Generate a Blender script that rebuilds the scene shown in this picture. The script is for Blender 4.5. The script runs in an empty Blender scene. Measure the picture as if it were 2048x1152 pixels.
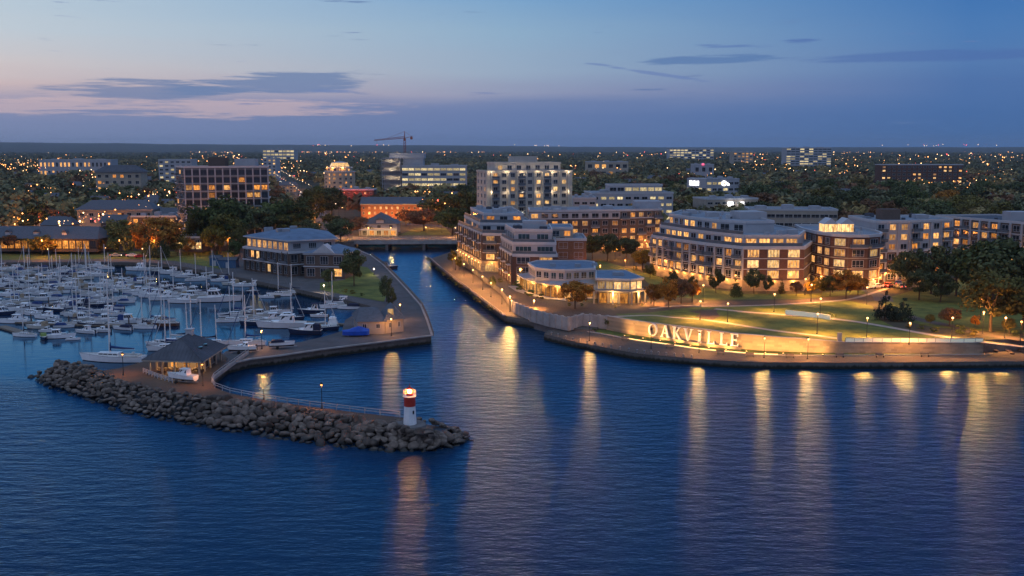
import bpy, math, random
import numpy as np
from math import sin, cos, pi, radians, atan2, hypot
from mathutils import Vector, Matrix, noise as mnoise

SC = bpy.context.scene
COL = SC.collection
RND = random.Random(7)

# ------------------------------------------------------------------ camera
F = 2000.0; CH = 45.0; HZ = 298.0
PITCH = math.atan((576 - HZ) / F)
cp, sp = cos(PITCH), sin(PITCH)

def P(px, py, z=0.0):
    """world point on the plane z seen at pixel (px,py) of the 2048x1152 photo"""
    x = (px - 1024) / F; u = (576 - py) / F
    dy = cp + u * sp; dz = -sp + u * cp
    t = (z - CH) / dz
    return Vector((x * t, dy * t, z))

def P2(px, py, z=0.0):
    p = P(px, py, z); return (p.x, p.y)

def ZT(y, py):
    """height of a point at world depth y that shows at pixel row py"""
    k = (576 - py) / F
    return CH + y * (k * cp - sp) / (cp + k * sp)

cam = bpy.data.cameras.new('camera')
cam.sensor_width = 36; cam.lens = 36 * F / 2048; cam.clip_start = 1; cam.clip_end = 60000
co = bpy.data.objects.new('camera', cam); COL.objects.link(co)
co.location = (0, 0, CH); co.rotation_euler = (pi / 2 - PITCH, 0, 0)
SC.camera = co

# ------------------------------------------------------------------ mesh builder
class MB:
    def __init__(s): s.v = []; s.f = []; s.m = []; s.sm = []
    def add(s, vs, fs, m=0, smooth=False):
        b = len(s.v); s.v.extend([tuple(v) for v in vs])
        for f in fs: s.f.append(tuple(i + b for i in f)); s.m.append(m); s.sm.append(smooth)
    def quad(s, a, b, c, d, m=0): s.add([a, b, c, d], [(0, 1, 2, 3)], m)
    def box(s, x0, y0, z0, x1, y1, z1, m=0):
        s.add([(x0,y0,z0),(x1,y0,z0),(x1,y1,z0),(x0,y1,z0),(x0,y0,z1),(x1,y0,z1),(x1,y1,z1),(x0,y1,z1)],
              [(0,3,2,1),(4,5,6,7),(0,1,5,4),(1,2,6,5),(2,3,7,6),(3,0,4,7)], m)
    def obox(s, c, size, ang=0, m=0, z0=None):
        """box centred at c (x,y,zbase) rotated about z"""
        hx, hy, h = size[0] / 2, size[1] / 2, size[2]
        ca, sa = cos(ang), sin(ang); vs = []
        for z in (c[2], c[2] + h):
            for x, y in ((-hx,-hy),(hx,-hy),(hx,hy),(-hx,hy)):
                vs.append((c[0] + x*ca - y*sa, c[1] + x*sa + y*ca, z))
        s.add(vs, [(0,3,2,1),(4,5,6,7),(0,1,5,4),(1,2,6,5),(2,3,7,6),(3,0,4,7)], m)
    def prism(s, poly, z0, z1, m=0, mt=None, bottom=False):
        poly = [(p[0], p[1]) for p in poly]
        if area(poly) < 0: poly = poly[::-1]
        n = len(poly)
        s.add([(x,y,z0) for x,y in poly] + [(x,y,z1) for x,y in poly],
              [(i, (i+1) % n, n + (i+1) % n, n + i) for i in range(n)], m)
        s.add([(x,y,z1) for x,y in poly], tri(poly), m if mt is None else mt)
        if bottom: s.add([(x,y,z0) for x,y in poly], [t[::-1] for t in tri(poly)], m)
    def sheet(s, poly, z, m=0):
        poly = [(p[0], p[1]) for p in poly]
        if area(poly) < 0: poly = poly[::-1]
        s.add([(x,y,z) for x,y in poly], tri(poly), m)
    def ribbon(s, line, w, z, m=0, h=None):
        """flat strip of width w along a polyline; h gives it a thickness down"""
        L = offset(line, w/2); R_ = offset(line, -w/2); n = len(line)
        s.add([(p[0],p[1],z) for p in L] + [(p[0],p[1],z) for p in R_],
              [(i, n+i, n+i+1, i+1) for i in range(n-1)], m)
        if h:
            for A, sgn in ((L, 1), (R_, -1)):
                vs = [(p[0],p[1],z) for p in A] + [(p[0],p[1],z-h) for p in A]
                s.add(vs, [((i,i+1,n+i+1,n+i) if sgn > 0 else (i+1,i,n+i,n+i+1)) for i in range(n-1)], m)
            for k, fl in ((0, 0), (n-1, 1)):
                q = [(L[k][0],L[k][1],z),(R_[k][0],R_[k][1],z),(R_[k][0],R_[k][1],z-h),(L[k][0],L[k][1],z-h)]
                s.add(q if fl else q[::-1], [(0,1,2,3)], m)
    def tube(s, a, b, r0, r1=None, n=6, m=0, smooth=True, caps=True):
        a = Vector(a); b = Vector(b); r1 = r0 if r1 is None else r1
        d = b - a
        if d.length < 1e-6: return
        d.normalize(); u = d.orthogonal().normalized(); w = d.cross(u)
        vs = []
        for c, r in ((a, r0), (b, r1)):
            for i in range(n):
                t = 2*pi*i/n; vs.append(c + u*(r*cos(t)) + w*(r*sin(t)))
        s.add(vs, [(i,(i+1)%n,n+(i+1)%n,n+i) for i in range(n)], m, smooth)
        if caps: s.add(vs, [tuple(range(n))[::-1], tuple(range(n,2*n))], m)
    def path(s, pts, r, n=5, m=0):
        for a, b in zip(pts, pts[1:]): s.tube(a, b, r, r, n, m)
    def lathe(s, prof, n=16, c=(0,0,0), m=0, smooth=True, cap=True):
        vs = []; k = len(prof)
        for r, z in prof:
            for i in range(n):
                t = 2*pi*i/n; vs.append((c[0]+r*cos(t), c[1]+r*sin(t), c[2]+z))
        fs = []
        for j in range(k-1):
            for i in range(n): fs.append((j*n+i, j*n+(i+1)%n, (j+1)*n+(i+1)%n, (j+1)*n+i))
        s.add(vs, fs, m, smooth)
        if cap: s.add(vs, [tuple(range(n))[::-1], tuple(range((k-1)*n, k*n))], m)
    def ball(s, c, r, m=0, n=8, k=5, sz=1.0):
        s.lathe([(max(1e-3, r*sin(pi*j/k)), -r*sz*cos(pi*j/k)) for j in range(k+1)], n, c, m)
    def mesh(s, name, mats, off=None):
        me = bpy.data.meshes.new(name)
        v = s.v if off is None else [(x-off[0], y-off[1], z-off[2]) for x,y,z in s.v]
        me.from_pydata(v, [], s.f)
        for mt in (mats if isinstance(mats, (list, tuple)) else [mats]): me.materials.append(mt)
        me.polygons.foreach_set('material_index', s.m)
        me.polygons.foreach_set('use_smooth', s.sm)
        me.update(); return me
    def build(s, name, mats, parent=None, world=True, loc=None):
        """world=True: vertices are world coordinates"""
        if parent is not None:
            me = s.mesh(name, mats, wl(parent) if world else None)
            o = link(bpy.data.objects.new(name, me)); o.parent = parent
            if loc is not None: o.location = loc
            return o
        if world and loc is None:
            n = max(1, len(s.v))
            c = (sum(v[0] for v in s.v)/n, sum(v[1] for v in s.v)/n, min(v[2] for v in s.v))
            o = link(bpy.data.objects.new(name, s.mesh(name, mats, c))); o.location = c
            return o
        o = link(bpy.data.objects.new(name, s.mesh(name, mats)))
        if loc is not None: o.location = loc
        return o

def wl(o):
    l = Vector(o.location); p = o.parent
    while p is not None: l = l + Vector(p.location); p = p.parent
    return l
def link(o): COL.objects.link(o); return o
def area(p): return 0.5*sum(p[i][0]*p[(i+1)%len(p)][1] - p[(i+1)%len(p)][0]*p[i][1] for i in range(len(p)))
def tri(poly):
    from mathutils.geometry import tessellate_polygon
    ts = tessellate_polygon([[Vector((x,y,0)) for x,y in poly]])
    out = []
    for a,b,c in ts:
        pa,pb,pc = poly[a],poly[b],poly[c]
        ar = (pb[0]-pa[0])*(pc[1]-pa[1]) - (pc[0]-pa[0])*(pb[1]-pa[1])
        out.append((a,b,c) if ar > 0 else (a,c,b))
    return out
def offset(line, d):
    out = []; n = len(line)
    for i in range(n):
        a = Vector(line[max(0,i-1)][:2]); b = Vector(line[i][:2]); c = Vector(line[min(n-1,i+1)][:2])
        t1 = (b-a) if i > 0 else (c-b); t2 = (c-b) if i < n-1 else (b-a)
        t1 = t1.normalized(); t2 = t2.normalized(); t = (t1+t2)
        t = t.normalized() if t.length > 1e-6 else t1
        k = 1/max(0.5, abs(t.dot(t1)))
        out.append((b.x - t.y*d*k, b.y + t.x*d*k))
    return out
def resample(line, step):
    out = [Vector(line[0][:2])]
    for a, b in zip(line, line[1:]):
        a = Vector(a[:2]); b = Vector(b[:2]); L = (b-a).length; n = max(1, round(L/step))
        for i in range(1, n+1): out.append(a + (b-a)*(i/n))
    return out
def smooth_line(pts, n=4):
    """Catmull-Rom through the points"""
    pts = [Vector(p[:2]) for p in pts]; out = []
    for i in range(len(pts)-1):
        p0 = pts[max(0,i-1)]; p1 = pts[i]; p2 = pts[i+1]; p3 = pts[min(len(pts)-1,i+2)]
        for k in range(n):
            t = k/n
            out.append(0.5*((2*p1) + (p2-p0)*t + (2*p0-5*p1+4*p2-p3)*t*t + (3*p1-p0-3*p2+p3)*t**3))
    out.append(pts[-1]); return out
def inside(p, poly):
    x, y = p[0], p[1]; c = False; n = len(poly); j = n-1
    for i in range(n):
        xi, yi = poly[i][0], poly[i][1]; xj, yj = poly[j][0], poly[j][1]
        if (yi > y) != (yj > y) and x < (xj-xi)*(y-yi)/(yj-yi) + xi: c = not c
        j = i
    return c

def tag(o, label=None, cat=None, group=None, kind=None):
    if label: o['label'] = label
    if cat: o['category'] = cat
    if group: o['group'] = group
    if kind: o['kind'] = kind
    return o
def empty(name, loc, label=None, cat=None, group=None, rz=0):
    o = link(bpy.data.objects.new(name, None)); o.location = loc; o.rotation_euler.z = rz
    o.empty_display_size = 0.5
    return tag(o, label, cat, group)
KIDS = {}
def kids(o):
    return [c for c in o.children]
def copy_tree(o, parent=None, ch=None):
    c = o.copy(); COL.objects.link(c); c.parent = parent
    for k in (ch if ch is not None else o.children): copy_tree(k, c, None if ch is None else [])
    return c
ORD = ['first','second','third','fourth','fifth','sixth','seventh','eighth','ninth','tenth','eleventh','twelfth',
       'thirteenth','fourteenth','fifteenth','sixteenth','seventeenth','eighteenth','nineteenth','twentieth','twenty first',
       'twenty second','twenty third','twenty fourth','twenty fifth','twenty sixth']

# ------------------------------------------------------------------ materials
def lin(r, g=None, b=None):
    c = (r,g,b) if g is not None else r
    return tuple((v/255/12.92 if v/255 <= 0.04045 else ((v/255+0.055)/1.055)**2.4) for v in c)
MATS = {}
def nodes_of(name):
    m = bpy.data.materials.new(name); m.use_nodes = True
    nt = m.node_tree; bs = nt.nodes['Principled BSDF']
    return m, nt, bs
def N(nt, t, **kw):
    n = nt.nodes.new(t)
    for k, v in kw.items(): setattr(n, k, v)
    return n
def mat(name, c, rough=0.7, var=0.25, scale=0.6, metal=0.0, bump=0.0, c2=None, coord='Object', stretch=(1,1,1), rand=0.0, spec=0.3):
    if name in MATS: return MATS[name]
    m, nt, bs = nodes_of(name); L = nt.links
    bs.inputs['Roughness'].default_value = rough; bs.inputs['Metallic'].default_value = metal
    bs.inputs['Specular IOR Level'].default_value = spec
    tc = N(nt, 'ShaderNodeTexCoord'); mp = N(nt, 'ShaderNodeMapping'); mp.inputs['Scale'].default_value = stretch
    if coord == 'World':
        g = N(nt, 'ShaderNodeNewGeometry'); L.new(g.outputs['Position'], mp.inputs['Vector'])
    else: L.new(tc.outputs[coord], mp.inputs['Vector'])
    nz = N(nt, 'ShaderNodeTexNoise'); nz.inputs['Scale'].default_value = scale; nz.inputs['Detail'].default_value = 5
    nz.inputs['Roughness'].default_value = 0.65
    L.new(mp.outputs[0], nz.inputs['Vector'])
    cr = N(nt, 'ShaderNodeValToRGB')
    a = [max(0, v*(1-var)) for v in c]; b = [min(1, v*(1+var)) for v in (c2 or c)]
    if c2: a = list(c)
    cr.color_ramp.elements[0].color = (*a, 1); cr.color_ramp.elements[1].color = (*b, 1)
    cr.color_ramp.elements[0].position = 0.3; cr.color_ramp.elements[1].position = 0.7
    L.new(nz.outputs['Fac'], cr.inputs['Fac'])
    out = cr.outputs['Color']
    if rand:
        oi = N(nt, 'ShaderNodeObjectInfo'); hs = N(nt, 'ShaderNodeHueSaturation')
        mr = N(nt, 'ShaderNodeMapRange'); mr.inputs['To Min'].default_value = 1-rand; mr.inputs['To Max'].default_value = 1+rand
        L.new(oi.outputs['Random'], mr.inputs['Value']); L.new(mr.outputs[0], hs.inputs['Value'])
        L.new(out, hs.inputs['Color']); out = hs.outputs[0]
    L.new(out, bs.inputs['Base Color'])
    if bump:
        bp = N(nt, 'ShaderNodeBump'); bp.inputs['Strength'].default_value = bump; bp.inputs['Distance'].default_value = 0.1
        L.new(nz.outputs['Fac'], bp.inputs['Height']); L.new(bp.outputs[0], bs.inputs['Normal'])
    MATS[name] = m; return m
def emat(name, c, s, sampling=None):
    if name in MATS: return MATS[name]
    m, nt, bs = nodes_of(name)
    bs.inputs['Base Color'].default_value = (0.8,0.75,0.65,1)
    bs.inputs['Emission Color'].default_value = (*c,1); bs.inputs['Emission Strength'].default_value = s
    if sampling: m.cycles.emission_sampling = sampling
    MATS[name] = m; return m
def lit_glass(name, hi, lo, s):
    """a lit window: room light broken up by curtains and furniture, every window its own brightness"""
    m, nt, bs = nodes_of(name); L = nt.links
    bs.inputs['Base Color'].default_value = (0.02,0.02,0.02,1); bs.inputs['Roughness'].default_value = 0.15
    tc = N(nt,'ShaderNodeTexCoord'); oi = N(nt,'ShaderNodeObjectInfo')
    ad = N(nt,'ShaderNodeVectorMath', operation='MULTIPLY_ADD')
    cb = N(nt,'ShaderNodeCombineXYZ')
    sc_ = N(nt,'ShaderNodeMath', operation='MULTIPLY'); sc_.inputs[1].default_value = 57.0
    L.new(oi.outputs['Random'], sc_.inputs[0]); L.new(sc_.outputs[0], cb.inputs[0]); L.new(sc_.outputs[0], cb.inputs[2])
    ad.inputs[1].default_value = (1.7, 1.7, 0.7)
    L.new(tc.outputs['Object'], ad.inputs[0]); L.new(cb.outputs[0], ad.inputs[2])
    nz = N(nt,'ShaderNodeTexNoise'); nz.inputs['Scale'].default_value = 1.0; nz.inputs['Detail'].default_value = 3
    L.new(ad.outputs[0], nz.inputs['Vector'])
    cr = N(nt,'ShaderNodeValToRGB')
    cr.color_ramp.elements[0].color = (*lo,1); cr.color_ramp.elements[0].position = 0.36
    cr.color_ramp.elements[1].color = (*hi,1); cr.color_ramp.elements[1].position = 0.62
    L.new(nz.outputs['Fac'], cr.inputs['Fac']); L.new(cr.outputs[0], bs.inputs['Emission Color'])
    mr = N(nt,'ShaderNodeMapRange'); mr.inputs['To Min'].default_value = s*0.35; mr.inputs['To Max'].default_value = s*1.3
    L.new(oi.outputs['Random'], mr.inputs['Value']); L.new(mr.outputs[0], bs.inputs['Emission Strength'])
    MATS[name] = m; return m
def brick(name, c, mortar, sx=0.45, sy=0.14):
    m, nt, bs = nodes_of(name); L = nt.links
    bs.inputs['Roughness'].default_value = 0.85; bs.inputs['Specular IOR Level'].default_value = 0.15
    g = N(nt,'ShaderNodeNewGeometry'); sx_ = N(nt,'ShaderNodeSeparateXYZ'); L.new(g.outputs['Position'], sx_.inputs[0])
    a = N(nt,'ShaderNodeMath', operation='ADD'); L.new(sx_.outputs[0], a.inputs[0]); L.new(sx_.outputs[1], a.inputs[1])
    cb = N(nt,'ShaderNodeCombineXYZ'); L.new(a.outputs[0], cb.inputs[0]); L.new(sx_.outputs[2], cb.inputs[1])
    br = N(nt,'ShaderNodeTexBrick'); br.inputs['Scale'].default_value = 1
    br.inputs['Brick Width'].default_value = sx; br.inputs['Row Height'].default_value = sy; br.inputs['Mortar Size'].default_value = 0.015
    br.inputs['Color1'].default_value = (*c,1); br.inputs['Color2'].default_value = (*[v*0.7 for v in c],1)
    br.inputs['Mortar'].default_value = (*mortar,1)
    L.new(cb.outputs[0], br.inputs['Vector'])
    nz = N(nt,'ShaderNodeTexNoise'); nz.inputs['Scale'].default_value = 0.35; nz.inputs['Detail'].default_value = 6
    L.new(g.outputs['Position'], nz.inputs['Vector'])
    mx = N(nt,'ShaderNodeMix', data_type='RGBA', blend_type='MULTIPLY'); mx.inputs['Factor'].default_value = 0.6
    cr = N(nt,'ShaderNodeValToRGB'); cr.color_ramp.elements[0].color = (0.55,0.55,0.55,1); cr.color_ramp.elements[1].color = (1.15,1.1,1.05,1)
    L.new(nz.outputs['Fac'], cr.inputs['Fac'])
    L.new(br.outputs['Color'], mx.inputs[6]); L.new(cr.outputs[0], mx.inputs[7]); L.new(mx.outputs[2], bs.inputs['Base Color'])
    MATS[name] = m; return m
def leafmat(name, a, b, rand=0.3):
    """foliage: two leaf colours in clumps, each tree a little different"""
    m, nt, bs = nodes_of(name); L = nt.links
    bs.inputs['Roughness'].default_value = 0.75; bs.inputs['Specular IOR Level'].default_value = 0.12
    g = N(nt,'ShaderNodeNewGeometry'); nz = N(nt,'ShaderNodeTexNoise'); nz.inputs['Scale'].default_value = 0.45; nz.inputs['Detail'].default_value = 4
    L.new(g.outputs['Position'], nz.inputs['Vector'])
    ri = N(nt,'ShaderNodeMath', operation='MULTIPLY_ADD'); ri.inputs[1].default_value = 0.5; 
    L.new(g.outputs['Random Per Island'], ri.inputs[0]); L.new(nz.outputs['Fac'], ri.inputs[2])
    cr = N(nt,'ShaderNodeValToRGB')
    cr.color_ramp.elements[0].color = (*a,1); cr.color_ramp.elements[0].position = 0.45
    cr.color_ramp.elements[1].color = (*b,1); cr.color_ramp.elements[1].position = 1.0
    L.new(ri.outputs[0], cr.inputs['Fac'])
    oi = N(nt,'ShaderNodeObjectInfo'); hs = N(nt,'ShaderNodeHueSaturation')
    mr = N(nt,'ShaderNodeMapRange'); mr.inputs['To Min'].default_value = 1-rand; mr.inputs['To Max'].default_value = 1+rand
    L.new(oi.outputs['Random'], mr.inputs['Value']); L.new(mr.outputs[0], hs.inputs['Value'])
    L.new(cr.outputs[0], hs.inputs['Color']); L.new(hs.outputs[0], bs.inputs['Base Color'])
    MATS[name] = m; return m

def paved(name, c, w, h):
    """slabs laid on the ground with darker joints, worn in patches"""
    m = brick(name, c, tuple(v*.45 for v in c), w, h); nt = m.node_tree
    br = next(n for n in nt.nodes if n.type == 'TEX_BRICK'); g = next(n for n in nt.nodes if n.type == 'NEW_GEOMETRY')
    br.inputs['Mortar Size'].default_value = 0.03; br.inputs['Color2'].default_value = (*[v*.82 for v in c],1); nt.links.new(g.outputs['Position'], br.inputs['Vector'])
    nz = next(n for n in nt.nodes if n.type == 'TEX_NOISE'); nz.inputs['Scale'].default_value = 0.16
    return m
def quaywall(name):
    """cast blocks with joints, runs of dirt and a dark weedy band at the waterline"""
    m = brick(name, (0.17,0.155,0.14), (0.05,0.045,0.04), 2.4, 0.62); nt = m.node_tree; L = nt.links
    bs = nt.nodes['Principled BSDF']; src = bs.inputs['Base Color'].links[0].from_socket
    g = next(n for n in nt.nodes if n.type == 'NEW_GEOMETRY'); sp_ = N(nt,'ShaderNodeSeparateXYZ'); L.new(g.outputs['Position'], sp_.inputs[0])
    mp = N(nt,'ShaderNodeMapping'); mp.inputs['Scale'].default_value = (1.2,1.2,.12); L.new(g.outputs['Position'], mp.inputs['Vector'])
    nz = N(nt,'ShaderNodeTexNoise'); nz.inputs['Scale'].default_value = 1.0; nz.inputs['Detail'].default_value = 5; L.new(mp.outputs[0], nz.inputs['Vector'])
    ma = N(nt,'ShaderNodeMath', operation='MULTIPLY_ADD'); ma.inputs[1].default_value = 1.3; L.new(nz.outputs['Fac'], ma.inputs[0]); 
    ng = N(nt,'ShaderNodeMath', operation='SUBTRACT'); L.new(sp_.outputs[2], ng.inputs[1]); L.new(ma.outputs[0], ng.inputs[0]); ma.inputs[2].default_value = 0.05
    mr = N(nt,'ShaderNodeMapRange'); mr.inputs['From Min'].default_value = -.15; mr.inputs['From Max'].default_value = .25; L.new(ng.outputs[0], mr.inputs['Value'])
    mx = N(nt,'ShaderNodeMix', data_type='RGBA'); L.new(mr.outputs[0], mx.inputs[0]); L.new(src, mx.inputs[6]); mx.inputs[7].default_value = (0.022,0.024,0.018,1); L.new(mx.outputs[2], bs.inputs['Base Color'])
    return m
M_ = MATS
quaywall('quay_wall')
brick('red_brick', (0.155,0.068,0.045), (0.17,0.14,0.12))
brick('brown_brick', (0.150,0.108,0.088), (0.17,0.14,0.12))
brick('orange_brick', (0.30,0.12,0.05), (0.25,0.2,0.16))
brick('stone_block', (0.38,0.32,0.24), (0.30,0.25,0.19), 1.2, 0.5)
mat('cream_stucco', (0.36,0.31,0.25), 0.8, 0.12, 0.3)
mat('white_stucco', (0.37,0.37,0.385), 0.75, 0.10, 0.25)
mat('grey_stucco', (0.36,0.36,0.38), 0.8, 0.15, 0.3)
mat('tower_cream', (0.50,0.45,0.38), 0.8, 0.12, 0.3)
mat('dark_stucco', (0.10,0.105,0.115), 0.8, 0.15, 0.3)
mat('tan_stucco', (0.40,0.33,0.25), 0.8, 0.15, 0.3)
mat('white_trim', (0.46,0.46,0.47), 0.55, 0.08, 0.8)
mat('dark_trim', (0.05,0.05,0.055), 0.5, 0.2, 0.8)
mat('roof_membrane', (0.20,0.23,0.27), 0.8, 0.3, 0.18, bump=0.1)
mat('roof_dark', (0.07,0.075,0.09), 0.75, 0.3, 0.3, bump=0.2)
mat('roof_blue', (0.12,0.17,0.24), 0.6, 0.25, 0.3)
mat('slate_shingle', (0.085,0.095,0.115), 0.7, 0.3, 1.2, bump=0.2, stretch=(1,1,4))
mat('roof_metal', (0.30,0.32,0.35), 0.45, 0.15, 0.5, metal=0.3)
mat('concrete', (0.34,0.32,0.30), 0.85, 0.25, 0.35, bump=0.15)
mat('concrete_dark', (0.13,0.12,0.115), 0.85, 0.4, 0.4, bump=0.2)
paved('paving', (0.125,0.108,0.094), 1.5, 0.75)
paved('paving_brick', (0.135,0.098,0.075), 0.8, 0.4)
mat('asphalt', (0.06,0.06,0.063), 0.85, 0.3, 0.4, coord='World')
mat('asphalt_pale', (0.085,0.083,0.085), 0.85, 0.25, 0.3, coord='World')
mat('path', (0.36,0.31,0.26), 0.8, 0.2, 0.5, coord='World')
mat('lawn', (0.045,0.070,0.012), 0.9, 0.4, 0.3, coord='World', c2=(0.115,0.130,0.024), bump=0.5)
mat('wild_ground', (0.025,0.028,0.015), 0.95, 0.5, 0.02, coord='World', c2=(0.055,0.05,0.03))
mat('rock', (0.036,0.028,0.023), 0.8, 0.4, 0.8, bump=0.7, rand=0.55, c2=(0.150,0.116,0.092))
def wet_band(m, z0, z1):
    """stone below the wash of the waves stays wet and weedy"""
    nt = m.node_tree; L = nt.links; bs = nt.nodes['Principled BSDF']; src = bs.inputs['Base Color'].links[0].from_socket
    g = N(nt,'ShaderNodeNewGeometry'); sp_ = N(nt,'ShaderNodeSeparateXYZ'); L.new(g.outputs['Position'], sp_.inputs[0])
    nz = N(nt,'ShaderNodeTexNoise'); nz.inputs['Scale'].default_value = 0.8; L.new(g.outputs['Position'], nz.inputs['Vector'])
    ad = N(nt,'ShaderNodeMath', operation='MULTIPLY_ADD'); ad.inputs[1].default_value = -.7; L.new(nz.outputs['Fac'], ad.inputs[0]); L.new(sp_.outputs[2], ad.inputs[2])
    mr = N(nt,'ShaderNodeMapRange'); mr.inputs['From Min'].default_value = z0; mr.inputs['From Max'].default_value = z1; L.new(ad.outputs[0], mr.inputs['Value'])
    mx = N(nt,'ShaderNodeMix', data_type='RGBA'); L.new(mr.outputs[0], mx.inputs[0]); mx.inputs[6].default_value = (0.012,0.012,0.010,1); L.new(src, mx.inputs[7]); L.new(mx.outputs[2], bs.inputs['Base Color'])
    rr = N(nt,'ShaderNodeMapRange'); rr.inputs['To Min'].default_value = .3; rr.inputs['To Max'].default_value = .8; L.new(mr.outputs[0], rr.inputs['Value']); L.new(rr.outputs[0], bs.inputs['Roughness'])
wet_band(MATS['rock'], -.1, .35)
mat('wet_rock', (0.02,0.019,0.018), 0.5, 0.4, 0.9, bump=0.5)
mat('wood_dock', (0.20,0.16,0.12), 0.8, 0.3, 1.2, stretch=(1,6,1))
mat('wood_dark', (0.08,0.06,0.045), 0.8, 0.3, 1.0)
mat('gelcoat', (0.84,0.84,0.83), 0.25, 0.08, 0.6, spec=0.5, rand=0.16)
mat('gelcoat_cream', (0.60,0.56,0.48), 0.3, 0.08, 0.6, spec=0.5)
mat('gelcoat_navy', (0.02,0.03,0.07), 0.2, 0.15, 0.6, spec=0.5)
mat('gelcoat_brown', (0.16,0.07,0.04), 0.3, 0.2, 0.8, spec=0.5)
mat('bottom_paint', (0.05,0.025,0.03), 0.7, 0.3, 0.6)
mat('deck', (0.55,0.53,0.49), 0.6, 0.12, 1.5)
mat('boat_glass', (0.012,0.014,0.018), 0.08, 0.2, 0.5, spec=0.6)
mat('canvas_blue', (0.02,0.05,0.16), 0.8, 0.25, 1.5)
mat('canvas_navy', (0.015,0.02,0.05), 0.8, 0.25, 1.5)
mat('canvas_green', (0.16,0.22,0.06), 0.8, 0.25, 1.5)
mat('canvas_tan', (0.34,0.26,0.17), 0.8, 0.25, 1.5)
mat('canvas_white', (0.55,0.55,0.54), 0.7, 0.15, 1.5)
mat('tarp_blue', (0.01,0.07,0.42), 0.45, 0.25, 0.9, bump=0.4)
mat('spar', (0.80,0.78,0.74), 0.4, 0.08, 1.0)
mat('steel', (0.35,0.35,0.36), 0.4, 0.15, 1.0, metal=0.6)
mat('black_iron', (0.025,0.025,0.027), 0.5, 0.2, 1.0)
mat('bark', (0.09,0.065,0.045), 0.9, 0.35, 2.0, bump=0.5, stretch=(3,3,0.6))
mat('glass_dark', (0.02,0.026,0.034), 0.06, 0.3, 0.35, spec=0.6)
mat('glass_teal', (0.03,0.06,0.07), 0.06, 0.3, 0.35, spec=0.6)
mat('rail_glass', (0.10,0.12,0.14), 0.45, 0.2, 0.5, spec=0.25)
mat('red_paint', (0.42,0.035,0.022), 0.45, 0.15, 1.2)
mat('white_paint', (0.78,0.78,0.78), 0.5, 0.08, 1.0)
mat('crane_red', (0.35,0.10,0.06), 0.6, 0.2, 1.0)
mat('rail_white', (.36,.36,.36), .6, .1, 1.0)
mat('rubber', (0.02,0.02,0.02), 0.8, 0.2, 1.0)
mat('hedge_base', (0.02,0.03,0.012), 0.9, 0.4, 0.8)
lit_glass('glow_warm', (1.0,0.50,0.14), (0.30,0.10,0.018), 1.45)
lit_glass('glow_amber', (1.0,0.38,0.06), (0.24,0.065,0.008), 1.15)
lit_glass('glow_pale', (1.0,0.62,0.24), (0.40,0.19,0.05), 1.4)
lit_glass('glow_office', (1.0,0.80,0.42), (0.35,0.25,0.10), 1.1)
emat('bulb', (1.0,0.50,0.16), 4.5)
emat('bulb_orange', (1.0,0.37,0.075), 4.5)
emat('bulb_white', (1.0,0.78,0.5), 7.0)
emat('lamp_red', (1.0,0.05,0.03), 14.0)
emat('tail_red', (1.0,0.05,0.03), 7.0, 'NONE')
emat('head_white', (1.0,0.85,0.6), 12.0, 'NONE')
emat('led_strip', (1.0,0.52,0.14), 4.0)
emat('sign_white', (1.0,0.96,0.98), 3.5)
emat('sign_red', (1.0,0.03,0.15), 1.3, 'NONE')
leafmat('leaf_dark', (0.030,0.042,0.018), (0.115,0.128,0.05))
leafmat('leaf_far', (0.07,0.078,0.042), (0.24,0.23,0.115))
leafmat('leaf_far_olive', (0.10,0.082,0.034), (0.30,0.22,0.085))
leafmat('leaf_green', (0.036,0.056,0.017), (0.12,0.14,0.042))
leafmat('leaf_olive', (0.060,0.055,0.014), (0.18,0.15,0.038))
leafmat('leaf_orange', (0.16,0.065,0.010), (0.46,0.20,0.030))
leafmat('leaf_rust', (0.10,0.052,0.026), (0.24,0.125,0.06))
leafmat('leaf_yellow', (0.16,0.10,0.012), (0.40,0.27,0.035))
leafmat('leaf_blue', (0.012,0.022,0.014), (0.04,0.06,0.04))
# ------------------------------------------------------------------ sky and light
W = bpy.data.worlds.new('World'); SC.world = W; W.use_nodes = True
nt = W.node_tree; L = nt.links; bg = nt.nodes['Background']
tc = N(nt,'ShaderNodeTexCoord'); sx = N(nt,'ShaderNodeSeparateXYZ'); L.new(tc.outputs['Generated'], sx.inputs[0])
def wm(op, a, b=None, c=None):
    n = N(nt,'ShaderNodeMath', operation=op)
    for i, v in enumerate((a,b,c)):
        if v is None: continue
        if isinstance(v,(int,float)): n.inputs[i].default_value = v
        else: L.new(v, n.inputs[i])
    return n.outputs[0]
az = wm('ARCTAN2', sx.outputs[0], sx.outputs[1])
el = wm('ARCSINE', sx.outputs[2])
def wnoise(sa, se, off, detail=4, rough=0.55):
    cb = N(nt,'ShaderNodeCombineXYZ'); L.new(wm('MULTIPLY', az, sa), cb.inputs[0]); L.new(wm('MULTIPLY', el, se), cb.inputs[1]); cb.inputs[2].default_value = off
    nz = N(nt,'ShaderNodeTexNoise'); nz.inputs['Scale'].default_value = 1; nz.inputs['Detail'].default_value = detail; nz.inputs['Roughness'].default_value = rough
    L.new(cb.outputs[0], nz.inputs['Vector']); return nz.outputs['Fac']
n1 = wnoise(5, 60, 3.1); n2 = wnoise(9, 150, 8.7, 5)
elw = wm('ADD', el, wm('MULTIPLY', wm('SUBTRACT', n1, 0.5), 0.016))
def ramp(fac, stops):
    cr = N(nt,'ShaderNodeValToRGB'); e = cr.color_ramp
    while len(e.elements) < len(stops): e.elements.new(0.5)
    for k, (p, c) in enumerate(stops): e.elements[k].position = p; e.elements[k].color = (*c,1)
    L.new(fac, cr.inputs['Fac']); return cr.outputs['Color']
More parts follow.
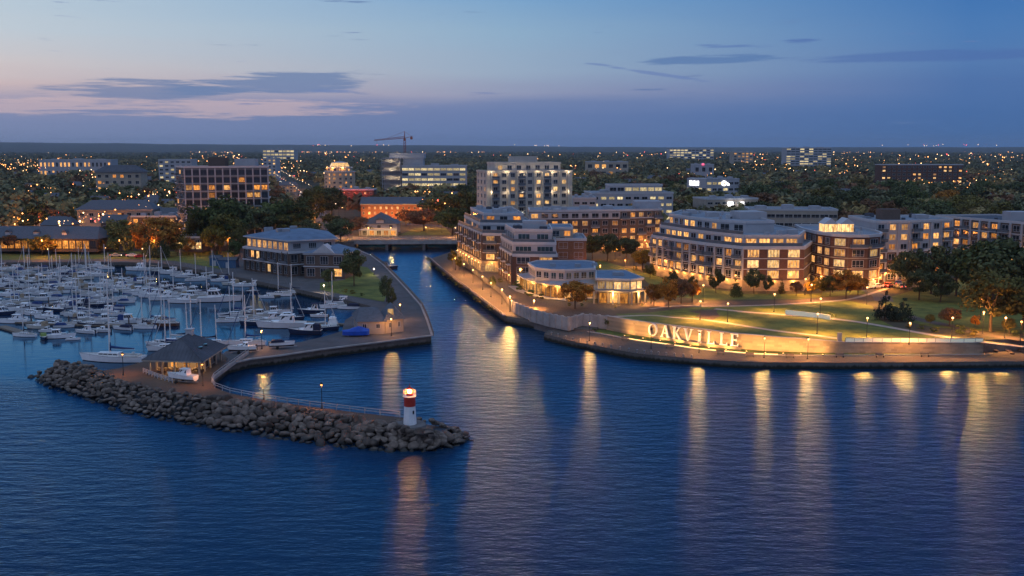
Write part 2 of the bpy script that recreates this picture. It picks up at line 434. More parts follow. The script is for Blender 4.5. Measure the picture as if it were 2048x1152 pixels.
def rng(v, a, b, lo=0.0, hi=1.0, smooth=True):
    n = N(nt,'ShaderNodeMapRange'); n.interpolation_type = 'SMOOTHSTEP' if smooth else 'LINEAR'
    n.inputs['From Min'].default_value = a; n.inputs['From Max'].default_value = b
    n.inputs['To Min'].default_value = lo; n.inputs['To Max'].default_value = hi
    if isinstance(v,(int,float)): n.inputs['Value'].default_value = v
    else: L.new(v, n.inputs['Value'])
    return n.outputs[0]
def mixc(f, a, b, mode='MIX'):
    n = N(nt,'ShaderNodeMix', data_type='RGBA', blend_type=mode)
    for s, v in ((n.inputs[0], f), (n.inputs[6], a), (n.inputs[7], b)):
        if isinstance(v, (int,float)): s.default_value = v
        elif isinstance(v, tuple): s.default_value = (*v[:3],1)
        else: L.new(v, s)
    return n.outputs[2]
E = 1.0  # ramps run 0..1 rad of elevation
low = wm('MULTIPLY', elw, 4.0)    # 0..0.25 rad over the ramp
left = ramp(low, [(0,lin(124,140,176)),(0.10,lin(126,140,178)),(0.155,lin(140,146,180)),(0.19,lin(176,166,184)),(0.225,lin(206,186,188)),(0.29,lin(208,200,202)),(0.42,lin(194,205,215)),(0.62,lin(176,200,218)),(1,lin(120,165,208))])
midc = ramp(low, [(0,lin(96,122,170)),(0.13,lin(104,126,172)),(0.175,lin(116,134,176)),(0.215,lin(146,154,184)),(0.30,lin(152,172,196)),(0.45,lin(142,174,202)),(0.62,lin(114,160,204)),(1,lin(75,132,190))])
right = ramp(low, [(0,lin(64,104,158)),(0.12,lin(68,108,164)),(0.24,lin(76,114,170)),(0.32,lin(82,122,176)),(0.42,lin(74,122,180)),(0.62,lin(54,112,178)),(1,lin(40,92,160))])
hor = mixc(rng(az, -0.48, 0.0, smooth=False), left, midc)
hor = mixc(rng(az, 0.0, 0.42, smooth=False), hor, right)
# higher up: deep twilight blue ahead, paler overhead and over the lake behind
high = ramp(el, [(0.0,lin(84,150,212)),(0.19,lin(58,164,236)),(0.31,lin(8,84,162)),(0.5,lin(2,54,130)),(0.75,lin(70,120,192)),(1.0,lin(190,214,250))])
backw = ramp(el, [(0.0,lin(104,118,165)),(0.35,lin(140,162,206)),(1.0,lin(170,196,236))])
fr = rng(sx.outputs[1], -0.35, 0.25)
high = mixc(fr, backw, high)
sky = mixc(rng(el, 0.13, 0.24), mixc(fr, backw, hor), high)
# cloud streaks
def blob(a0, e0, wa, we, slope=0.0):
    da = wm('SUBTRACT', az, a0); de = wm('SUBTRACT', wm('SUBTRACT', el, e0), wm('MULTIPLY', da, slope))
    q = wm('ADD', wm('POWER', wm('DIVIDE', da, wa), 2.0), wm('POWER', wm('DIVIDE', de, we), 2.0))
    return rng(q, 0.0, 1.3, 1.0, 0.0, False)
def cloud(sky, b, nz, lo, hi, col, amt):
    f = rng(wm('ADD', wm('MULTIPLY', b, 0.75), wm('MULTIPLY', wm('SUBTRACT', nz, 0.5), 2.0)), lo-.34, hi-.20, 0, amt)
    return mixc(f, sky, col)
n3 = wnoise(9, 150, 1.3, 7, 0.62); n4 = wnoise(14, 240, 5.5, 6, 0.62)
sky = cloud(sky, blob(-0.33, 0.0385, 0.26, 0.013, 0.0), n4, 0.70, 0.95, lin(212,186,188), 0.6)
sky = cloud(sky, blob(-0.335, 0.054, 0.125, 0.011, 0.03), n3, 0.66, 0.80, lin(112,132,172), 0.8)
sky = cloud(sky, blob(-0.235, 0.062, 0.12, 0.0125, 0.07), n3, 0.62, 0.76, lin(108,132,174), 0.85)
sky = cloud(sky, blob(-0.167, 0.0565, 0.035, 0.003, 0.0), n4, 0.66, 0.85, lin(112,134,182), 0.8)
sky = cloud(sky, blob(0.195, 0.0855, 0.085, 0.0075, 0.06), n3, 0.70, 0.86, lin(84,120,172), 0.75)
sky = cloud(sky, blob(0.215, 0.0975, 0.06, 0.003, 0.0), n4, 0.74, 0.92, lin(84,116,176), 0.6)
sky = cloud(sky, blob(0.27, 0.10, 0.03, 0.003, 0.0), n4, 0.70, 0.9, lin(78,110,172), 0.7)
sky = cloud(sky, blob(0.13, 0.074, 0.075, 0.0022, -0.16), n4, 0.62, 0.85, lin(98,124,180), 0.6)
sky = cloud(sky, blob(0.40, 0.083, 0.14, 0.0065, 0.0), n3, 0.62, 0.86, lin(72,104,168), 0.5)
nis = N(nt,'ShaderNodeTexSky'); nis.sky_type = 'NISHITA'; nis.sun_disc = False
nis.sun_elevation = radians(0.5); nis.sun_rotation = radians(-75)
sky = mixc(1.0, sky, mixc(0.006, (0,0,0), nis.outputs[0]), 'ADD')
L.new(sky, bg.inputs['Color']); bg.inputs['Strength'].default_value = 1.0
SUN = bpy.data.lights.new('afterglow', 'SUN'); SUN.energy = 0.12; SUN.angle = radians(30); SUN.color = (1.0,0.78,0.72)
so = link(bpy.data.objects.new('afterglow', SUN)); so.rotation_euler = (radians(78), 0, radians(-75)); so.location = (-100,0,100)

# ------------------------------------------------------------------ water, land
ZP = 4.0; ZW = 2.0; ZL = 1.8; ZQ = 1.4
def water_mat():
    m, nt, bs = nodes_of('water_surface'); L = nt.links
    nt.nodes.remove(bs); out = nt.nodes['Material Output']
    g = N(nt,'ShaderNodeNewGeometry'); sxyz = N(nt,'ShaderNodeSeparateXYZ'); L.new(g.outputs['Position'], sxyz.inputs[0])
    def nz(sc, scale, det, rough=0.55):
        mp = N(nt,'ShaderNodeMapping'); mp.inputs['Scale'].default_value = sc; mp.inputs['Rotation'].default_value = (0,0,radians(7))
        L.new(g.outputs['Position'], mp.inputs['Vector'])
        n = N(nt,'ShaderNodeTexNoise'); n.inputs['Scale'].default_value = scale; n.inputs['Detail'].default_value = det; n.inputs['Roughness'].default_value = rough
        L.new(mp.outputs[0], n.inputs['Vector']); return n.outputs['Fac']
    a = nz((0.34,1,1), 2.3, 4, 0.6); b = nz((0.42,1,1), 0.55, 3); c = nz((0.6,1,1), 0.02, 3)
    def mth(op, x, y):
        n = N(nt,'ShaderNodeMath', operation=op)
        for i, v in enumerate((x,y)):
            if isinstance(v,(int,float)): n.inputs[i].default_value = v
            else: L.new(v, n.inputs[i])
        return n.outputs[0]
    def rg(v, p, q, lo, hi):
        n = N(nt,'ShaderNodeMapRange'); n.interpolation_type = 'SMOOTHSTEP'
        for k, x in zip(('From Min','From Max','To Min','To Max'), (p,q,lo,hi)): n.inputs[k].default_value = x
        L.new(v, n.inputs['Value']); return n.outputs[0]
    h = mth('ADD', mth('MULTIPLY', a, 0.42), mth('MULTIPLY', b, 1.35))
    # sheltered water inside the breakwater lies almost flat
    shel = mth('MULTIPLY', rg(sxyz.outputs[0], -60, -44, 1, 0), mth('MULTIPLY', rg(sxyz.outputs[1], 165, 200, 0, 1), rg(sxyz.outputs[1], 398, 408, 1, 0)))
    canal = rg(sxyz.outputs[1], 225, 330, 0, 1)
    gust = rg(c, 0.2, 0.8, 0.8, 1.1)
    amp = mth('MULTIPLY', mth('MULTIPLY', mth('SUBTRACT', 1.0, mth('MULTIPLY', shel, 0.90)), mth('SUBTRACT', 1.0, mth('MULTIPLY', canal, 0.45))), gust)
    bp = N(nt,'ShaderNodeBump'); bp.inputs['Distance'].default_value = 0.42
    L.new(mth('MULTIPLY', amp, 0.70), bp.inputs['Strength']); L.new(h, bp.inputs['Height'])
    gl = N(nt,'ShaderNodeBsdfGlossy', distribution='BECKMANN'); gl.inputs['Color'].default_value = (0.54,0.83,1.0,1); 
    zone = mth('MULTIPLY', mth('SUBTRACT', 1.0, shel), mth('SUBTRACT', 1.0, mth('MULTIPLY', canal, 0.08)))
    L.new(mth('ADD', 0.09, mth('MULTIPLY', zone, 0.195)), gl.inputs['Roughness']); gl.inputs['Anisotropy'].default_value = 0.38
    tg = N(nt,'ShaderNodeCombineXYZ'); tg.inputs[0].default_value = 1.0; L.new(tg.outputs[0], gl.inputs['Tangent'])
    df = N(nt,'ShaderNodeBsdfDiffuse'); df.inputs['Color'].default_value = (0.0001,0.019,0.056,1)
    fr = N(nt,'ShaderNodeFresnel'); fr.inputs['IOR'].default_value = 1.36
    L.new(bp.outputs[0], gl.inputs['Normal']); L.new(bp.outputs[0], fr.inputs['Normal'])
    mx = N(nt,'ShaderNodeMixShader'); L.new(fr.outputs[0], mx.inputs[0]); L.new(df.outputs[0], mx.inputs[1]); L.new(gl.outputs[0], mx.inputs[2])
    L.new(mx.outputs[0], out.inputs['Surface']); MATS['water'] = m; return m
water_mat()
def struct(o, kind='structure'): o['kind'] = kind; return o
w = MB(); w.quad((-3000,-600,0),(3000,-600,0),(3000,1500,0),(-3000,1500,0)); struct(w.build('water', M_['water']))

# plateau edge: the retaining wall line (top of wall at z 4.9)
WALL_PX = [(1026,603),(1062,618),(1100,628),(1137,635),(1165,628),(1215,632),(1270,641),(1336,650),(1400,657.5),(1463,666),(1526,671.5),(1600,677),(1690,686),(1800,692),(1900,697),(1965,700)]
WALL_BASE = [None]*6+[670,679,689,696,701,704,706,706.5,707,707]
WALL = [P2(x,y,4.9) if b_ is None else tuple(P(x,b_,1.5)[:2]) for (x,y),b_ in zip(WALL_PX, WALL_BASE)]
WALL_Z = [4.9 if b_ is None else max(3.85, ZT(w_[1], y)) for (x,y),w_,b_ in zip(WALL_PX, WALL, WALL_BASE)]
def wall_z(x): return float(np.interp(x, [w_[0] for w_ in WALL[5:]], WALL_Z[5:]))
EASTEDGE = [P2(918,482,ZP), P2(916,512,ZP), P2(962,546,ZP), P2(1000,575,ZP)]
land = [(-16000,17000),(-16000,395),P2(-300,494,ZP),P2(480,492,ZP),P2(640,484,ZP),P2(708,484,ZP),P2(716,473,ZP),P2(914,473,ZP)] + EASTEDGE + offset(WALL[:13],.2) + offset(WALL[13:],1.6) + [(WALL[-1][0]+4,WALL[-1][1]+3),(400,218),(16000,218),(16000,17000)]
g = MB(); g.prism(land, -3, ZP, 1, 0); struct(g.build('ground', [M_['wild_ground'], M_['concrete_dark']]))

# canal-side quay on the right bank
q = [P2(925,496,ZW), P2(862,517,ZW), P2(884,537,ZW), P2(930,571,ZW), P2(1012,632,ZW), P2(1075,643,ZW), P2(1150,657,ZW), P2(1190,660,ZW)]
qback = [P2(1215,640,ZW), P2(1150,630,ZW), P2(1040,600,ZW), P2(1010,560,ZW), P2(960,520,ZW), P2(940,500,ZW)]
QUAY = q
g = MB(); g.prism(q + qback, -3, ZW, 1, 0); struct(g.build('quay', [M_['paving'], M_['quay_wall']]))
g = MB(); g.ribbon(offset(q[1:5], -0.5), 0.9, ZW+0.35, 0, 0.34); struct(g.build('kerb', M_['concrete']))
# stepped promenade below the lettered wall
pf = [P2(x,y,ZQ) for x,y in ((1088,668),(1140,681),(1200,693),(1270,706),(1330,712),(1398,718),(1460,722),(1526,724.5),(1620,725),(1800,724.5),(2070,722))]
pf = smooth_line(pf, 4)
PROM_F = pf
pb = [P2(2070,690,ZQ), (120,225), P2(1500,650,ZQ), P2(1300,630,ZQ), P2(1220,645,ZQ), P2(1096,661,ZQ)]
g = MB(); g.prism(pf + pb, -3, ZQ, 1, 0); struct(g.build('promenade', [M_['paving'], M_['quay_wall']]))
# grass strip at the foot of the wall
gf = smooth_line([P2(x,y,ZQ) for x,y in ((1165,662),(1220,671),(1270,681),(1335,690),(1398,699),(1460,705),(1526,710),(1620,711.5),(1800,711),(1985,709))], 4)
STRIP = gf
gw = offset(WALL, -0.15)
g = MB(); g.prism(gf + [tuple(p) for p in gw[4:]][::-1], ZQ-0.5, ZQ+0.12, 0); struct(g.build('verge', M_['lawn']))
# left marina shore and the pier between marina and canal
PIER_M = [P2(x,y,ZL) for x,y in ((-300,525),(0,525),(120,524),(225,524),(300,525),(350,530),(445,548),(520,563),(590,577),(650,590),(705,603),(742,612),(722,622),(690,640),(684,662),(640,675),(600,684),(545,690),(480,697),(452,702),(440,712))]
PIER_C = [P2(x,y,ZL) for x,y in ((428,752),(455,730),(500,719),(560,712),(640,700),(720,690),(800,680),(862,672),(852,640),(840,612),(812,580),(790,556),(765,530),(740,511),(715,500))]
pier = PIER_M + PIER_C + [P2(690,470,ZL), P2(480,480,ZL), P2(-300,480,ZL)]
g = MB(); g.prism(pier, -3, ZL, 1, 0); struct(g.build('pier', [M_['asphalt_pale'], M_['quay_wall']]))
g = MB(); g.ribbon(offset(PIER_C[1:8], -0.25), 0.5, ZL+0.3, 0, 0.29); g.ribbon(offset(PIER_C[7:], -0.25), 0.5, ZL+0.22, 0, 0.21); struct(g.build('kerb', M_['concrete']))
g = MB()
g.sheet([P2(x,y,ZL) for x,y in ((-300,520),(0,520),(230,518),(300,519),(350,522),(440,538),(470,530),(470,492),(-300,495))], ZL+0.05)
g.sheet([P2(x,y,ZL) for x,y in ((640,580),(690,590),(735,598),(768,604),(775,585),(760,560),(735,535),(705,530),(690,560),(640,566))], ZL+0.05)
struct(g.build('lawn', M_['lawn']))
# breakwater: promenade deck
ZB = 2.0
DECK = [P2(x,y,ZB) for x,y in ((205,741),(235,737),(290,722),(340,700),(400,690),(440,704),(455,716),(432,748),(424,765),(430,775),(460,786),(530,800),(620,813),(700,823),(760,830),(830,838),(850,852),(790,860),(700,845),(600,827),(480,806),(400,796),(330,785),(250,765),(215,752))]
g = MB(); g.prism(DECK, -3, ZB, 1, 0); struct(g.build('breakwater_deck', [M_['paving_brick'], M_['quay_wall']]))

# hills on the horizon
nx = 160; hv = []; hf = []
for j in range(7):
    for i in range(nx+1):
        a = -0.62 + 1.24*i/nx; r = 8200 + j*1300
        base = 1.08*(62 + 62*max(0, -a/0.5) + 16*math.exp(-((a+0.07)/0.10)**2) + 10*math.exp(-((a-0.02)/0.04)**2) - 4*max(0,a/0.5))
        h = base*min(1, j/4.5)**1.4 + 8*mnoise.noise((a*22, j*1.7, 0))*(j > 1) + 3.5*mnoise.noise((a*140, j*3.1, 2))*(j > 1)
        if j == 0: h = 1
        hv.append((r*sin(a), r*cos(a), ZP + max(0.2,h)))
for j in range(6):
    for i in range(nx):
        k = j*(nx+1)+i; hf.append((k, k+1, k+nx+2, k+nx+1))
g = MB(); g.add(hv, hf, 0, True); struct(g.build('hills', M_['wild_ground']))
# far water and land past the edges of the ground sheet are hidden by the hills
# ------------------------------------------------------------------ trees
def crown_mesh(name, seed, shape, nclump, nleaf, leaf):
    r = random.Random(seed); mb = MB(); cl = []
    for i in range(nclump):
        for _ in range(50):
            if shape == 'round': p = Vector((r.uniform(-1,1), r.uniform(-1,1), r.uniform(-0.9,1)));  ok = p.length < 1 and p.length > 0.35
            elif shape == 'oval': p = Vector((r.uniform(-1,1), r.uniform(-1,1), r.uniform(-1,1))); ok = 0.25 < hypot(p.x,p.y)**2 + p.z**2 < 1
            else: p = Vector((r.uniform(-1,1), r.uniform(-1,1), r.uniform(-1,1))); ok = hypot(p.x,p.y) < 0.08 + 0.92*(1-p.z)/2
            if ok: break
        cl.append(p)
    for c in cl:
        if shape == 'cone': rad = 0.12 + 0.22*(1-c.z)/2
        else: rad = r.uniform(0.22, 0.42)
        for k in range(nleaf):
            d = Vector((r.gauss(0,1), r.gauss(0,1), r.gauss(0,0.8))).normalized()
            q = c + d*(rad*r.uniform(0.55,1.08))
            nrm = (d + Vector((r.uniform(-.7,.7), r.uniform(-.7,.7), r.uniform(-.3,.9)))).normalized()
            u = nrm.orthogonal().normalized(); w_ = nrm.cross(u); a = r.uniform(0, 2*pi)
            u, w_ = u*cos(a)+w_*sin(a), w_*cos(a)-u*sin(a)
            s_ = leaf*r.uniform(0.55,1.25)
            if shape == 'cone': pos = Vector((q.x*0.5, q.y*0.5, 0.55+0.46*q.z))
            elif shape == 'oval': pos = Vector((q.x*0.42, q.y*0.42, 0.60+0.38*q.z))
            else: pos = Vector((q.x*0.47, q.y*0.47, 0.64+0.34*q.z))
            mb.add([pos-u*s_-w_*s_*0.4, pos+u*s_*0.3-w_*s_*0.9, pos+u*s_*1.1+w_*s_*0.2, pos+w_*s_*0.9], [(0,1,2,3)])
    return mb.mesh(name, [None])
def trunk_mesh(name, seed, shape):
    r = random.Random(seed); mb = MB()
    top = 0.9 if shape == 'cone' else 0.5
    a = Vector((0,0,-0.02)); b = Vector((r.uniform(-.02,.02), r.uniform(-.02,.02), top*0.5)); c = Vector((r.uniform(-.04,.04), r.uniform(-.04,.04), top))
    mb.tube(a, b, 0.028, 0.02, 7); mb.tube(b, c, 0.02, 0.008 if shape == 'cone' else 0.014, 7)
    for k in range(6 if shape != 'cone' else 0):
        t = 2*pi*k/6 + r.uniform(-.4,.4); st = a.lerp(c, r.uniform(0.55, 1.0)); 
        e = Vector((cos(t)*r.uniform(.2,.34), sin(t)*r.uniform(.2,.34), r.uniform(.6,.85))); m_ = st.lerp(e, .5) + Vector((0,0,.03))
        mb.tube(st, m_, 0.012, 0.008, 5); mb.tube(m_, e, 0.008, 0.003, 5)
    return mb.mesh(name, [M_['bark']])
KINDS = {'round': [], 'oval': [], 'cone': []}
for k, s_, nc, nl, lf in (('round',11,36,130,.025),('round',12,30,140,.027),('round',13,40,112,.024),('oval',21,30,118,.026),('oval',22,26,124,.028),('cone',31,60,26,.030),('cone',32,52,30,.032)):
    cm = crown_mesh('crown', s_, k, nc, nl, lf); tm = trunk_mesh('trunk', s_, k)
    # one mesh for trees too small to show their parts
    KINDS[k].append((cm, tm))
SOLO = {}
def solo_mesh(k, i):
    if (k,i) in SOLO: return SOLO[(k,i)]
    cm, tm = KINDS[k][i]; mb = MB()
    mb.add([v.co[:] for v in tm.vertices], [tuple(p.vertices) for p in tm.polygons], 1, True)
    mb.add([v.co[:] for v in cm.vertices], [tuple(p.vertices) for p in cm.polygons], 0)
    SOLO[(k,i)] = mb.mesh('tree', [None, M_['bark']]); return SOLO[(k,i)]
def setmat(o, m, slot=0):
    o.material_slots[slot].link = 'OBJECT'; o.material_slots[slot].material = m
KNAME = {'round':'broadleaf_tree','oval':'slender_tree','cone':'conifer_tree'}
def tree(x, y, z, h, wid, kind, leaf, label, group=None, parts=True, rnd=RND):
    i = rnd.randrange(len(KINDS[kind])); sc_ = (wid, wid*rnd.uniform(.9,1.1), h); rz = rnd.uniform(0, 2*pi)
    if parts:
        o = empty(KNAME[kind], (x,y,z), label, 'tree', group, rz); o.scale = sc_
        c = link(bpy.data.objects.new('crown', KINDS[kind][i][0])); c.parent = o; setmat(c, M_[leaf])
        t = link(bpy.data.objects.new('trunk', KINDS[kind][i][1])); t.parent = o
    else:
        o = link(bpy.data.objects.new(KNAME[kind], solo_mesh(kind, i))); o.location = (x,y,z); o.rotation_euler.z = rz; o.scale = sc_
        setmat(o, M_[leaf]); tag(o, label, 'tree', group)
    return o

# ------------------------------------------------------------------ lamps
def point(parent, z, e, col, r=0.22, xy=(0,0)):
    key = ('pl', e, col, r)
    if key not in KIDS:
        l = bpy.data.lights.new('lamp_light', 'POINT'); l.energy = e; l.color = col; l.shadow_soft_size = r; KIDS[key] = l
    o = link(bpy.data.objects.new('lamp_light', KIDS[key])); o.parent = parent; o.location = (xy[0],xy[1],z); return o
WARM = (1.0, 0.40, 0.09); ORANGE = (1.0, 0.33, 0.055); WHITE = (1.0, 0.76, 0.46)
LM = {}
def lamp_meshes(h, style):
    k = (round(h,1), style)
    if k in LM: return LM[k]
    p = MB()
    p.lathe([(0.22,0),(0.22,0.1),(0.13,0.25),(0.09,0.9),(0.065,1.0),(0.05,h-0.35),(0.09,h-0.33),(0.09,h-0.28)], 8)
    hd = MB()
    if style == 'globe':
        hd.ball((0,0,h-0.02), 0.23, 1, 10, 6); hd.lathe([(0.14,h-0.3),(0.16,h-0.22),(0.05,h-0.2)], 8); hd.lathe([(0.2,h+0.2),(0.02,h+0.36)], 8)
        bz = h
    elif style == 'lantern':
        hd.lathe([(0.10,h-0.3),(0.22,h-0.05)], 6, m=1); hd.lathe([(0.32,h-0.05),(0.30,h),(0.05,h+0.25),(0.01,h+0.4)], 8); bz = h-0.2
    else:  # arm
        p.path([(0,0,h-0.3),(0.3,0,h),(1.2,0,h+0.05)], 0.045, 5); hd.obox((1.4,0,h-0.02),(0.7,0.3,0.12)); hd.obox((1.4,0,h-0.22),(0.62,0.42,0.2),0,1); bz = h-0.25
    LM[k] = (p.mesh('post',[M_['black_iron']]), hd, bz); return LM[k]
HEADS = {}
def lamp(x, y, z, h, style, label, group, e=260, col=WARM, bulb='bulb', rz=0, r=0.27, pool=0):
    o = empty('street_lamp', (x,y,z), label, 'street lamp', group, rz)
    pm, hd, bz = lamp_meshes(h, style)
    c = link(bpy.data.objects.new('post', pm)); c.parent = o
    k = (round(h,1), style, bulb)
    if k not in HEADS: HEADS[k] = hd.mesh('lamp_head', [M_['black_iron'], M_[bulb]])
    c = link(bpy.data.objects.new('lamp_head', HEADS[k])); c.parent = o
    if e: point(o, bz - (.62 if style == 'globe' else .42), e, col, min(r,.24), (1.4,0) if style == 'arm' else (0,0))
    if pool:      # the shade throws most of the light down on the ground
        key = ('sp', pool, col)
        if key not in KIDS:
            l = bpy.data.lights.new('lamp_pool', 'SPOT'); l.energy = pool; l.color = col; l.spot_size = radians(152); l.spot_blend = .35; l.shadow_soft_size = .2; KIDS[key] = l
        q = link(bpy.data.objects.new('lamp_pool', KIDS[key])); q.parent = o; q.location = (0,0,bz-.5)
    return o

# ------------------------------------------------------------------ boats (bow along +X, waterline z=0)
def hull_mesh(Lh, B, fb, sheer, fine, mats, boot=0.14, transom=0.75, bowrake=0.10):
    mb = MB(); ns = 12; rows = []
    for i in range(ns+1):
        t = i/ns; x = -Lh/2 + Lh*t
        w = B/2*(transom + (1-transom)*min(1, t/0.4)**0.8) if t < 0.4 else B/2*max(0.0, 1-((t-0.4)/0.6)**fine)
        top = fb*(1 + sheer*t*t); w = max(w, 0.03)
        xr = x + Lh*bowrake*t**6; 
        rows.append([(xr-0.25*t**5, w*0.0, -0.35), (x, w*0.72, -0.12), (x+ (xr-x)*.4, w*0.86, boot), (xr, w, top)])
    vs = []; 
    for r_ in rows:
        for (x,y,z) in r_: vs.append((x,y,z))
        for (x,y,z) in r_: vs.append((x,-y,z))
    fs0 = []; fs1 = []
    for i in range(ns):
        a = i*8; b = a+8
        for j in range(3):
            t_ = fs1 if j < 2 else fs0
            t_.append((a+j, b+j, b+j+1, a+j+1)); t_.append((a+4+j, a+5+j, b+5+j, b+4+j))
    mb.add(vs, fs0, 0, True); mb.add(vs, fs1, 1, True)
    mb.add(vs, [(0,1,2,3,7,6,5,4)], 0)
    mb.add(vs, [(i*8+3, i*8+11, i*8+15, i*8+7) for i in range(ns)], 2)
    rail = [(rows[i][3][0], rows[i][3][1], rows[i][3][2]+0.02) for i in range(ns+1)]
    for sgn in (1,-1): mb.path([(x,y*sgn,z) for x,y,z in rail], 0.045, 4, 3)
    return mb
def cabin(mb, x0, x1, w0, w1, z0, z1, rake0, rake1, m=0, glass=None, gz=(0.35,0.8), nwin=3):
    """raked cabin between x0 (aft) and x1 (fore)"""
    vs = [(x0,-w0,z0),(x1,-w1,z0),(x1,w1,z0),(x0,w0,z0),(x0+rake0,-w0*.86,z1),(x1-rake1,-w1*.8,z1),(x1-rake1,w1*.8,z1),(x0+rake0,w0*.86,z1)]
    mb.add(vs, [(4,5,6,7),(0,1,5,4),(1,2,6,5),(2,3,7,6),(3,0,4,7)], m)
    if glass is not None:
        V = [Vector(v) for v in vs]
        def panel(a,b,c,d,s0,s1,t0,t1,off):
            q = lambda s,t: (a.lerp(b,s)).lerp(d.lerp(c,s), t)
            n = (b-a).cross(d-a).normalized()*off
            mb.add([q(s0,t0)+n,q(s1,t0)+n,q(s1,t1)+n,q(s0,t1)+n], [(0,1,2,3)], glass)
        for k in range(nwin):
            s0 = 0.05+0.9*k/nwin; s1 = 0.05+0.9*(k+0.86)/nwin
            panel(V[0],V[1],V[5],V[4], s0,s1,gz[0],gz[1],0.012); panel(V[2],V[3],V[7],V[6], 1-s1,1-s0,gz[0],gz[1],0.012)
        for k in range(2): panel(V[1],V[2],V[6],V[5], 0.06+0.46*k, 0.48+0.46*k, gz[0]-.05, gz[1]+.08, 0.012)
BO = {}
def sailboat(kind, Lh, hullmat, cover, mast_h=None, jib=True):
    o = empty('sailboat', (0,0,0)); B = Lh*0.31; fb = 0.55+Lh*0.05; mh = mast_h or Lh*1.32
    hull_mesh(Lh,B,fb,0.35,2.0,None,boot=0.12,transom=0.62,bowrake=0.07).build('hull',[M_[hullmat],M_['bottom_paint'],M_['deck'],M_['white_trim']],o)
    c = MB(); cabin(c,-Lh*.12,Lh*.27,B*.30,B*.17,fb*1.02,fb+.55+Lh*.012,0.05,0.5,0,1,(.35,.72),4); c.build('cabin',[M_['gelcoat'],M_['boat_glass']],o)
    c = MB(); z = fb*1.0
    for s in (1,-1): c.obox((-Lh*.28,s*B*.27,z),(Lh*.28,B*.10,.3))
    c.obox((-Lh*.41,0,z),(Lh*.03,B*.55,.3)); c.tube((-Lh*.33,0,z),(-Lh*.33,0,z+.8),.05,.05,5); c.lathe([(.38,0),(.42,.04),(.38,.08)],10,(-Lh*.33,0,z+.75)); c.build('cockpit',[M_['deck']],o)
    m = MB(); m.tube((Lh*.06,0,fb),(Lh*.05,0,fb+mh),.17+.003*Lh,.12,6)
    for t in (.42,.72): m.tube((Lh*.055,-B*.36,fb+mh*t),(Lh*.055,B*.36,fb+mh*t),.03,.03,4)
    mo = m.build('mast',[M_['spar']],o)
    r = MB()
    for s in (1,-1):
        r.path([(Lh*.03,s*B*.45,fb),(Lh*.055,s*B*.36,fb+mh*.42),(Lh*.055,s*B*.33,fb+mh*.72),(Lh*.05,0,fb+mh)],.016,3)
    r.tube((-Lh*.5,0,fb+.1),(Lh*.05,0,fb+mh),.014,.014,3)
    if not jib: r.tube((Lh*.54,0,fb*1.3),(Lh*.05,0,fb+mh*.97),.016,.016,3)
    r.build('rigging',[M_['steel']],o)
    if jib:
        j = MB(); a = Vector((Lh*.55,0,fb*1.38)); b = Vector((Lh*.06,0,fb+mh*.96)); j.tube(a,a.lerp(b,.45),.07,.10,6); j.tube(a.lerp(b,.45),b,.10,.03,6)
        j.build('furled_jib',[M_[cover if cover != 'canvas_tan' else 'canvas_white']],o)
    b = MB(); bz = fb+.95+Lh*.03; b.tube((Lh*.05,0,bz),(-Lh*.36,0,bz+.1),.06,.05,6); bo = b.build('boom',[M_['spar']],o)
    s = MB(); n = 8
    for i in range(n):
        t0 = i/n; t1 = (i+1)/n
        f = lambda t: (Lh*.05 - Lh*.40*t, 0, bz + .02 + .10*t + (.34*(1-t)**2+.16))
        g_ = lambda t: .10 + .16*(1-t)
        s.tube(f(t0), f(t1), g_(t0)*1.15, g_(t1)*1.15, 7, 0, True, i in (0,n-1))
    s.tube((Lh*.05,0,bz-.3),(Lh*.05,0,bz+1.5),.24,.13,7); s.build('sail_cover',[M_[cover]],o)
    rl = MB()
    for sg in (1,-1):
        pts = [(-Lh*.49,sg*B*.30,fb+.62),(-Lh*.2,sg*B*.46,fb+.62),(Lh*.1,sg*B*.46,fb+.66),(Lh*.35,sg*B*.30,fb+.78),(Lh*.53,sg*.12,fb*1.35+.62)]
        rl.path(pts,.022,3)
        for p in pts: rl.tube((p[0],p[1],fb),p,.02,.02,3)
    rl.tube(( -Lh*.49,-B*.3,fb+.62),(-Lh*.49,B*.3,fb+.62),.022,.022,3); rl.build('guard_rail',[M_['steel']],o)
    BO[kind] = o; return o
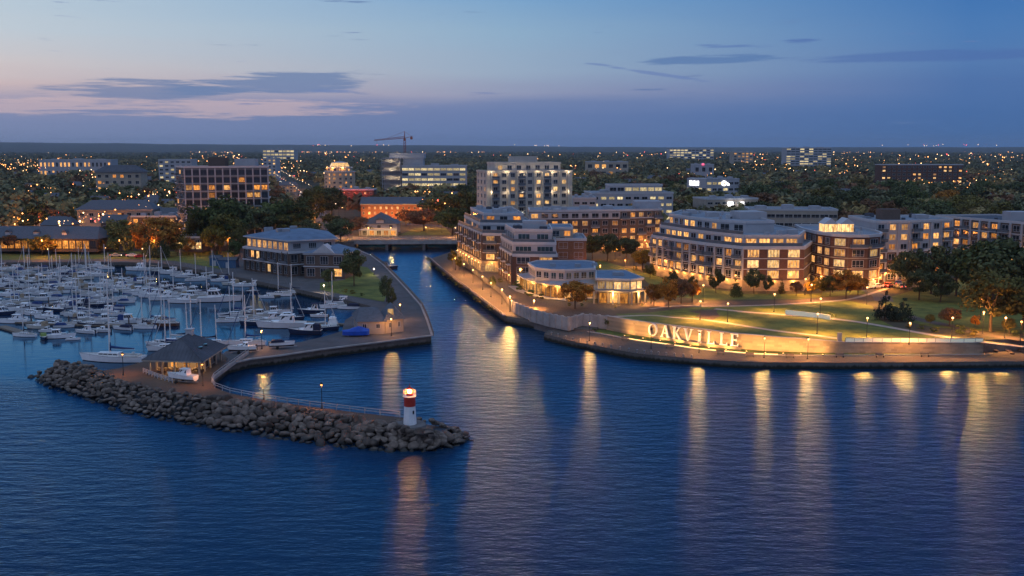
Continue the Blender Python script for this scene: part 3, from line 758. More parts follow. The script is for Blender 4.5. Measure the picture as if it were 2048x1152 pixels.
def cruiser(kind, Lh, hullmat, top='gelcoat', fly=False, canvas=None):
    o = empty('motor_cruiser', (0,0,0)); B = Lh*0.33; fb = 0.7+Lh*0.055
    hull_mesh(Lh,B,fb,0.35,2.3,None,boot=0.16,transom=0.85,bowrake=0.09).build('hull',[M_[hullmat],M_['bottom_paint'],M_['deck'],M_['white_trim']],o)
    c = MB(); cabin(c,-Lh*.02,Lh*.33,B*.34,B*.16,fb*1.05,fb+.55,0,Lh*.09,0,1,(.4,.75),3); c.build('foredeck_cabin',[M_['gelcoat'],M_['boat_glass']],o)
    c = MB(); z1 = fb+1.55+Lh*.03; cabin(c,-Lh*.24,Lh*.10,B*.38,B*.32,fb*.98,z1,.15,Lh*.10,0,1,(.42,.9),3); c.build('wheelhouse',[M_[top],M_['boat_glass']],o)
    t = MB(); t.obox((-Lh*.10,0,z1),(Lh*.30,B*.72,.09)); t.build('hardtop',[M_['gelcoat']],o)
    if fly:
        f = MB(); cabin(f,-Lh*.2,Lh*.02,B*.30,B*.25,z1+.09,z1+.62,.1,.35,0,1,(.5,.95),1); f.build('flybridge',[M_['gelcoat'],M_['boat_glass']],o)
        f = MB(); f.tube((-Lh*.2,0,z1+.1),(-Lh*.24,0,z1+2.2),.05,.03,5); f.obox((-Lh*.22,0,z1+1.5),(.5,1.0,.12)); f.ball((-Lh*.22,0,z1+1.85),.22,0,8,5); f.build('radar_mast',[M_['white_trim']],o)
    if canvas:
        f = MB(); cabin(f,-Lh*.46,-Lh*.22,B*.38,B*.38,fb,z1-.1,.25,.05,0); f.build('cockpit_canvas',[M_[canvas]],o)
    rl = MB()
    for sg in (1,-1):
        pts = [(-Lh*.05,sg*B*.46,fb+.55),(Lh*.2,sg*B*.42,fb+.68),(Lh*.4,sg*B*.25,fb*1.2+.62),(Lh*.55,sg*.1,fb*1.3+.62)]
        rl.path(pts,.024,3)
        for p in pts: rl.tube((p[0],p[1],fb),p,.02,.02,3)
    rl.build('bow_rail',[M_['steel']],o)
    BO[kind] = o; return o
def runabout(kind, Lh, hullmat, cover=None, hard=False):
    o = empty('motorboat', (0,0,0)); B = Lh*0.36; fb = 0.55+Lh*0.04
    hull_mesh(Lh,B,fb,0.3,2.2,None,boot=0.12,transom=0.9,bowrake=0.08).build('hull',[M_[hullmat],M_['bottom_paint'],M_['deck'],M_['white_trim']],o)
    if cover and not hard:
        c = MB(); cabin(c,-Lh*.46,Lh*.16,B*.46,B*.36,fb*.98,fb+.75,.5,.9,0); c.build('boat_cover',[M_[cover]],o)
    else:
        c = MB(); cabin(c,-Lh*.02,Lh*.28,B*.36,B*.18,fb*1.04,fb+.45,0,Lh*.10,0,1,(.35,.8),2); c.build('cuddy',[M_['gelcoat'],M_['boat_glass']],o)
        c = MB(); cabin(c,-Lh*.2,Lh*.06,B*.36,B*.30,fb,fb+(1.5 if hard else .85),.1,.5,0,1,(.3,.92),2); c.build('windscreen',[M_['gelcoat'],M_['boat_glass']],o)
        if hard:
            c = MB(); c.obox((-Lh*.1,0,fb+1.5),(Lh*.3,B*.75,.08)); c.build('canopy',[M_[cover or 'gelcoat']],o)
    m = MB(); m.obox((-Lh*.5,0,fb*.3),(.45,.35,.85)); m.obox((-Lh*.52,0,-.3),(.18,.14,.7)); m.build('outboard',[M_['dark_trim']],o)
    BO[kind] = o; return o
sailboat('sail_blue', 9.5, 'gelcoat', 'canvas_blue'); sailboat('sail_navy', 8.5, 'gelcoat', 'canvas_navy', jib=False)
sailboat('sail_tan', 9.0, 'gelcoat_cream', 'canvas_tan'); sailboat('sail_brown', 9.5, 'gelcoat_brown', 'canvas_blue')
sailboat('sail_dark', 9.0, 'gelcoat_navy', 'canvas_white'); sailboat('sail_big', 13.6, 'gelcoat', 'canvas_blue', 16.5, jib=False)
cruiser('cruiser_white', 9.5, 'gelcoat'); cruiser('cruiser_fly', 11.5, 'gelcoat', fly=True); cruiser('cruiser_blue', 9.0, 'gelcoat', canvas='canvas_blue')
cruiser('cruiser_navy', 9.0, 'gelcoat_navy', canvas='canvas_navy'); cruiser('cruiser_cream', 8.6, 'gelcoat_cream', canvas='canvas_tan')
runabout('run_white', 6.0, 'gelcoat'); runabout('run_blue', 6.2, 'gelcoat', 'canvas_blue'); runabout('run_green', 5.5, 'gelcoat_navy', 'canvas_green')
runabout('run_navy', 6.4, 'gelcoat', 'canvas_navy'); runabout('run_hard', 6.6, 'gelcoat', 'canvas_white', True); runabout('run_dark', 6.2, 'gelcoat_navy', 'canvas_navy', True)
BOAT_WORDS = {'sail_blue':'white sailboat, blue sail cover','sail_navy':'white sailboat, navy sail cover','sail_tan':'cream sailboat, tan sail cover',
 'sail_brown':'brown sailboat, blue sail cover','sail_dark':'dark sailboat, white sail cover','sail_big':'large white sailboat, long blue cover',
 'cruiser_white':'white motor cruiser','cruiser_fly':'large white flybridge cruiser','cruiser_blue':'white cruiser, blue stern canvas',
 'cruiser_navy':'dark hulled motor cruiser','cruiser_cream':'cream cruiser, tan canvas','run_white':'small white open motorboat',
 'run_blue':'small motorboat, blue cover','run_green':'small motorboat, green cover','run_navy':'small motorboat, navy cover',
 'run_hard':'small white canopy motorboat','run_dark':'small dark canopy motorboat'}
TREEB = {k: (o, list(o.children)) for k, o in BO.items()}
USEDB = set()
def boat(kind, x, y, deg, sc_, label, group='boats moored in the marina', z=0.0):
    o, ch = TREEB[kind]
    if kind in USEDB: o = copy_tree(o, None, ch)
    USEDB.add(kind)
    o.location = (x,y,z); o.rotation_euler.z = radians(deg); o.scale = (sc_,)*3
    return tag(o, label, 'boat', group)

# ------------------------------------------------------------------ boulders
ROCKS = []
for s_ in range(7):
    import bmesh
    bm = bmesh.new(); bmesh.ops.create_icosphere(bm, subdivisions=3, radius=1.0); r = random.Random(40+s_)
    off = Vector((r.uniform(0,50), r.uniform(0,50), r.uniform(0,50)))
    cuts = [(Vector((r.gauss(0,1),r.gauss(0,1),r.gauss(0,1))).normalized(), r.uniform(.48,.80)) for _ in range(8)]
    for v in bm.verts:
        p = v.co.copy()
        for n_, d in cuts:
            t = p.dot(n_)
            if t > d: p -= n_*(t-d)*0.95
        p *= 1 + 0.10*mnoise.noise(p*1.6+off) + 0.05*mnoise.noise(p*4+off)
        v.co = Vector((p.x*1.0, p.y*r.uniform(.86,.88), p.z*.78))
    me = bpy.data.meshes.new('boulder'); bm.to_mesh(me); bm.free(); me.materials.append(M_['rock'])
    for p in me.polygons: p.use_smooth = True
    ROCKS.append(me)

# ------------------------------------------------------------------ windows and balconies
WM = {}
GLASS = {'d':'glass_dark','t':'glass_teal','w':'glow_warm','a':'glow_amber','p':'glow_pale','o':'glow_office'}
def window_mesh(w, h, g, mull=2, frame='white_trim', trans=True):
    k = (round(w,2), round(h,2), g, mull, frame, trans)
    if k in WM: return WM[k]
    mb = MB(); f = 0.09; d = 0.10
    def bar(x0,z0,x1,z1): mb.box(x0,-0.02,z0,x1,d,z1,0)
    bar(-w/2,0,w/2,f); bar(-w/2,h-f,w/2,h); bar(-w/2,f,-w/2+f,h-f); bar(w/2-f,f,w/2,h-f)
    n = mull
    for i in range(1, n): 
        x = -w/2 + w*i/n; bar(x-0.035,f,x+0.035,h-f)
    if trans and h > 1.6: mb.box(-w/2+f,-0.02,h*.28-.03,w/2-f,d-.02,h*.28+.03,0)
    mb.add([(w/2-f,0.04,f),(-w/2+f,0.04,f),(-w/2+f,0.04,h-f),(w/2-f,0.04,h-f)], [(0,1,2,3)], 1)
    WM[k] = mb.mesh('window', [M_[frame], M_[GLASS[g]]]); return WM[k]
BM = {}
def balcony_meshes(w, d, glassy, mat_):
    k = (round(w,1), d, glassy, mat_)
    if k in BM: return BM[k]
    s = MB(); s.box(-w/2,0,-.18,w/2,d,0)
    r = MB(); 
    if glassy:
        for a in ((-w/2,d-.05,w/2,d),( -w/2,0,-w/2+.04,d-.05),(w/2-.04,0,w/2,d-.05)): r.box(a[0],a[1],.05,a[2],a[3],.95,1)
        r.box(-w/2,d-.07,.95,w/2,d+.02,1.02)
    else:
        r.box(-w/2,d-.06,.95,w/2,d,1.03); r.box(-w/2,d-.06,.08,w/2,d,.13); n = max(3,int(w/.45))
        for i in range(n+1): x = -w/2+.03+(w-.06)*i/n; r.box(x-.02,d-.05,.13,x+.02,d-.01,.95)
        for x in (-w/2,w/2-.05): r.box(x,0,.95,x+.05,d-.06,1.02)
    BM[k] = (s.mesh('balcony',[M_[mat_]]), r.mesh('railing',[M_['dark_trim'],M_['rail_glass']])); return BM[k]
class Bld:
    def __init__(s, name, loc, label, cat='building', group=None, maxwin=100, seed=1):
        s.o = empty(name, loc, label, cat, group); s.w = []; s.maxwin = maxwin; s.r = random.Random(seed); s.walls = {}; s.bal = 0
    def wall(s, mat_, name='wall'):
        k = (mat_, name)
        if k not in s.walls: s.walls[k] = MB()
        return s.walls[k]
    def tier(s, poly, z0, z1, wallm, roofm='roof_membrane', parapet=0.5, trim='white_trim', over=0.25):
        s.wall(wallm).prism(poly, z0, z1, 0)
        p = [Vector(q[:2]) for q in poly]
        if area(p) < 0: p = p[::-1]
        c = sum(p, Vector((0,0)))/len(p)
        n = len(p)
        if parapet:   # a ring proud of the wall, open in the middle where the roof sheet lies
            outer = [q + (q-c).normalized()*over for q in p]; inner = [q - (q-c).normalized()*0.35 for q in p]
            m = s.wall(trim, 'parapet')
            for i in range(n):
                j = (i+1) % n
                a,b,d,e = outer[i],outer[j],inner[j],inner[i]
                m.add([(a.x,a.y,z1-.35),(b.x,b.y,z1-.35),(b.x,b.y,z1+parapet),(a.x,a.y,z1+parapet)],[(0,1,2,3)])
                m.add([(a.x,a.y,z1+parapet),(b.x,b.y,z1+parapet),(d.x,d.y,z1+parapet),(e.x,e.y,z1+parapet)],[(0,1,2,3)])
                m.add([(e.x,e.y,z1+parapet),(d.x,d.y,z1+parapet),(d.x,d.y,z1+.02),(e.x,e.y,z1+.02)],[(0,1,2,3)])
                m.add([(a.x,a.y,z1-.35),(q_ := p[i]).to_tuple() + (z1-.35,),p[j].to_tuple() + (z1-.35,),(b.x,b.y,z1-.35)],[(0,1,2,3)])
        s.wall(roofm, 'roof').sheet(p, z1+.012)
    def band(s, poly, z, h=0.3, out=0.12, mat_='white_trim'):
        """a floor band or cornice round a tier"""
        p = [Vector(q[:2]) for q in poly]
        if area(p) < 0: p = p[::-1]
        n = len(p); m = s.wall(mat_, 'floor_band')
        for i in range(n):
            a, b = p[i], p[(i+1)%n]; t = (b-a).normalized(); nn = Vector((t.y,-t.x))
            a2 = a+nn*out-t*out*.5; b2 = b+nn*out+t*out*.5
            m.add([(a.x,a.y,z),(b.x,b.y,z),(b2.x,b2.y,z),(a2.x,a2.y,z),(a.x,a.y,z+h),(b.x,b.y,z+h),(b2.x,b2.y,z+h),(a2.x,a2.y,z+h)],
                  [(0,1,2,3),(3,2,6,7),(7,6,5,4),(0,3,7,4),(1,5,6,2)])
    def face(s, a, b, z0, nst, sth, bay, wf=.55, hf=.6, sill=.22, lit=.35, litk='wa', dark='d', mull=2, frame='white_trim',
             balc=0, balw=1.0, glassy=True, balmat='white_trim', pier=None, pierd=.18, skip=None, ends=.0, cen=None):
        a = Vector(a[:2]); b = Vector(b[:2]); d = b-a; Ln = d.length; t = d.normalized(); nn = Vector((t.y,-t.x))
        c = Vector(s.o.location[:2]) if cen is None else Vector(cen[:2])
        if ((a+b)/2 - c).dot(nn) < 0: nn = -nn
        n = max(1, round((Ln-2*ends)/bay)); bw = (Ln-2*ends)/n; ang = atan2(nn.y, nn.x) - pi/2
        if pier:
            m = s.wall(pier, 'pier')
            for i in range(n+1):
                q = a + t*(ends+bw*i) + nn*(pierd/2+.003); m.obox((q.x,q.y,z0), (bw*.16, pierd, nst*sth), ang)
        for k in range(nst):
            for i in range(n):
                if skip and skip(k, i, n): continue
                q = a + t*(ends+bw*(i+.5)); g = s.r.choice(litk) if s.r.random() < lit else s.r.choice(dark)
                wd = round(bw*wf,1); hh = round(sth*hf,1)
                s.w.append((q.x+nn.x*.004, q.y+nn.y*.004, z0+k*sth+sth*sill, ang, wd, hh, g, mull, frame))
                if balc and s.bal < 95 and (k*3+i) % balc == 0 and k > 0:
                    sm, rm = balcony_meshes(bw*balw, 1.35, glassy, balmat); s.bal += 1
                    o1 = link(bpy.data.objects.new('balcony', sm)); o1.parent = s.o
                    o1.location = Vector((q.x+nn.x*.01,q.y+nn.y*.01,z0+k*sth+.06)) - s.o.location; o1.rotation_euler.z = ang
                    o2 = link(bpy.data.objects.new('railing', rm)); o2.parent = o1
    def wlamps(s, a, b, n, z, e, col=None, out=.9, cen=None):
        a = Vector(a[:2]); b = Vector(b[:2]); t = (b-a).normalized(); nn = Vector((t.y,-t.x)); c = Vector(s.o.location[:2]) if cen is None else Vector(cen[:2])
        if ((a+b)/2-c).dot(nn) < 0: nn = -nn
        if 'wl' not in KIDS:
            m = MB(); m.box(-.1,0,-.1,.1,.25,.1,0); m.ball((0,.38,0),.17,1,8,5); KIDS['wl'] = m.mesh('wall_lamp',[M_['black_iron'],M_['bulb']])
        for k in range(n):
            q = a.lerp(b,(k+.5)/n); o = link(bpy.data.objects.new('wall_lamp', KIDS['wl'])); o.parent = s.o
            o.location = Vector((q.x+nn.x*.02,q.y+nn.y*.02,z))-s.o.location; o.rotation_euler.z = atan2(nn.y,nn.x)-pi/2
            point(o, -.1, e, col or WARM, .2, (0,out+.3))
    def rail(s, poly, z, h=1.0, mat_='rail_glass', out=0.0):
        p = [Vector(q[:2]) for q in poly]; m = s.wall(mat_, 'terrace_railing'); c = sum(p, Vector((0,0)))/len(p)
        p = [q + (q-c).normalized()*(out-.5) for q in p]
        m.ribbon(p, .05, z+h, 0, h); s.wall('steel', 'handrail').ribbon(p, .09, z+h+.06, 0, .06)
    def clutter(s, poly, z, n, seed=1):
        r = random.Random(seed); p = [Vector(q[:2]) for q in poly]; c = sum(p, Vector((0,0)))/len(p); k = 0
        while k < n:
            q = Vector((r.uniform(min(a.x for a in p),max(a.x for a in p)), r.uniform(min(a.y for a in p),max(a.y for a in p)))); k += 1
            if inside(c+(q-c)*1.25, p):
                a = r.uniform(.7,2.2); s.unit(q.x, q.y, z+.02, a, a*r.uniform(.6,1.3), r.uniform(.5,1.3), r.choice(['roof_metal','white_trim','grey_stucco','roof_dark']), r.uniform(0,1.5), r.choice(['air_unit','roof_vent']))
    def part(s, name, mb, mats, label=None):
        o = mb.build(name, mats if isinstance(mats,(list,tuple)) else [M_[mats]], s.o)
        if label: o['label'] = label
        return o
    def unit(s, x, y, z, sx, sy, h, mat_='grey_stucco', ang=0, name='roof_plant'):
        m = MB(); m.obox((x,y,z),(sx,sy,h),ang); m.obox((x,y,z+h),(sx*.9,sy*.9,.12),ang); return s.part(name, m, mat_)
    def done(s):
        cx = Vector(s.o.location)
        for (mt, nm), mb in s.walls.items(): mb.build(nm, [M_[mt]], s.o)
        ws = sorted(s.w, key=lambda q: q[1])
        for q in ws[:s.maxwin]:
            o = link(bpy.data.objects.new('window', window_mesh(*q[4:8], q[8]))); o.parent = s.o
            o.location = Vector(q[:3])-cx; o.rotation_euler.z = q[3]
        if len(ws) > s.maxwin:
            mb = MB(); mats = []
            for q in ws[s.maxwin:]:
                me = window_mesh(*q[4:8], q[8]); ca, sa = cos(q[3]), sin(q[3])
                vs = [(q[0]+v.co.x*ca-v.co.y*sa, q[1]+v.co.x*sa+v.co.y*ca, q[2]+v.co.z) for v in me.vertices]
                b0 = len(mb.v)
                for mt in me.materials:
                    if mt not in mats: mats.append(mt)
                mb.v.extend(vs)
                for p in me.polygons:
                    mb.f.append(tuple(i+b0 for i in p.vertices)); mb.m.append(mats.index(me.materials[p.material_index])); mb.sm.append(False)
            o = mb.build('window', mats, s.o); o['kind'] = 'stuff'
        return s.o
# ------------------------------------------------------------------ buildings
FOOT = []      # footprints kept clear of trees: polygon, clear depth in front
def keep(poly, front=10): FOOT.append((poly, front, min(p[1] for p in poly), min(p[0] for p in poly), max(p[0] for p in poly), max(p[1] for p in poly)))
def ctr(poly): return (sum(p[0] for p in poly)/len(poly), sum(p[1] for p in poly)/len(poly))
def gable(mb, poly4, z0, z1, m=0, over=0.5, hip=0.0, wall=None):
    """pitched roof on a quad a,b,c,d whose ridge runs parallel to a-b"""
    a,b,c,d = [Vector(p[:2]) for p in poly4]; cc = (a+b+c+d)/4
    u = (b-a).normalized(); v = (d-a).normalized()
    a,b,c,d = a-u*over-v*over, b+u*over-v*over, c+u*over+v*over, d-u*over+v*over
    r0 = (a+d)/2 + u*hip; r1 = (b+c)/2 - u*hip
    A,B,C_,D_ = [(p.x,p.y,z0) for p in (a,b,c,d)]; R0 = (r0.x,r0.y,z1); R1 = (r1.x,r1.y,z1)
    mb.add([A,B,C_,D_,R0,R1], [(0,1,5,4),(2,3,4,5),(1,2,5),(3,0,4),(3,2,1,0)], m)
def office(name, label, px0, px1, D, z1, nst, wallm='white_stucco', dep=18, lit=.5, litk='o', dark='d', bay=4.0, wf=.8, hf=.5, slope=0.0,
           roofm='roof_membrane', cat='office block', group=None, front=25, side=None, unit=True, z0=ZP, seed=3, mull=2, pier=None, trim='white_trim', sk=None):
    x0 = (px0-1024)/F*D; x1 = (px1-1024)/F*D
    poly = [(x0,D),(x1,D+slope),(x1+ -slope/(x1-x0)*dep,D+slope+dep),(x0-slope/(x1-x0)*dep,D+dep)]
    c = ctr(poly); b = Bld(name, (c[0],c[1],z0), label, cat, group, seed=seed)
    b.tier(poly, z0-1, z1, wallm, roofm, trim=trim); keep(poly, front); sth = (z1-z0-.6)/nst; b.px = (px0+px1)/2
    b.face(poly[0], poly[1], z0+.1, nst, sth, bay, wf, hf, lit=lit, litk=litk, dark=dark, mull=mull, pier=pier, skip=sk)
    if side: b.face(poly[3] if side == 'l' else poly[1], poly[0] if side == 'l' else poly[2], z0+.1, nst, sth, bay, wf, hf, lit=lit, litk=litk, dark=dark, mull=mull)
    if unit:
        for k in range(3):
            t = (k+.6)/3.2; b.unit(x0+(x1-x0)*t, D+dep*.5+slope*t, z1+.02, (x1-x0)*.12, dep*.25, 1.4+.5*(k%2))
    return b, poly

# --- stepped brick apartments along the canal
b = Bld('apartment_building', (-4,355,ZP), 'stepped brick apartment building along the canal with lit arcade and white top storeys', 'building', seed=5)
T1 = [(-10,335),(12,331),(6,384),(-20.5,381)]; T2 = [(-11,343),(8,340),(3,386),(-18.3,384)]; T3 = [(-9.8,350),(4,348),(0,386),(-16,386)]
z1 = ZP+3.6; z2 = z1+9.0; z3 = z2+2.9; z4 = z3+2.9
b.tier([(-10.3,334.6),(12,330.7),(6,384),(-20.9,381)], -1, z1, 'stone_block', parapet=0.15, trim='stone_block'); b.tier(T1, z1, z2, 'brown_brick'); b.tier(T2, z2, z3, 'white_stucco'); b.tier(T3, z3, z4, 'white_stucco')
b.face((-10.3,334.6),(-20.9,381), ZP, 1, 3.5, 4.0, .62, .74, .06, .92, 'wp', mull=3, frame='dark_trim')
b.face((-10.3,334.6),(12,330.7), ZP, 1, 3.5, 5.4, .62, .74, .06, 1.0, 'p', mull=3, frame='dark_trim')
b.face((-10,335),(-20.5,381), z1, 3, 3.0, 4.2, .6, .62, .2, .45, 'wa', balc=2, balw=.8, glassy=False, pier='brown_brick', pierd=.4)
b.wlamps((-10.3,334.6),(-20.9,381), 8, ZP+2.9, 480); b.wlamps((-10.3,334.6),(12,330.7), 3, ZP+2.9, 600)
b.face((-10,335),(12,331), z1, 3, 3.0, 5.2, .5, .62, .2, .6, 'w', balc=3, balw=.8)
b.face((-11,343),(-18.3,384), z2, 1, 2.9, 4.2, .7, .7, .12, .3); b.face((-11,343),(8,340), z2, 1, 2.9, 4.5, .6, .7, .12, .6)
b.face((-9.8,350),(-16,386), z3, 1, 2.9, 4.2, .7, .7, .12, .25); b.face((-9.8,350),(4,348), z3, 1, 2.9, 4.5, .6, .7, .12, .4)
for zz, pl in ((z1+3,T1),(z1+6,T1)): b.band(pl, zz-.15)
b.rail([T1[3],T1[0],T1[1]], z2+.5); b.rail([T2[3],T2[0],T2[1]], z3+.5); b.clutter(T3, z4, 16, 2)
for t in (.2,.45,.7): b.unit(-7+t*8, 352+t*28, z4+.02, 3, 3, 1.3)
b.done(); keep(T1, 20)
b = Bld('apartment_building', (6,312,ZP), 'corner apartment block with two white upper storeys over red brick behind the restaurant', 'building', seed=9)
B1 = [(0,302),(13.7,300.5),(13.7,324),(-4,325)]; B2 = [(0.2,302.6),(13.3,301.2),(13.3,324),(-3.6,324.6)]; B3 = [(0.8,304.5),(12.2,303.2),(12.2,322),(-2,323)]
b.tier(B1, -1, 13, 'red_brick'); b.tier(B2, 13, 16.6, 'white_stucco'); b.tier(B3, 16.6, 20.4, 'white_stucco')
b.face(B1[0], B1[1], ZP, 3, 3.0, 6.6, .58, .7, .15, .75, 'wp', mull=3); b.wlamps(B1[3], B1[0], 4, ZP+2.7, 450); b.face(B1[3], B1[0], ZP, 3, 3.0, 4.4, .5, .65, .2, .3, pier='brown_brick', pierd=.4, balc=2, balw=.8, glassy=False)
b.face(B2[0], B2[1], 13, 1, 3.4, 6.4, .74, .68, .14, .0, dark='t', mull=4); b.face(B3[0], B3[1], 16.7, 1, 3.5, 5.8, .62, .66, .12, .0, dark='t', mull=3)
b.face(B2[3], B2[0], 13, 1, 3.4, 4.5, .65, .68, .14, .1, dark='t'); b.face(B3[3], B3[0], 16.7, 1, 3.5, 4.5, .65, .66, .14, .1, dark='t')
Wg = [(13.75,315),(23.5,315),(23.5,334),(13.75,334)]; Wt = [(12.3,320),(19.5,320),(19.5,334),(12.3,334)]
b.tier(Wg, 3, 16.6, 'orange_brick'); b.tier(Wt, 16.6, 19.8, 'cream_stucco', 'roof_blue')
b.face(Wg[0], Wg[1], ZP, 4, 3.1, 4.8, .6, .66, .16, .6, 'wa', balc=3); b.face((12.3,319.9),(19.5,319.9), 16.7, 1, 3.0, 3.6, .6, .6, .2, .6)
b.rail([B1[3],B1[0],B1[1]], 13.5,.8); b.rail([B2[3],B2[0],B2[1]], 17.1,.8); b.clutter(B3, 20.4, 8, 3); b.clutter(Wg, 16.6, 5, 4)
b.unit(7, 312, 20.42, 7.5, 4.5, 2.4, 'white_stucco'); b.unit(1.5, 316, 20.42, 2, 2, 1.2)
b.done(); keep(B1 + [(23.5,334)], 12)
# --- long back building and the cream tower
b = Bld('apartment_building', (33,415,ZP), 'long low brick apartment building closing the courtyard at the back', 'building', seed=12)
C1 = [(7,402),(44,407),(62,414),(60,434),(7,424)]
b.tier(C1, 3, 20.2, 'brown_brick'); 
b.face(C1[0], C1[1], ZP, 4, 3.2, 4.1, .55, .6, .2, .55, 'wa', balc=3, balw=.85, pier='brown_brick', pierd=.4); b.face(C1[1], C1[2], ZP, 5, 3.2, 3.9, .55, .6, .2, .55, 'aw', balc=4)
b.band(C1, 16.9, .35, .2); b.wlamps(C1[0], C1[1], 7, ZP+2.5, 800, ORANGE, 1.6); b.wlamps(C1[1], C1[2], 4, ZP+2.5, 900, ORANGE, 1.6)
mm = MB(); t = Vector((37,5)).normalized(); nn = Vector((t.y,-t.x))
q = [(7+nn.x*.18,402+nn.y*.18),(44+nn.x*.18,407+nn.y*.18),(44,407),(7,402)]; mm.prism(q, 17.25, 19.6); b.part('white_storey', mm, 'white_stucco')
b.face((7+nn.x*.2,402+nn.y*.2),(44+nn.x*.2,407+nn.y*.2), 17.1, 1, 2.6, 4.1, .7, .72, .1, .15)
for t in (.2,.5,.75): b.unit(10+t*40, 412+t*8, 20.22, 4, 3, 1.4)
b.clutter(C1, 20.2, 20, 5); b.unit(57, 424, 20.22, 11, 9, 3.0); b.done(); keep(C1, 30)
b = Bld('apartment_tower', (8,462,ZP), 'tall cream apartment tower with balcony bays and a stepped penthouse', 'tower', seed=21)
u = Vector((.963,.267)); v = Vector((-.267,.963)); o0 = Vector((-11.2,445))
def rect(a0, a1, d0, d1): return [tuple(o0+u*a0+v*d0), tuple(o0+u*a1+v*d0), tuple(o0+u*a1+v*d1), tuple(o0+u*a0+v*d1)]
D1 = rect(0,40,0,19); b.tier(D1, 3, 35, 'tower_cream', trim='tower_cream')
b.face(D1[0], D1[1], ZP, 10, 3.1, 4.0, .5, .62, .2, .26, 'wp', pier='tower_cream', pierd=.9, balc=3, balw=.8, ends=2)
b.face(D1[3], D1[0], ZP, 10, 3.1, 6.2, .3, .6, .2, .15, 'wp')
D2 = rect(4.5,35,2,17); b.tier(D2, 35, 38.7, 'tower_cream', trim='tower_cream'); b.face(D2[0], D2[1], 35.1, 1, 3.4, 4.4, .5, .6, .2, .45, 'p')
D3 = rect(14,25,5,15); b.tier(D3, 38.7, 41.5, 'tower_cream', trim='tower_cream', parapet=.2)
for k in range(6):
    p_ = o0+u*(2+7.2*k)-v*.6; point(b.o, 31.0, 200, WHITE, .3, (p_.x-8, p_.y-462-.8)); point(b.o, 22.0, 120, WHITE, .3, (p_.x-8, p_.y-462-.8)); point(b.o, 13.0, 120, WHITE, .3, (p_.x-8, p_.y-462-.8))
b.done(); keep(D1, 20)
# --- curved stepped building facing the park
b = Bld('apartment_building', (68,322,ZP), 'long curved apartment building facing the park with glowing windows and white terraces', 'building', seed=33)
Fp = [(46,328),(51.5,314),(58.5,300),(67,288.5),(84.6,288.5),(92,306),(86,345),(60,362)]
b.tier([(45.8,328),(51.2,313.7),(58.3,299.6),(66.9,288.1),(84.9,288.1),(92,306),(86,345),(60,362)], 3, 7.2, 'stone_block', parapet=.1, trim='stone_block')
b.tier(Fp, 7.2, 16.6, 'brown_brick'); m = MB(); m.prism([(66.9,288.38),(84.7,288.38),(84.7,288.9),(66.9,288.9)], 7.25, 16.1); b.part('brick_front', m, 'red_brick')
F2p = [(49,330),(54,315.5),(60.7,302),(67.6,290.3),(83.4,290.3),(90,307),(85,344),(60,360)]; b.tier(F2p, 16.6, 19.8, 'white_stucco')
F3p = [(53.5,340),(57.5,324),(64,310),(71,303.5),(80,305),(78,345),(61,360)]; b.tier(F3p, 19.8, 22.9, 'white_stucco')
for i in range(3):
    b.face(Fp[i], Fp[i+1], ZP, 1, 3.2, 3.8, .62, .74, .06, .85, 'wp', mull=2)
    b.face(Fp[i], Fp[i+1], 7.3, 3, 3.05, 3.8, .62, .66, .16, .72, 'wwa', balc=3, balw=.9, pier='grey_stucco', pierd=.45); b.wlamps(Fp[i], Fp[i+1], 4, ZP+2.9, 420)
    b.face(F2p[i], F2p[i+1], 16.7, 1, 3.0, 4.2, .7, .72, .1, .65, 'w', balc=0)
    b.face(F3p[i], F3p[i+1], 19.9, 1, 2.9, 4.2, .66, .7, .12, .3, 'w')
b.face(Fp[3], Fp[4], ZP+.1, 1, 3.2, 5.8, .62, .74, .06, .9, 'p', mull=4); b.face((67,288.37), (84.6,288.37), 7.4, 3, 3.05, 5.8, .58, .74, .12, .9, 'wp', dark='t', mull=4)
b.face(F2p[3], F2p[4], 16.7, 1, 3.0, 4.0, .8, .74, .1, .8, 'w', mull=3)
b.wlamps(Fp[3], Fp[4], 3, ZP+2.9, 420)
for zz in (10.3,13.4): b.band(Fp, zz, .22, .16)
b.band(Fp, 16.2, .4, .35)
b.rail(Fp[0:5], 17.1, .9); b.rail(F2p[0:4], 20.3, .9); b.clutter(F3p, 22.9, 22, 6); b.clutter([F2p[3],F2p[4],F2p[5],(80,306),(72,304)], 19.8, 8, 7)
b.unit(76, 322, 22.92, 9, 8, 2.2, 'white_stucco', .2); b.unit(66, 330, 22.92, 4, 4, 1.4); b.unit(62, 346, 22.92, 3, 5, 1.2); b.unit(84, 300, 19.82, 3, 3, 1.2)
b.done(); keep(Fp, 12)
# --- round fronted brick building with the glass penthouse, and its white wing
b = Bld('apartment_building', (105,312,ZP), 'brick apartment building with a rounded corner and a glowing glass penthouse on its roof', 'building', seed=41)
G1 = [(92,316),(92.6,303),(94.5,295),(98.5,291.2),(104,291),(108.5,294),(111,300),(112,308),(112,330),(94,332)]
b.tier(G1, 3, 19.8, 'red_brick', over=.4)
for i in range(7): b.face(G1[i], G1[i+1], ZP, 5, 3.1, 4.6, .62, .68, .14, .72 if 1 < i < 5 else .5, 'wa' if i < 2 else 'wp', mull=3, balc=4 if i > 2 else 0, balw=.9)
for i in range(1,6): b.wlamps(G1[i], G1[i+1], 1, ZP+2.9, 700)
for zz in (7.1,10.2,13.3,16.4): b.band(G1, zz-.15, .26, .22, 'cream_stucco')
b.clutter(G1, 19.8, 14, 8)
pn = MB(); pn.obox((99.3,306,19.85),(10,6.4,.2)); b.part('penthouse_floor', pn, 'white_trim')
pn = MB()
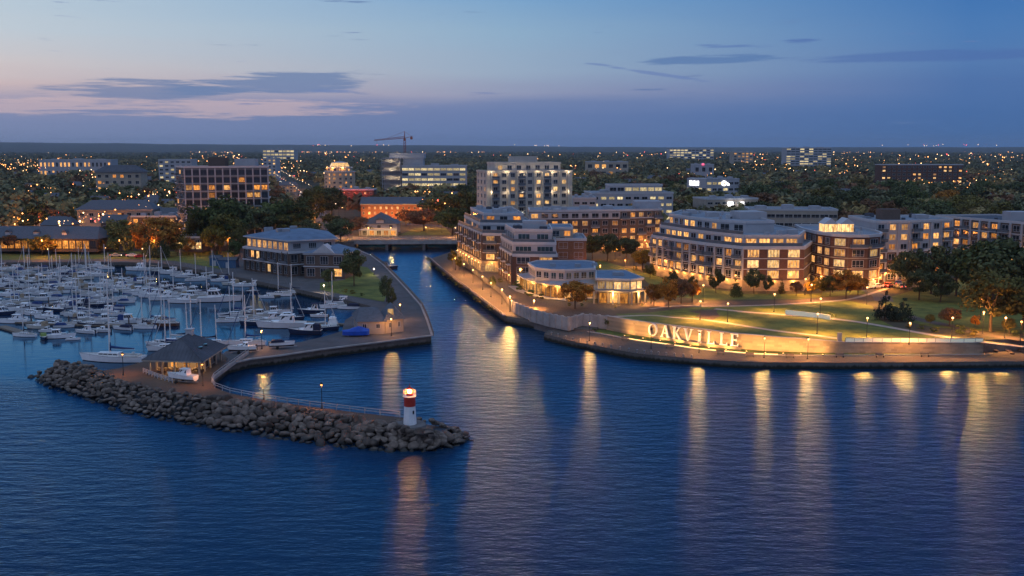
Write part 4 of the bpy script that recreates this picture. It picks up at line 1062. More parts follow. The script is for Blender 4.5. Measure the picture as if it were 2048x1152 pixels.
for cx_ in (96.8,101.9):
    gable(pn, [(cx_-2.0,303.4),(cx_-2.0,308.6),(cx_+2.0,308.6),(cx_+2.0,303.4)], 22.4, 24.2, 0, .25)
b.part('penthouse_roof', pn, 'white_trim')
pn = MB()
for cx_ in (96.8,101.9): pn.box(cx_-1.9,303.4,20.06,cx_+1.9,308.6,22.4)
b.part('glass_penthouse', pn, 'glow_pale')
pn = MB()
for cx_ in (96.8,101.9):
    for k in range(4): pn.box(cx_-1.95+1.27*k,303.3,20.06,cx_-1.85+1.27*k,303.38,22.4)
b.part('penthouse_frame', pn, 'white_trim')
b.done(); keep(G1, 14)
b = Bld('apartment_building', (126,322,ZP), 'white and brick apartment wing with a flat roof right of the rounded brick corner', 'building', seed=43)
G2 = [(112.4,309),(124,311),(140,318),(140,338),(112.4,334)]
b.tier(G2, 3, 13.5, 'red_brick'); b.tier([(q[0],q[1]) for q in G2], 13.5, 22.6, 'white_stucco')
for i in range(2): b.face(G2[i], G2[i+1], ZP, 6, 3.08, 4.2, .56, .62, .2, .55, 'wa', balc=3, balw=.9, pier='white_stucco', pierd=.3)
b.clutter(G2, 22.6, 14, 9); b.wlamps(G2[0], G2[1], 3, ZP+2.9, 800); b.wlamps(G2[1], G2[2], 4, ZP+2.9, 800); b.unit(121, 322, 22.62, 6, 5, 3.2, 'brown_brick'); b.unit(133, 326, 22.62, 4, 4, 1.2); b.done(); keep(G2, 14)  # wall lamps on this wing are added for warm light at street level
b = Bld('apartment_building', (175,345,ZP), 'long white and brick apartment building at the right edge behind the dark trees', 'building', seed=47)
G3 = [(156,368),(166,340),(179,312),(198,318),(180,372)]
b.tier(G3, 3, 20.6, 'brown_brick', 'roof_dark')
for i in range(2): b.face(G3[i], G3[i+1], ZP, 5, 3.25, 4.2, .6, .62, .2, .5, 'wa', balc=3, balw=.9, pier='white_stucco', pierd=.55)
b.band(G3, 16.6, .3, .3); b.clutter(G3, 20.6, 16, 10); b.wlamps(G3[0], G3[1], 6, ZP+2.9, 900); b.wlamps(G3[1], G3[2], 6, ZP+2.9, 900); b.unit(174, 345, 20.62, 7, 6, 3, 'white_stucco'); b.done(); keep(G3, 14)  # added wall lamps, put in to warm the foot of this block
# --- restaurant pavilion
b = Bld('restaurant', (20,283,ZP), 'two storey white restaurant with a skirt roof and a glowing glass ground floor', 'restaurant', seed=51)
U = [P2(x,y,11.8) for x,y in ((1057,527),(1071,536),(1100,539.5),(1130,540.5),(1190,537.5),(1188,524),(1165,521.5),(1075,522))]
b.tier(U, 8.7, 11.8, 'white_stucco', 'roof_blue', .25, over=.3)
SK = [P2(x,y,7.9) for x,y in ((1034,549),(1048,557),(1070,563),(1100,568.5),(1128,571),(1192,567.5),(1200,548))]
inn = [Vector(p)*1.0 for p in U[:6]]
cU = Vector(ctr(U)); sk = MB(); lo = [Vector(p) for p in SK]; hi = [cU+(Vector(p)-cU)*.98 for p in (U[7],U[0],U[1],U[2],U[3],U[4],U[5])]
n = len(lo)
sk.add([(p.x,p.y,7.9) for p in lo]+[(p.x,p.y,8.95) for p in hi]+[(p.x,p.y,7.65) for p in lo]+[(p.x,p.y,7.65) for p in hi],
       [(i,i+1,n+i+1,n+i) for i in range(n-1)]+[(2*n+i,2*n+i+1,i+1,i) for i in range(n-1)]+[(3*n+i,3*n+i+1,2*n+i+1,2*n+i) for i in range(n-1)])
b.part('skirt_roof', sk, 'roof_metal')
GL = [tuple(cU+(p-cU)*.93) for p in lo]
b.tier(GL+[U[6]], 3, 7.7, 'tan_stucco', 'roof_dark', parapet=0)
for i in range(len(GL)-1):
    b.face(GL[i], GL[i+1], ZP, 1, 3.7, 2.2, .86, .84, .05, 1.0, 'aw', mull=3, frame='wood_dark', cen=cU); 
for i in range(5): b.face(U[i], U[i+1], 8.9, 1, 2.8, 2.4, .72, .66, .14, .18, 'a', dark='dt', mull=2, cen=cU)
te = MB(); te.sheet([tuple(cU+(p-cU)*1.22) for p in lo]+[U[6]], ZP+.18); b.part('terrace', te, 'path')
for k in range(4): p_ = lo[k+1].lerp(lo[k+2], .5); point(b.o, 3.0, 900, (1,.45,.10), .3, (p_.x-20, p_.y-283))
cnt = U[3]
for dx, dy in ((4,8),(9,10),(-3,9)): b.unit(cnt[0]+dx, cnt[1]+dy, 11.83, 1.6, 1.4, .8, 'roof_metal')
b.done(); keep(SK+[U[6]], 4)
b = Bld('glass_pavilion', (30,272,ZP), 'flat roofed glass pavilion with bright upper windows beside the white restaurant', 'pavilion', seed=53)
V_ = [P2(x,y,10.8) for x,y in ((1192,557),(1262,559),(1287,556),(1250,541),(1192,541))]
cV = Vector(ctr(V_)); b.tier(V_, 10.2, 10.8, 'roof_metal', 'roof_blue', .15)
V2 = [tuple(cV+(Vector(p)-cV)*.94) for p in V_]; b.tier(V2, 7.8, 10.2, 'white_stucco', parapet=0)
for i in (0,1,4): b.face(V2[i], V2[(i+1)%5], 7.8, 1, 2.4, 2.0, .9, .86, .07, 1.0, 'p', mull=3, cen=cV)
cn = MB(); V3 = [tuple(cV+(Vector(p)-cV)*1.10) for p in V_]; cn.prism(V3, 7.4, 7.75, bottom=True); b.part('canopy', cn, 'cream_stucco')
b.tier([tuple(cV+(Vector(p)-cV)*.90) for p in V_], 3, 7.4, 'tan_stucco', parapet=0)
V4 = [tuple(cV+(Vector(p)-cV)*.905) for p in V_]
for i in (0,1,4): b.face(V4[i], V4[(i+1)%5], ZP, 1, 3.3, 2.6, .8, .85, .04, .75, 'aw', mull=2, frame='wood_dark', cen=cV)
cm = MB()
for i in range(5):
    for t in (0,.5):
        p_ = Vector(V3[i]).lerp(Vector(V3[(i+1)%5]), t); p_ = cV+(p_-cV)*.98; cm.obox((p_.x,p_.y,ZP),(.4,.4,3.4))
b.part('column', cm, 'cream_stucco')['kind'] = 'stuff'
for i in (0,1): p_ = Vector(V3[i]).lerp(Vector(V3[i+1]), .5); point(b.o, 2.8, 800, (1,.52,.16), .3, (p_.x-30, p_.y-272-.6))
b.unit(cV.x, cV.y, 10.82, 3, 2, .8, 'roof_metal'); b.done(); keep(V3, 4)
# --- marina inn on the pier
b = Bld('marina_building', (-78,355,ZL), 'three storey marina building with a blue roof on the pier and lit top floor windows', 'building', seed=61)
J1 = [(-96,358),(-76,339),(-61,348),(-70,378),(-90,381)]; cJ = Vector(ctr(J1)); J2 = [tuple(cJ+(Vector(p)-cJ)*.955) for p in J1]
b.tier(J1, 0, 10.0, 'brown_brick', parapet=.35, over=.9); b.tier(J2, 10.0, 14.2, 'white_stucco', 'roof_blue', parapet=0)
rf = MB(); ee = [cJ+(Vector(p)-cJ)*1.03 for p in J1]; tp = [cJ+(Vector(p)-cJ)*.45 for p in J1]; n = 5
rf.add([(p.x,p.y,14.2) for p in ee]+[(p.x,p.y,16.1) for p in tp], [(i,(i+1)%n,n+(i+1)%n,n+i) for i in range(n)]+[tuple(range(n,2*n)),tuple(range(n))[::-1]])
b.part('roof', rf, 'roof_blue')
rf = MB(); rf.add([(p.x,p.y,13.8) for p in ee]+[(p.x,p.y,14.22) for p in ee], [(i,(i+1)%n,n+(i+1)%n,n+i) for i in range(n)]); b.part('eaves', rf, 'white_trim')
for i in range(2):
    b.face(J1[i], J1[i+1], ZL+.2, 2, 4.1, 3.5, .66, .66, .12, .14 if i == 0 else .1, 'wp', balc=2 if i == 0 else 0, balw=1.0, pier='brown_brick', pierd=.6)
b.face(J2[0], J2[1], 10.2, 1, 3.7, 3.4, .74, .72, .1, .95, 'w', mull=3); b.face(J2[1], J2[2], 10.2, 1, 3.7, 5, .5, .5, .25, .0, mull=4)
b.band(J1, 5.7, .35, .9)
J3 = [(-70,334.5),(-56,332.5),(-53.5,346),(-66,349)]
b.tier(J3, 0, 10.2, 'brown_brick', parapet=.2, over=.4); gb = MB(); gable(gb, [J3[1],J3[2],J3[3],J3[0]], 10.4, 12.6, 0, .5, 3.0); b.part('wing_roof', gb, 'roof_blue')
gb = MB(); c0 = Vector(J3[0]).lerp(Vector(J3[1]),.5); uu = (Vector(J3[1])-Vector(J3[0])).normalized(); nn = Vector((uu.y,-uu.x))
A_ = c0-uu*4+nn*.7; B_ = c0+uu*4+nn*.7; A2 = c0-uu*4-nn*4; B2_ = c0+uu*4-nn*4; T_ = c0+nn*.7; T2_ = c0-nn*4
gb.add([(A_.x,A_.y,10.4),(B_.x,B_.y,10.4),(T_.x,T_.y,13.4),(A2.x,A2.y,10.4),(B2_.x,B2_.y,10.4),(T2_.x,T2_.y,13.4)],[(0,1,2),(0,2,5,3),(2,1,4,5)]); b.part('gable', gb, 'white_trim')
b.face(J3[0], J3[1], ZL+.2, 2, 4.1, 4.6, .6, .66, .14, .15, mull=3); b.face(J3[3], J3[0], ZL+.2, 2, 4.1, 4.6, .5, .6, .16, .1); b.band(J3, 5.7, .35, .35)
for k in range(5):
    p_ = cJ + Vector((RND.uniform(-11,11), RND.uniform(-8,9))); b.unit(p_.x, p_.y, 15.0, 2.6, 2.0, 1.9, 'roof_metal', RND.uniform(0,1))
b.done(); keep(J1+J3, 3)
# --- left town
b = Bld('apartment_block', (-135,482,ZP), 'dark concrete slab apartment block with a grid of white floor edges on the left', 'building', seed=71)
K1 = [(-153,470),(-116,478),(-120,496),(-163,488)]; b.tier(K1, 3, 36.6, 'dark_stucco', 'roof_dark')
b.face(K1[0], K1[1], ZP, 9, 3.55, 3.4, .8, .66, .16, .28, 'wa', mull=2, frame='dark_trim', pier='grey_stucco', pierd=.5, skip=None); b.face(K1[3], K1[0], ZP, 9, 3.55, 6.5, .5, .6, .2, .12, 'w', balc=2, balw=.7)
for k in range(1,9): b.band(K1, ZP+3.55*k-.12, .22, .7)
b.unit(-141, 484, 36.62, 8, 6, 4.4, 'brown_brick'); b.unit(-128, 486, 36.62, 10, 6, 3.6, 'white_stucco'); b.done(); keep(K1, 30)
b, pl = office('hotel', 'low hotel with a dark blue hipped roof left of the concrete block', 155, 300, 500, 14.6, 3, 'tan_stucco', 16, .3, 'wa', slope=4, bay=4.4, wf=.45, hf=.55, cat='hotel', unit=False, mull=2, front=34)
rf = MB(); gable(rf, pl, 14.9, 19.4, 0, 1.2, 6.5); b.part('hipped_roof', rf, 'slate_shingle'); b.done()
b, pl = office('hotel', 'brick hotel wing with a lit corner beside the blue hipped roof', 262, 352, 496, 11.8, 2, 'brown_brick', 14, .35, 'aw', bay=4.2, wf=.5, hf=.6, cat='hotel', unit=True, front=30, seed=6); b.done()
b = Bld('marina_restaurant', (-215,422,ZP), 'long low restaurant with dark dormered roof and glowing windows at the left edge', 'restaurant', seed=73)
M1 = [(-264,416),(-171,410),(-170,424),(-264,430)]; b.tier(M1, 3, 8.4, 'brown_brick', 'roof_dark', 0)
rf = MB(); gable(rf, M1, 8.4, 13.0, 0, 1.2, 3); b.part('roof', rf, 'slate_shingle')
b.face(M1[0], M1[1], ZP, 1, 4.2, 2.9, .86, .8, .06, .9, 'a', mull=3, frame='wood_dark')
for k in range(6):
    p_ = Vector(M1[0]).lerp(Vector(M1[1]), .2+.13*k); m = MB(); gable(m, [(p_.x+1.1,p_.y+1.2),(p_.x+1.1,p_.y+4.5),(p_.x-1.1,p_.y+4.5),(p_.x-1.1,p_.y+1.2)], 10.9, 11.9, 0, .2); m.box(p_.x-1,p_.y+1.3,9.0,p_.x+1,p_.y+4.4,10.9,1); b.part('dormer', m, [M_['roof_dark'],M_['white_trim']])
for k in range(4): p_ = Vector(M1[0]).lerp(Vector(M1[1]), .15+.23*k); point(b.o, 3.2, 500, ORANGE, .4, (p_.x+215, p_.y-422-3.5))
b.done(); keep(M1, 16)
b, pl = office('lobby_building', 'low building with a brightly lit entrance behind the park trees on the left', 346, 402, 410, 9.0, 2, 'brown_brick', 14, .15, 'w', bay=4.5, wf=.5, hf=.6, cat='building', front=10, seed=8, unit=False)
b.face(pl[0], pl[1], ZP, 1, 3.6, 3.0, .8, .8, .05, 1, 'p', mull=2); point(b.o, 3, 700, WHITE, .4, (-2,-11)); b.done()
# lit octagonal tower, the offices under the crane
b = Bld('octagonal_tower', (-139,812,ZP), 'octagonal stone apartment tower with a glowing glazed crown', 'tower', seed=75)
o8 = lambda r: [(-139+r*cos(pi/8+k*pi/4), 812+r*sin(pi/8+k*pi/4)) for k in range(8)]
b.tier(o8(12.6), 3, 27.0, 'tan_stucco'); b.tier(o8(10.5), 27, 30.2, 'tan_stucco'); b.tier(o8(8.2), 30.2, 31.0, 'white_trim', parapet=.1)
for k in range(4,8): b.face(o8(12.6)[k-1], o8(12.6)[k % 8], ZP, 7, 3.2, 4.6, .4, .55, .2, .45, 'aw'); b.face(o8(10.5)[k-1], o8(10.5)[k % 8], 27, 1, 3.0, 4, .5, .6, .2, .8, 'w')
cw = MB(); cw.lathe([(8.0,0),(6.4,3.0)], 8, (-139,812,31.1), 0, False); b.part('glass_crown', cw, 'glow_pale'); cw = MB(); cw.lathe([(6.7,0),(3,.9),(.1,1.2)], 8, (-139,812,34.1), 0, False); cw.tube((-139,812,35.2),(-139,812,38),.15,.1,5); b.part('crown_roof', cw, 'roof_metal')
for k in (4,5,6): p_ = o8(11.6)[k]; point(b.o, 26.5, 1200, WARM, .5, (p_[0]+139,p_[1]-812))
b.done(); keep(o8(12.6), 60)
b, pl = office('office_building', 'white office building with rows of bright windows below the crane', 805, 932, 860, 30.6, 6, 'white_stucco', 26, .78, 'o', bay=5.4, wf=.9, hf=.5, front=60, mull=3, seed=14)
b.done()
b = Bld('unfinished_building', (-100,880,ZP), 'bare concrete frame of an unfinished building wrapped in scaffolding under the crane', 'building', seed=76)
fr_ = MB(); 
for k in range(9):
    zz = ZP+3.7*(k+1); fr_.box(-112,864,zz-.35,-95,888,zz)
    for x in (-111.6,-106,-100.5,-95.8):
        for y in (864.3,876,887): fr_.box(x-.3,y,zz-3.7,x+.3,y+.6,zz-.35)
b.part('concrete_frame', fr_, 'white_stucco'); m = MB(); m.box(-106,872,36.9,-76,890,41.5); m.box(-94.5,872.5,29,-77,889.5,36.9); b.part('core', m, 'white_stucco'); m = MB(); m.box(-111,869,4,-96,870,36); b.part('inner_wall', m, 'white_stucco')
for zz in (7,15,23,31): point(b.o, zz, 900, WHITE, .4, (-4,-14.5)); point(b.o, zz+3, 700, WHITE, .4, (2,-14.5))
m = MB()
for k in range(12): m.tube((-113+1.55*k,862.6,4),(-113+1.55*k,862.6,38),.09,.09,4)
for k in range(10): m.tube((-113,862.6,6+3.4*k),(-95.5,862.6,6+3.4*k),.09,.09,4)
b.part('scaffolding', m, 'steel'); b.done(); keep([(-113,862),(-76,862),(-76,890),(-113,890)], 50)
c = empty('tower_crane', (-95,895,ZP), 'red lattice tower crane rising over the white office building', 'crane')
m = MB()
for sx_ in (-.8,.8):
    for sy_ in (-.8,.8): m.tube((sx_,sy_,0),(sx_,sy_,50),.22,.22,4)
for k in range(20):
    z_ = 2.5*k
    for a,b2 in (((-.8,-.8),(.8,-.8)),((-.8,.8),(.8,.8))): m.tube((a[0],a[1],z_),(b2[0],b2[1],z_+2.5),.1,.1,3)
o = link(bpy.data.objects.new('mast', m.mesh('mast',[M_['crane_red']]))); o.parent = c
m = MB(); m.tube((0,0,50),(0,0,56.5),.5,.25,5); m.box(-1,-1,48.2,1,1,50.2); o = link(bpy.data.objects.new('crane_cab', m.mesh('crane_cab',[M_['crane_red']]))); o.parent = c
m = MB()
for y_ in (-.6,.6): m.tube((-27,y_,48.3),(0,y_,50.5),.24,.24,4)
m.tube((-27,0,49),(0,0,52),.24,.24,4)
for k in range(18): m.tube((-27+1.5*k,-.6,48.3+.122*k),(-26.2+1.5*k,0,49.1+.167*k),.12,.12,3); m.tube((-26.2+1.5*k,0,49.1+.167*k),(-25.5+1.5*k,.6,48.4+.122*(k+1)),.12,.12,3)
m.tube((0,0,56.3),(-15,0,50.6),.12,.12,3); o = link(bpy.data.objects.new('jib', m.mesh('jib',[M_['crane_red']]))); o.parent = c
m = MB()
for y_ in (-.5,.5): m.tube((0,y_,50.5),(7,y_,52.2),.24,.24,4)
m.box(5,-.9,49.4,7,.9,51.6); m.tube((0,0,56.3),(6.5,0,52),.12,.12,3); o = link(bpy.data.objects.new('counter_jib', m.mesh('counter_jib',[M_['crane_red']]))); o.parent = c
m = MB(); m.tube((-25,0,48.3),(-25,0,44),.08,.08,3); m.ball((-25,0,43.6),.5,0,6,4); o = link(bpy.data.objects.new('hook', m.mesh('hook',[M_['steel']]))); o.parent = c
# brick row behind the bridge, red lit building, tavern by the bridge
b, pl = office('brick_building', 'long orange brick building with a dark pitched roof beyond the bridge', 722, 858, 577, 13.4, 3, 'orange_brick', 14, .45, 'wp', bay=3.4, wf=.38, hf=.5, cat='building', unit=False, front=50, seed=15, side='l')
rf = MB(); gable(rf, pl, 13.5, 17.4, 0, .6, 0); b.part('roof', rf, 'slate_shingle')
for t in (.1,.3,.5,.7,.9): p_ = Vector(pl[0]).lerp(Vector(pl[1]), t); point(b.o, 3.5, 2600, ORANGE, .4, (p_.x-b.o.location.x, p_.y-b.o.location.y-5))
b.done()
b, pl = office('brick_building', 'brick building washed in red light behind the long orange brick row', 672, 748, 690, 17.2, 4, 'red_brick', 16, .2, 'p', bay=4, wf=.4, hf=.4, cat='building', unit=True, front=70, seed=16)
for t in (.2,.5,.8): p_ = Vector(pl[0]).lerp(Vector(pl[1]), t); point(b.o, 11.5, 1000, (1,.09,.04), .5, (p_.x-b.o.location.x, p_.y-b.o.location.y-5))
b.done()
b = Bld('tavern', (-63,484,ZP), 'grey tavern with a steep dark roof and a lit patio beside the bridge', 'tavern', seed=77)
Q1 = [(-72,477),(-55,477),(-55,491),(-72,491)]; b.tier(Q1, 3, 9.6, 'grey_stucco', 'roof_dark', 0); rf = MB(); gable(rf, [Q1[1],Q1[2],Q1[3],Q1[0]], 9.6, 14.6, 0, .7, 4.5); b.part('roof', rf, 'slate_shingle')
b.face(Q1[0], Q1[1], ZP, 1, 3.2, 3.4, .7, .7, .08, .7, 'aw', mull=3); b.face(Q1[0], Q1[1], 7.0, 1, 2.6, 5.6, .3, .6, .2, .0, mull=3)
m = MB(); gable(m, [(-65,476.5),(-65,484),(-61,484),(-61,476.5)], 11.4, 12.8, 0, .2); m.box(-64.8,476.7,9.6,-61.2,483,11.4,1); b.part('dormer', m, [M_['slate_shingle'],M_['grey_stucco']])
m = MB(); m.obox((-63.5,473.6,7.0),(18,3.4,.2)); 
for k in range(6): m.obox((-72+3.4*k,472.1,ZP),(.2,.2,3))
b.part('veranda', m, 'white_trim')
for x in (-69,-63,-57): point(b.o, 2.4, 900, (1,.5,.14), .3, (x+63,-10.6))
b.done(); keep(Q1, 30)
# right hand offices
for a in (('office_building','long white office building with a lit top floor right of the cream tower',1182,1348,520,22.2,5,'white_stucco',22,.45,'o',4),
          ('office_building','white office annexe between the cream tower and the long white office',1146,1192,500,20.6,5,'white_stucco',20,.4,'o',0),
          ('office_building','low cream office with two bright white windows behind the curved apartments',1412,1520,560,17.2,4,'cream_stucco',20,.1,'p',6),
          ('office_building','wide low cream office with long dark ribbon windows behind the curved apartments',1498,1668,470,16.8,3,'cream_stucco',20,.0,'p',-5),
          ('office_building','small beige building with floodlit corner below the big trees',1618,1682,650,14.8,3,'tan_stucco',16,.2,'w',0)):
    s_ = RND.randrange(99); low = 'ribbon' in a[1]
    b, pl = office(*a[:8], dep=a[8], lit=a[9], litk=a[10], slope=a[11], bay=4.2, wf=.92 if low else .7, hf=.42, seed=s_, mull=2, front=40)
    if 'right of' in a[1]:
        tp = [(51,526),(79,528),(78,540),(50,538)]; b.tier(tp, 22.2, 26.2, 'white_stucco', 'roof_dark'); b.face(tp[0], tp[1], 22.4, 1, 3.4, 4.2, .9, .6, .2, .9, 'o')
    if 'bright white' in a[1]:
        m = MB(); 
        for q0,q1 in ((1456,1467),(1480,1489)):
            x0_ = (q0-1024)/F*560; x1_ = (q1-1024)/F*560; m.box(x0_,561.0,13.2,x1_,562.9,15.6)
        b.part('bright_window', m, 'sign_white')
    if 'floodlit' in a[1]: point(b.o, 8, 900, WHITE, .4, (5,-11))
    b.done()
b, pl = office('office_building', 'grey office block with two glowing white roof signs left of the big dark trees', 1411, 1480, 745, 22.8, 4, 'grey_stucco', 22, .55, 'o', bay=4.6, wf=.8, hf=.42, slope=6, seed=18, front=60, trim='grey_stucco')
sd = [((1372-1024)/F*762, 762), pl[0]]; m = MB(); m.prism([sd[0], sd[1], (sd[1][0]+3,sd[1][1]+16), (sd[0][0]+6,sd[0][1]+14)], 3, 23.2); b.part('side_block', m, 'white_stucco')
b.face(sd[0], sd[1], ZP, 3, 4.6, 4.2, .8, .42, .25, .5, 'o')
def blockletters(mb, txt, org, t, n_, h, w_):
    """small box letters from strokes on a 3x5 grid"""
    G = {'S':'111100111001111','h':'100100111101101','e':'111101111100111','d':'001001111101111','o':'000111101101111','b':'100100111101111','m':'000111111101101','l':'010010010010010','.':'000000000000010'}
    x = 0
    for ch in txt:
        for k, v_ in enumerate(G.get(ch,'111101101101111')):
            if v_ == '1':
                cx_ = x+(k%3)*w_/3; cz = h*(4-k//3)/5; a = Vector(org)+Vector((t.x,t.y,0))*cx_
                mb.obox((a.x+n_.x*.25,a.y+n_.y*.25,a.z+cz),(w_/3*.98,.3,h/5*.98), atan2(t.y,t.x))
        x += w_*1.25
t = (Vector(sd[1])-Vector(sd[0])).normalized(); n_ = Vector((t.y,-t.x)); m = MB()
blockletters(m, 'Shedl', (sd[0][0]+t.x*3.4,sd[0][1]+t.y*3.4,18.0), t, n_, 3.4, 1.7); o = m.build('illuminated_sign', M_['sign_white']); tag(o, 'glowing white letters on the left face of the grey office block', 'sign')
t = (Vector(pl[1])-Vector(pl[0])).normalized(); n_ = Vector((t.y,-t.x)); m = MB(); p_ = Vector(pl[0])+t*14
for k in range(10): m.obox((p_.x+n_.x*.25+t.x*1.5*cos(k*.628),p_.y+n_.y*.25+t.y*1.5*cos(k*.628),19.2+1.4*sin(k*.628)),(1.0,.3,1.0),atan2(t.y,t.x))
blockletters(m, 'b', (p_.x+t.x*3,p_.y+t.y*3,18.2), t, n_, 2.0, 1.6); o = m.build('illuminated_sign', M_['sign_white']); tag(o, 'glowing white ring emblem on the right face of the grey office block', 'sign')
b.done()
# far buildings above the tree tops
for a in (('office_tower','wide glass office block with teal floors on the far right horizon',1568,1657,2000,47.5,9,'white_stucco',.35,'o',9,.9),
          ('office_building','long lit white building on the horizon left of the glass office',1336,1424,3400,45.5,5,'white_stucco',.6,'o',12,.8),
          ('office_building','lit industrial building near the horizon between two white offices',1463,1502,2400,38,5,'cream_stucco',.5,'w',9,.6),
          ('apartment_building','long pink brick apartment building rising from the far trees at right',1758,1920,1000,29.5,7,'red_brick',.35,'wp',5,.55),
          ('office_building','bright white low building on the horizon left of the crane',530,592,3000,44,4,'white_stucco',.9,'o',12,.85),
          ('office_building','grey office behind the concrete slab block on the left',322,388,1100,33.5,7,'white_stucco',.3,'o',6,.6),
          ('shopping_hall','long low hall with a lit front far on the left',85,228,1500,29,2,'grey_stucco',.45,'w',6,.5),
          ('office_building','small lit building beside the boulevard of street lamps',530,556,1300,33,7,'white_stucco',.5,'p',6,.5),
          ('shopping_hall','low hall with warm lights in the woods right of the cream tower',1172,1255,1500,26,2,'tan_stucco',.5,'w',10,.6),
          ('shopping_hall','low dark hall with a red sign among the far woods',1385,1425,1250,26,2,'grey_stucco',.1,'w',8,.5),
          ('apartment_building','brown apartment block with a dark hipped roof in the left woods',196,286,850,25.5,4,'tan_stucco',.4,'wa',6,.45)):
    b, pl = office(a[0], a[1], a[2], a[3], a[4], a[5], a[6], a[7], dep=a[4]*.018, lit=a[8], litk=a[9], bay=a[10], wf=a[11], hf=.5, dark='t' if 'teal' in a[1] else 'd', seed=RND.randrange(99), front=a[4]*.12, mull=2, cat='building', unit=a[4] > 1200)
    if 'hipped' in a[1]: rf = MB(); gable(rf, pl, 25.9, 31.5, 0, 1.5, 8); b.part('hipped_roof', rf, 'roof_dark')
    if 'red sign' in a[1]:
        m = MB(); x = (1403-1024)/F*1250; m.box(x-1.5,1249,25,x+1.5,1249.6,27.4); o = m.build('illuminated_sign', M_['sign_red']); tag(o, 'small glowing pink and red sign over the far woods', 'sign')
    b.done()
# houses scattered through the neighbourhoods
HOUSES = [(90,408,3),(145,420,1),(195,405,2),(270,415,0),(320,412,1),(40,392,2),(150,372,1),(230,362,3),(300,360,2),(110,352,0),(385,352,1),(660,338,2),(740,345,3),(840,350,1),(1160,362,2),(1260,366,0),(1310,358,1),(1380,342,2),(1530,352,3),(1600,346,1),(1720,372,2),(1790,384,3),(1880,392,1),(1930,402,0),(2000,398,2),(1860,352,0),(1950,345,1),(60,432,0),(112,452,1),(225,448,2),(335,432,3),(30,415,1),(110,398,2),(170,388,0),(300,402,3),(250,380,1),(340,372,2),(60,376,0),(880,378,1),(905,395,2),(1690,388,3),(1740,395,0),(1560,372,1),
          (1830,372,2),(1960,378,3),(2020,365,0),(1700,352,1),(1480,345,2),(1215,352,3),(620,350,0),(575,372,1),(700,352,2),(20,350,3),(140,345,0)]
WRD = ['grey','cream','brown brick','white']; WMT = ['grey_stucco','cream_stucco','brown_brick','white_stucco']
zones = lambda x: 'left hand woods' if x < 500 else 'trees near the boulevard' if x < 960 else 'right hand woods'
hn = {}
for px, py, k in sorted(HOUSES):
    x, y = P2(px, py, 10.0); key = (zones(px), k); hn[key] = hn.get(key,0)+1
    b = Bld('house', (x,y,ZP), f'{WRD[k]} house with dark pitched roof in the {key[0]}, {ORD[hn[key]-1]} from left', 'house', 'houses among the trees', seed=px)
    wv, dv = 11+3*(px%3), 9; H = [(x-wv/2,y),(x+wv/2,y),(x+wv/2,y+dv),(x-wv/2,y+dv)]
    b.wall(WMT[k]).prism(H, 3, 10.4); b.face(H[0], H[1], ZP, 2, 3.0, 3.6, .45, .55, .2, .4, 'wa'); rf = MB(); gable(rf, H, 10.4, 14.2, 0, .6, 2.5*(k%2)); b.part('roof', rf, 'slate_shingle')
    m = MB(); m.obox((x+wv*.3,y+dv*.5,12),(.9,.9,3)); b.part('chimney', m, 'red_brick'); b.done(); keep(H, y*.05)
# --- bridge over the canal head
br = empty('road_bridge', (-38,446,0), 'low concrete road bridge across the head of the canal', 'bridge')
a0 = P2(696,483,ZP); a1 = P2(922,482,ZP)
m = MB(); m.prism([a0,a1,(a1[0]+1,a1[1]+15),(a0[0]-1,a0[1]+15)], 2.7, ZP+.06, 0, 1, True); o = m.build('deck', [M_['concrete'],M_['asphalt_pale']], br)
for dy in (0.15, 14.5):
    m = MB(); l_ = [(a0[0],a0[1]+dy),(a1[0],a1[1]+dy)]
    m.ribbon(l_, .3, ZP+.55, 0, .5)
    for p_ in resample(l_, 2.0): m.obox((p_.x,p_.y,ZP+.55),(.12,.12,.6))
    for zz in (.85,1.15): m.ribbon(l_, .08, ZP+zz, 0, .08)
    m.build('parapet', M_['concrete'], br)
for t in (.34,.67):
    m = MB(); x = a0[0]+(a1[0]-a0[0])*t; m.box(x-.6,a0[1]+1,-2,x+.6,a0[1]+14,2.7); m.build('pier', M_['concrete_dark'], br)
# ------------------------------------------------------------------ park, paths, roads
def band_line(pts, z, w, name, m, dz=0.0, kind='structure', sm=4):
    l = smooth_line([P2(x,y,z) for x,y in pts], sm); g = MB(); g.ribbon(l, w, z+dz); return struct(g.build(name, m))
g = MB()
LAWN = [tuple(p) for p in offset(WALL, 0.5)][6:] + [P2(2040,690,ZP)] + [P2(x,y,ZP) for x,y in ((1960,680),(1900,672),(1800,660),(1760,640),(1745,612),(1700,602),(1600,607),(1500,611),(1400,613),(1300,625),(1230,628))]
g.sheet(LAWN, ZP+.03); 
g.sheet([P2(x,y,ZP) for x,y in ((1320,592),(1420,600),(1600,598),(1730,588),(1730,580),(1612,588),(1490,588),(1420,578),(1360,566),(1310,552),(1200,520),(1180,535),(1290,560))], ZP+.03)
g.sheet([P2(x,y,ZP) for x,y in ((1760,600),(1800,640),(1870,655),(2060,668),(2060,560),(1900,560))], ZP+.03)
struct(g.build('lawn', M_['lawn']))
g = MB(); g.sheet([P2(x,y,ZP) for x,y in ((1028,606),(1062,620),(1137,637),(1165,630),(1215,634),(1300,626),(1400,614),(1500,612),(1600,608),(1700,603),(1748,600),(1790,575),(1760,570),(1720,588),(1600,600),(1480,602),(1380,606),(1310,604),(1200,606),(1100,600),(1040,585),(1010,585))], ZP+.022); struct(g.build('plaza', M_['paving_brick']))
g = MB(); g.sheet([P2(x,y,ZP) for x,y in ((916,520),(962,548),(1000,577),(1028,604),(1080,600),(1040,570),(1000,550),(960,530),(925,512))], ZP+.016); struct(g.build('plaza', M_['paving']))
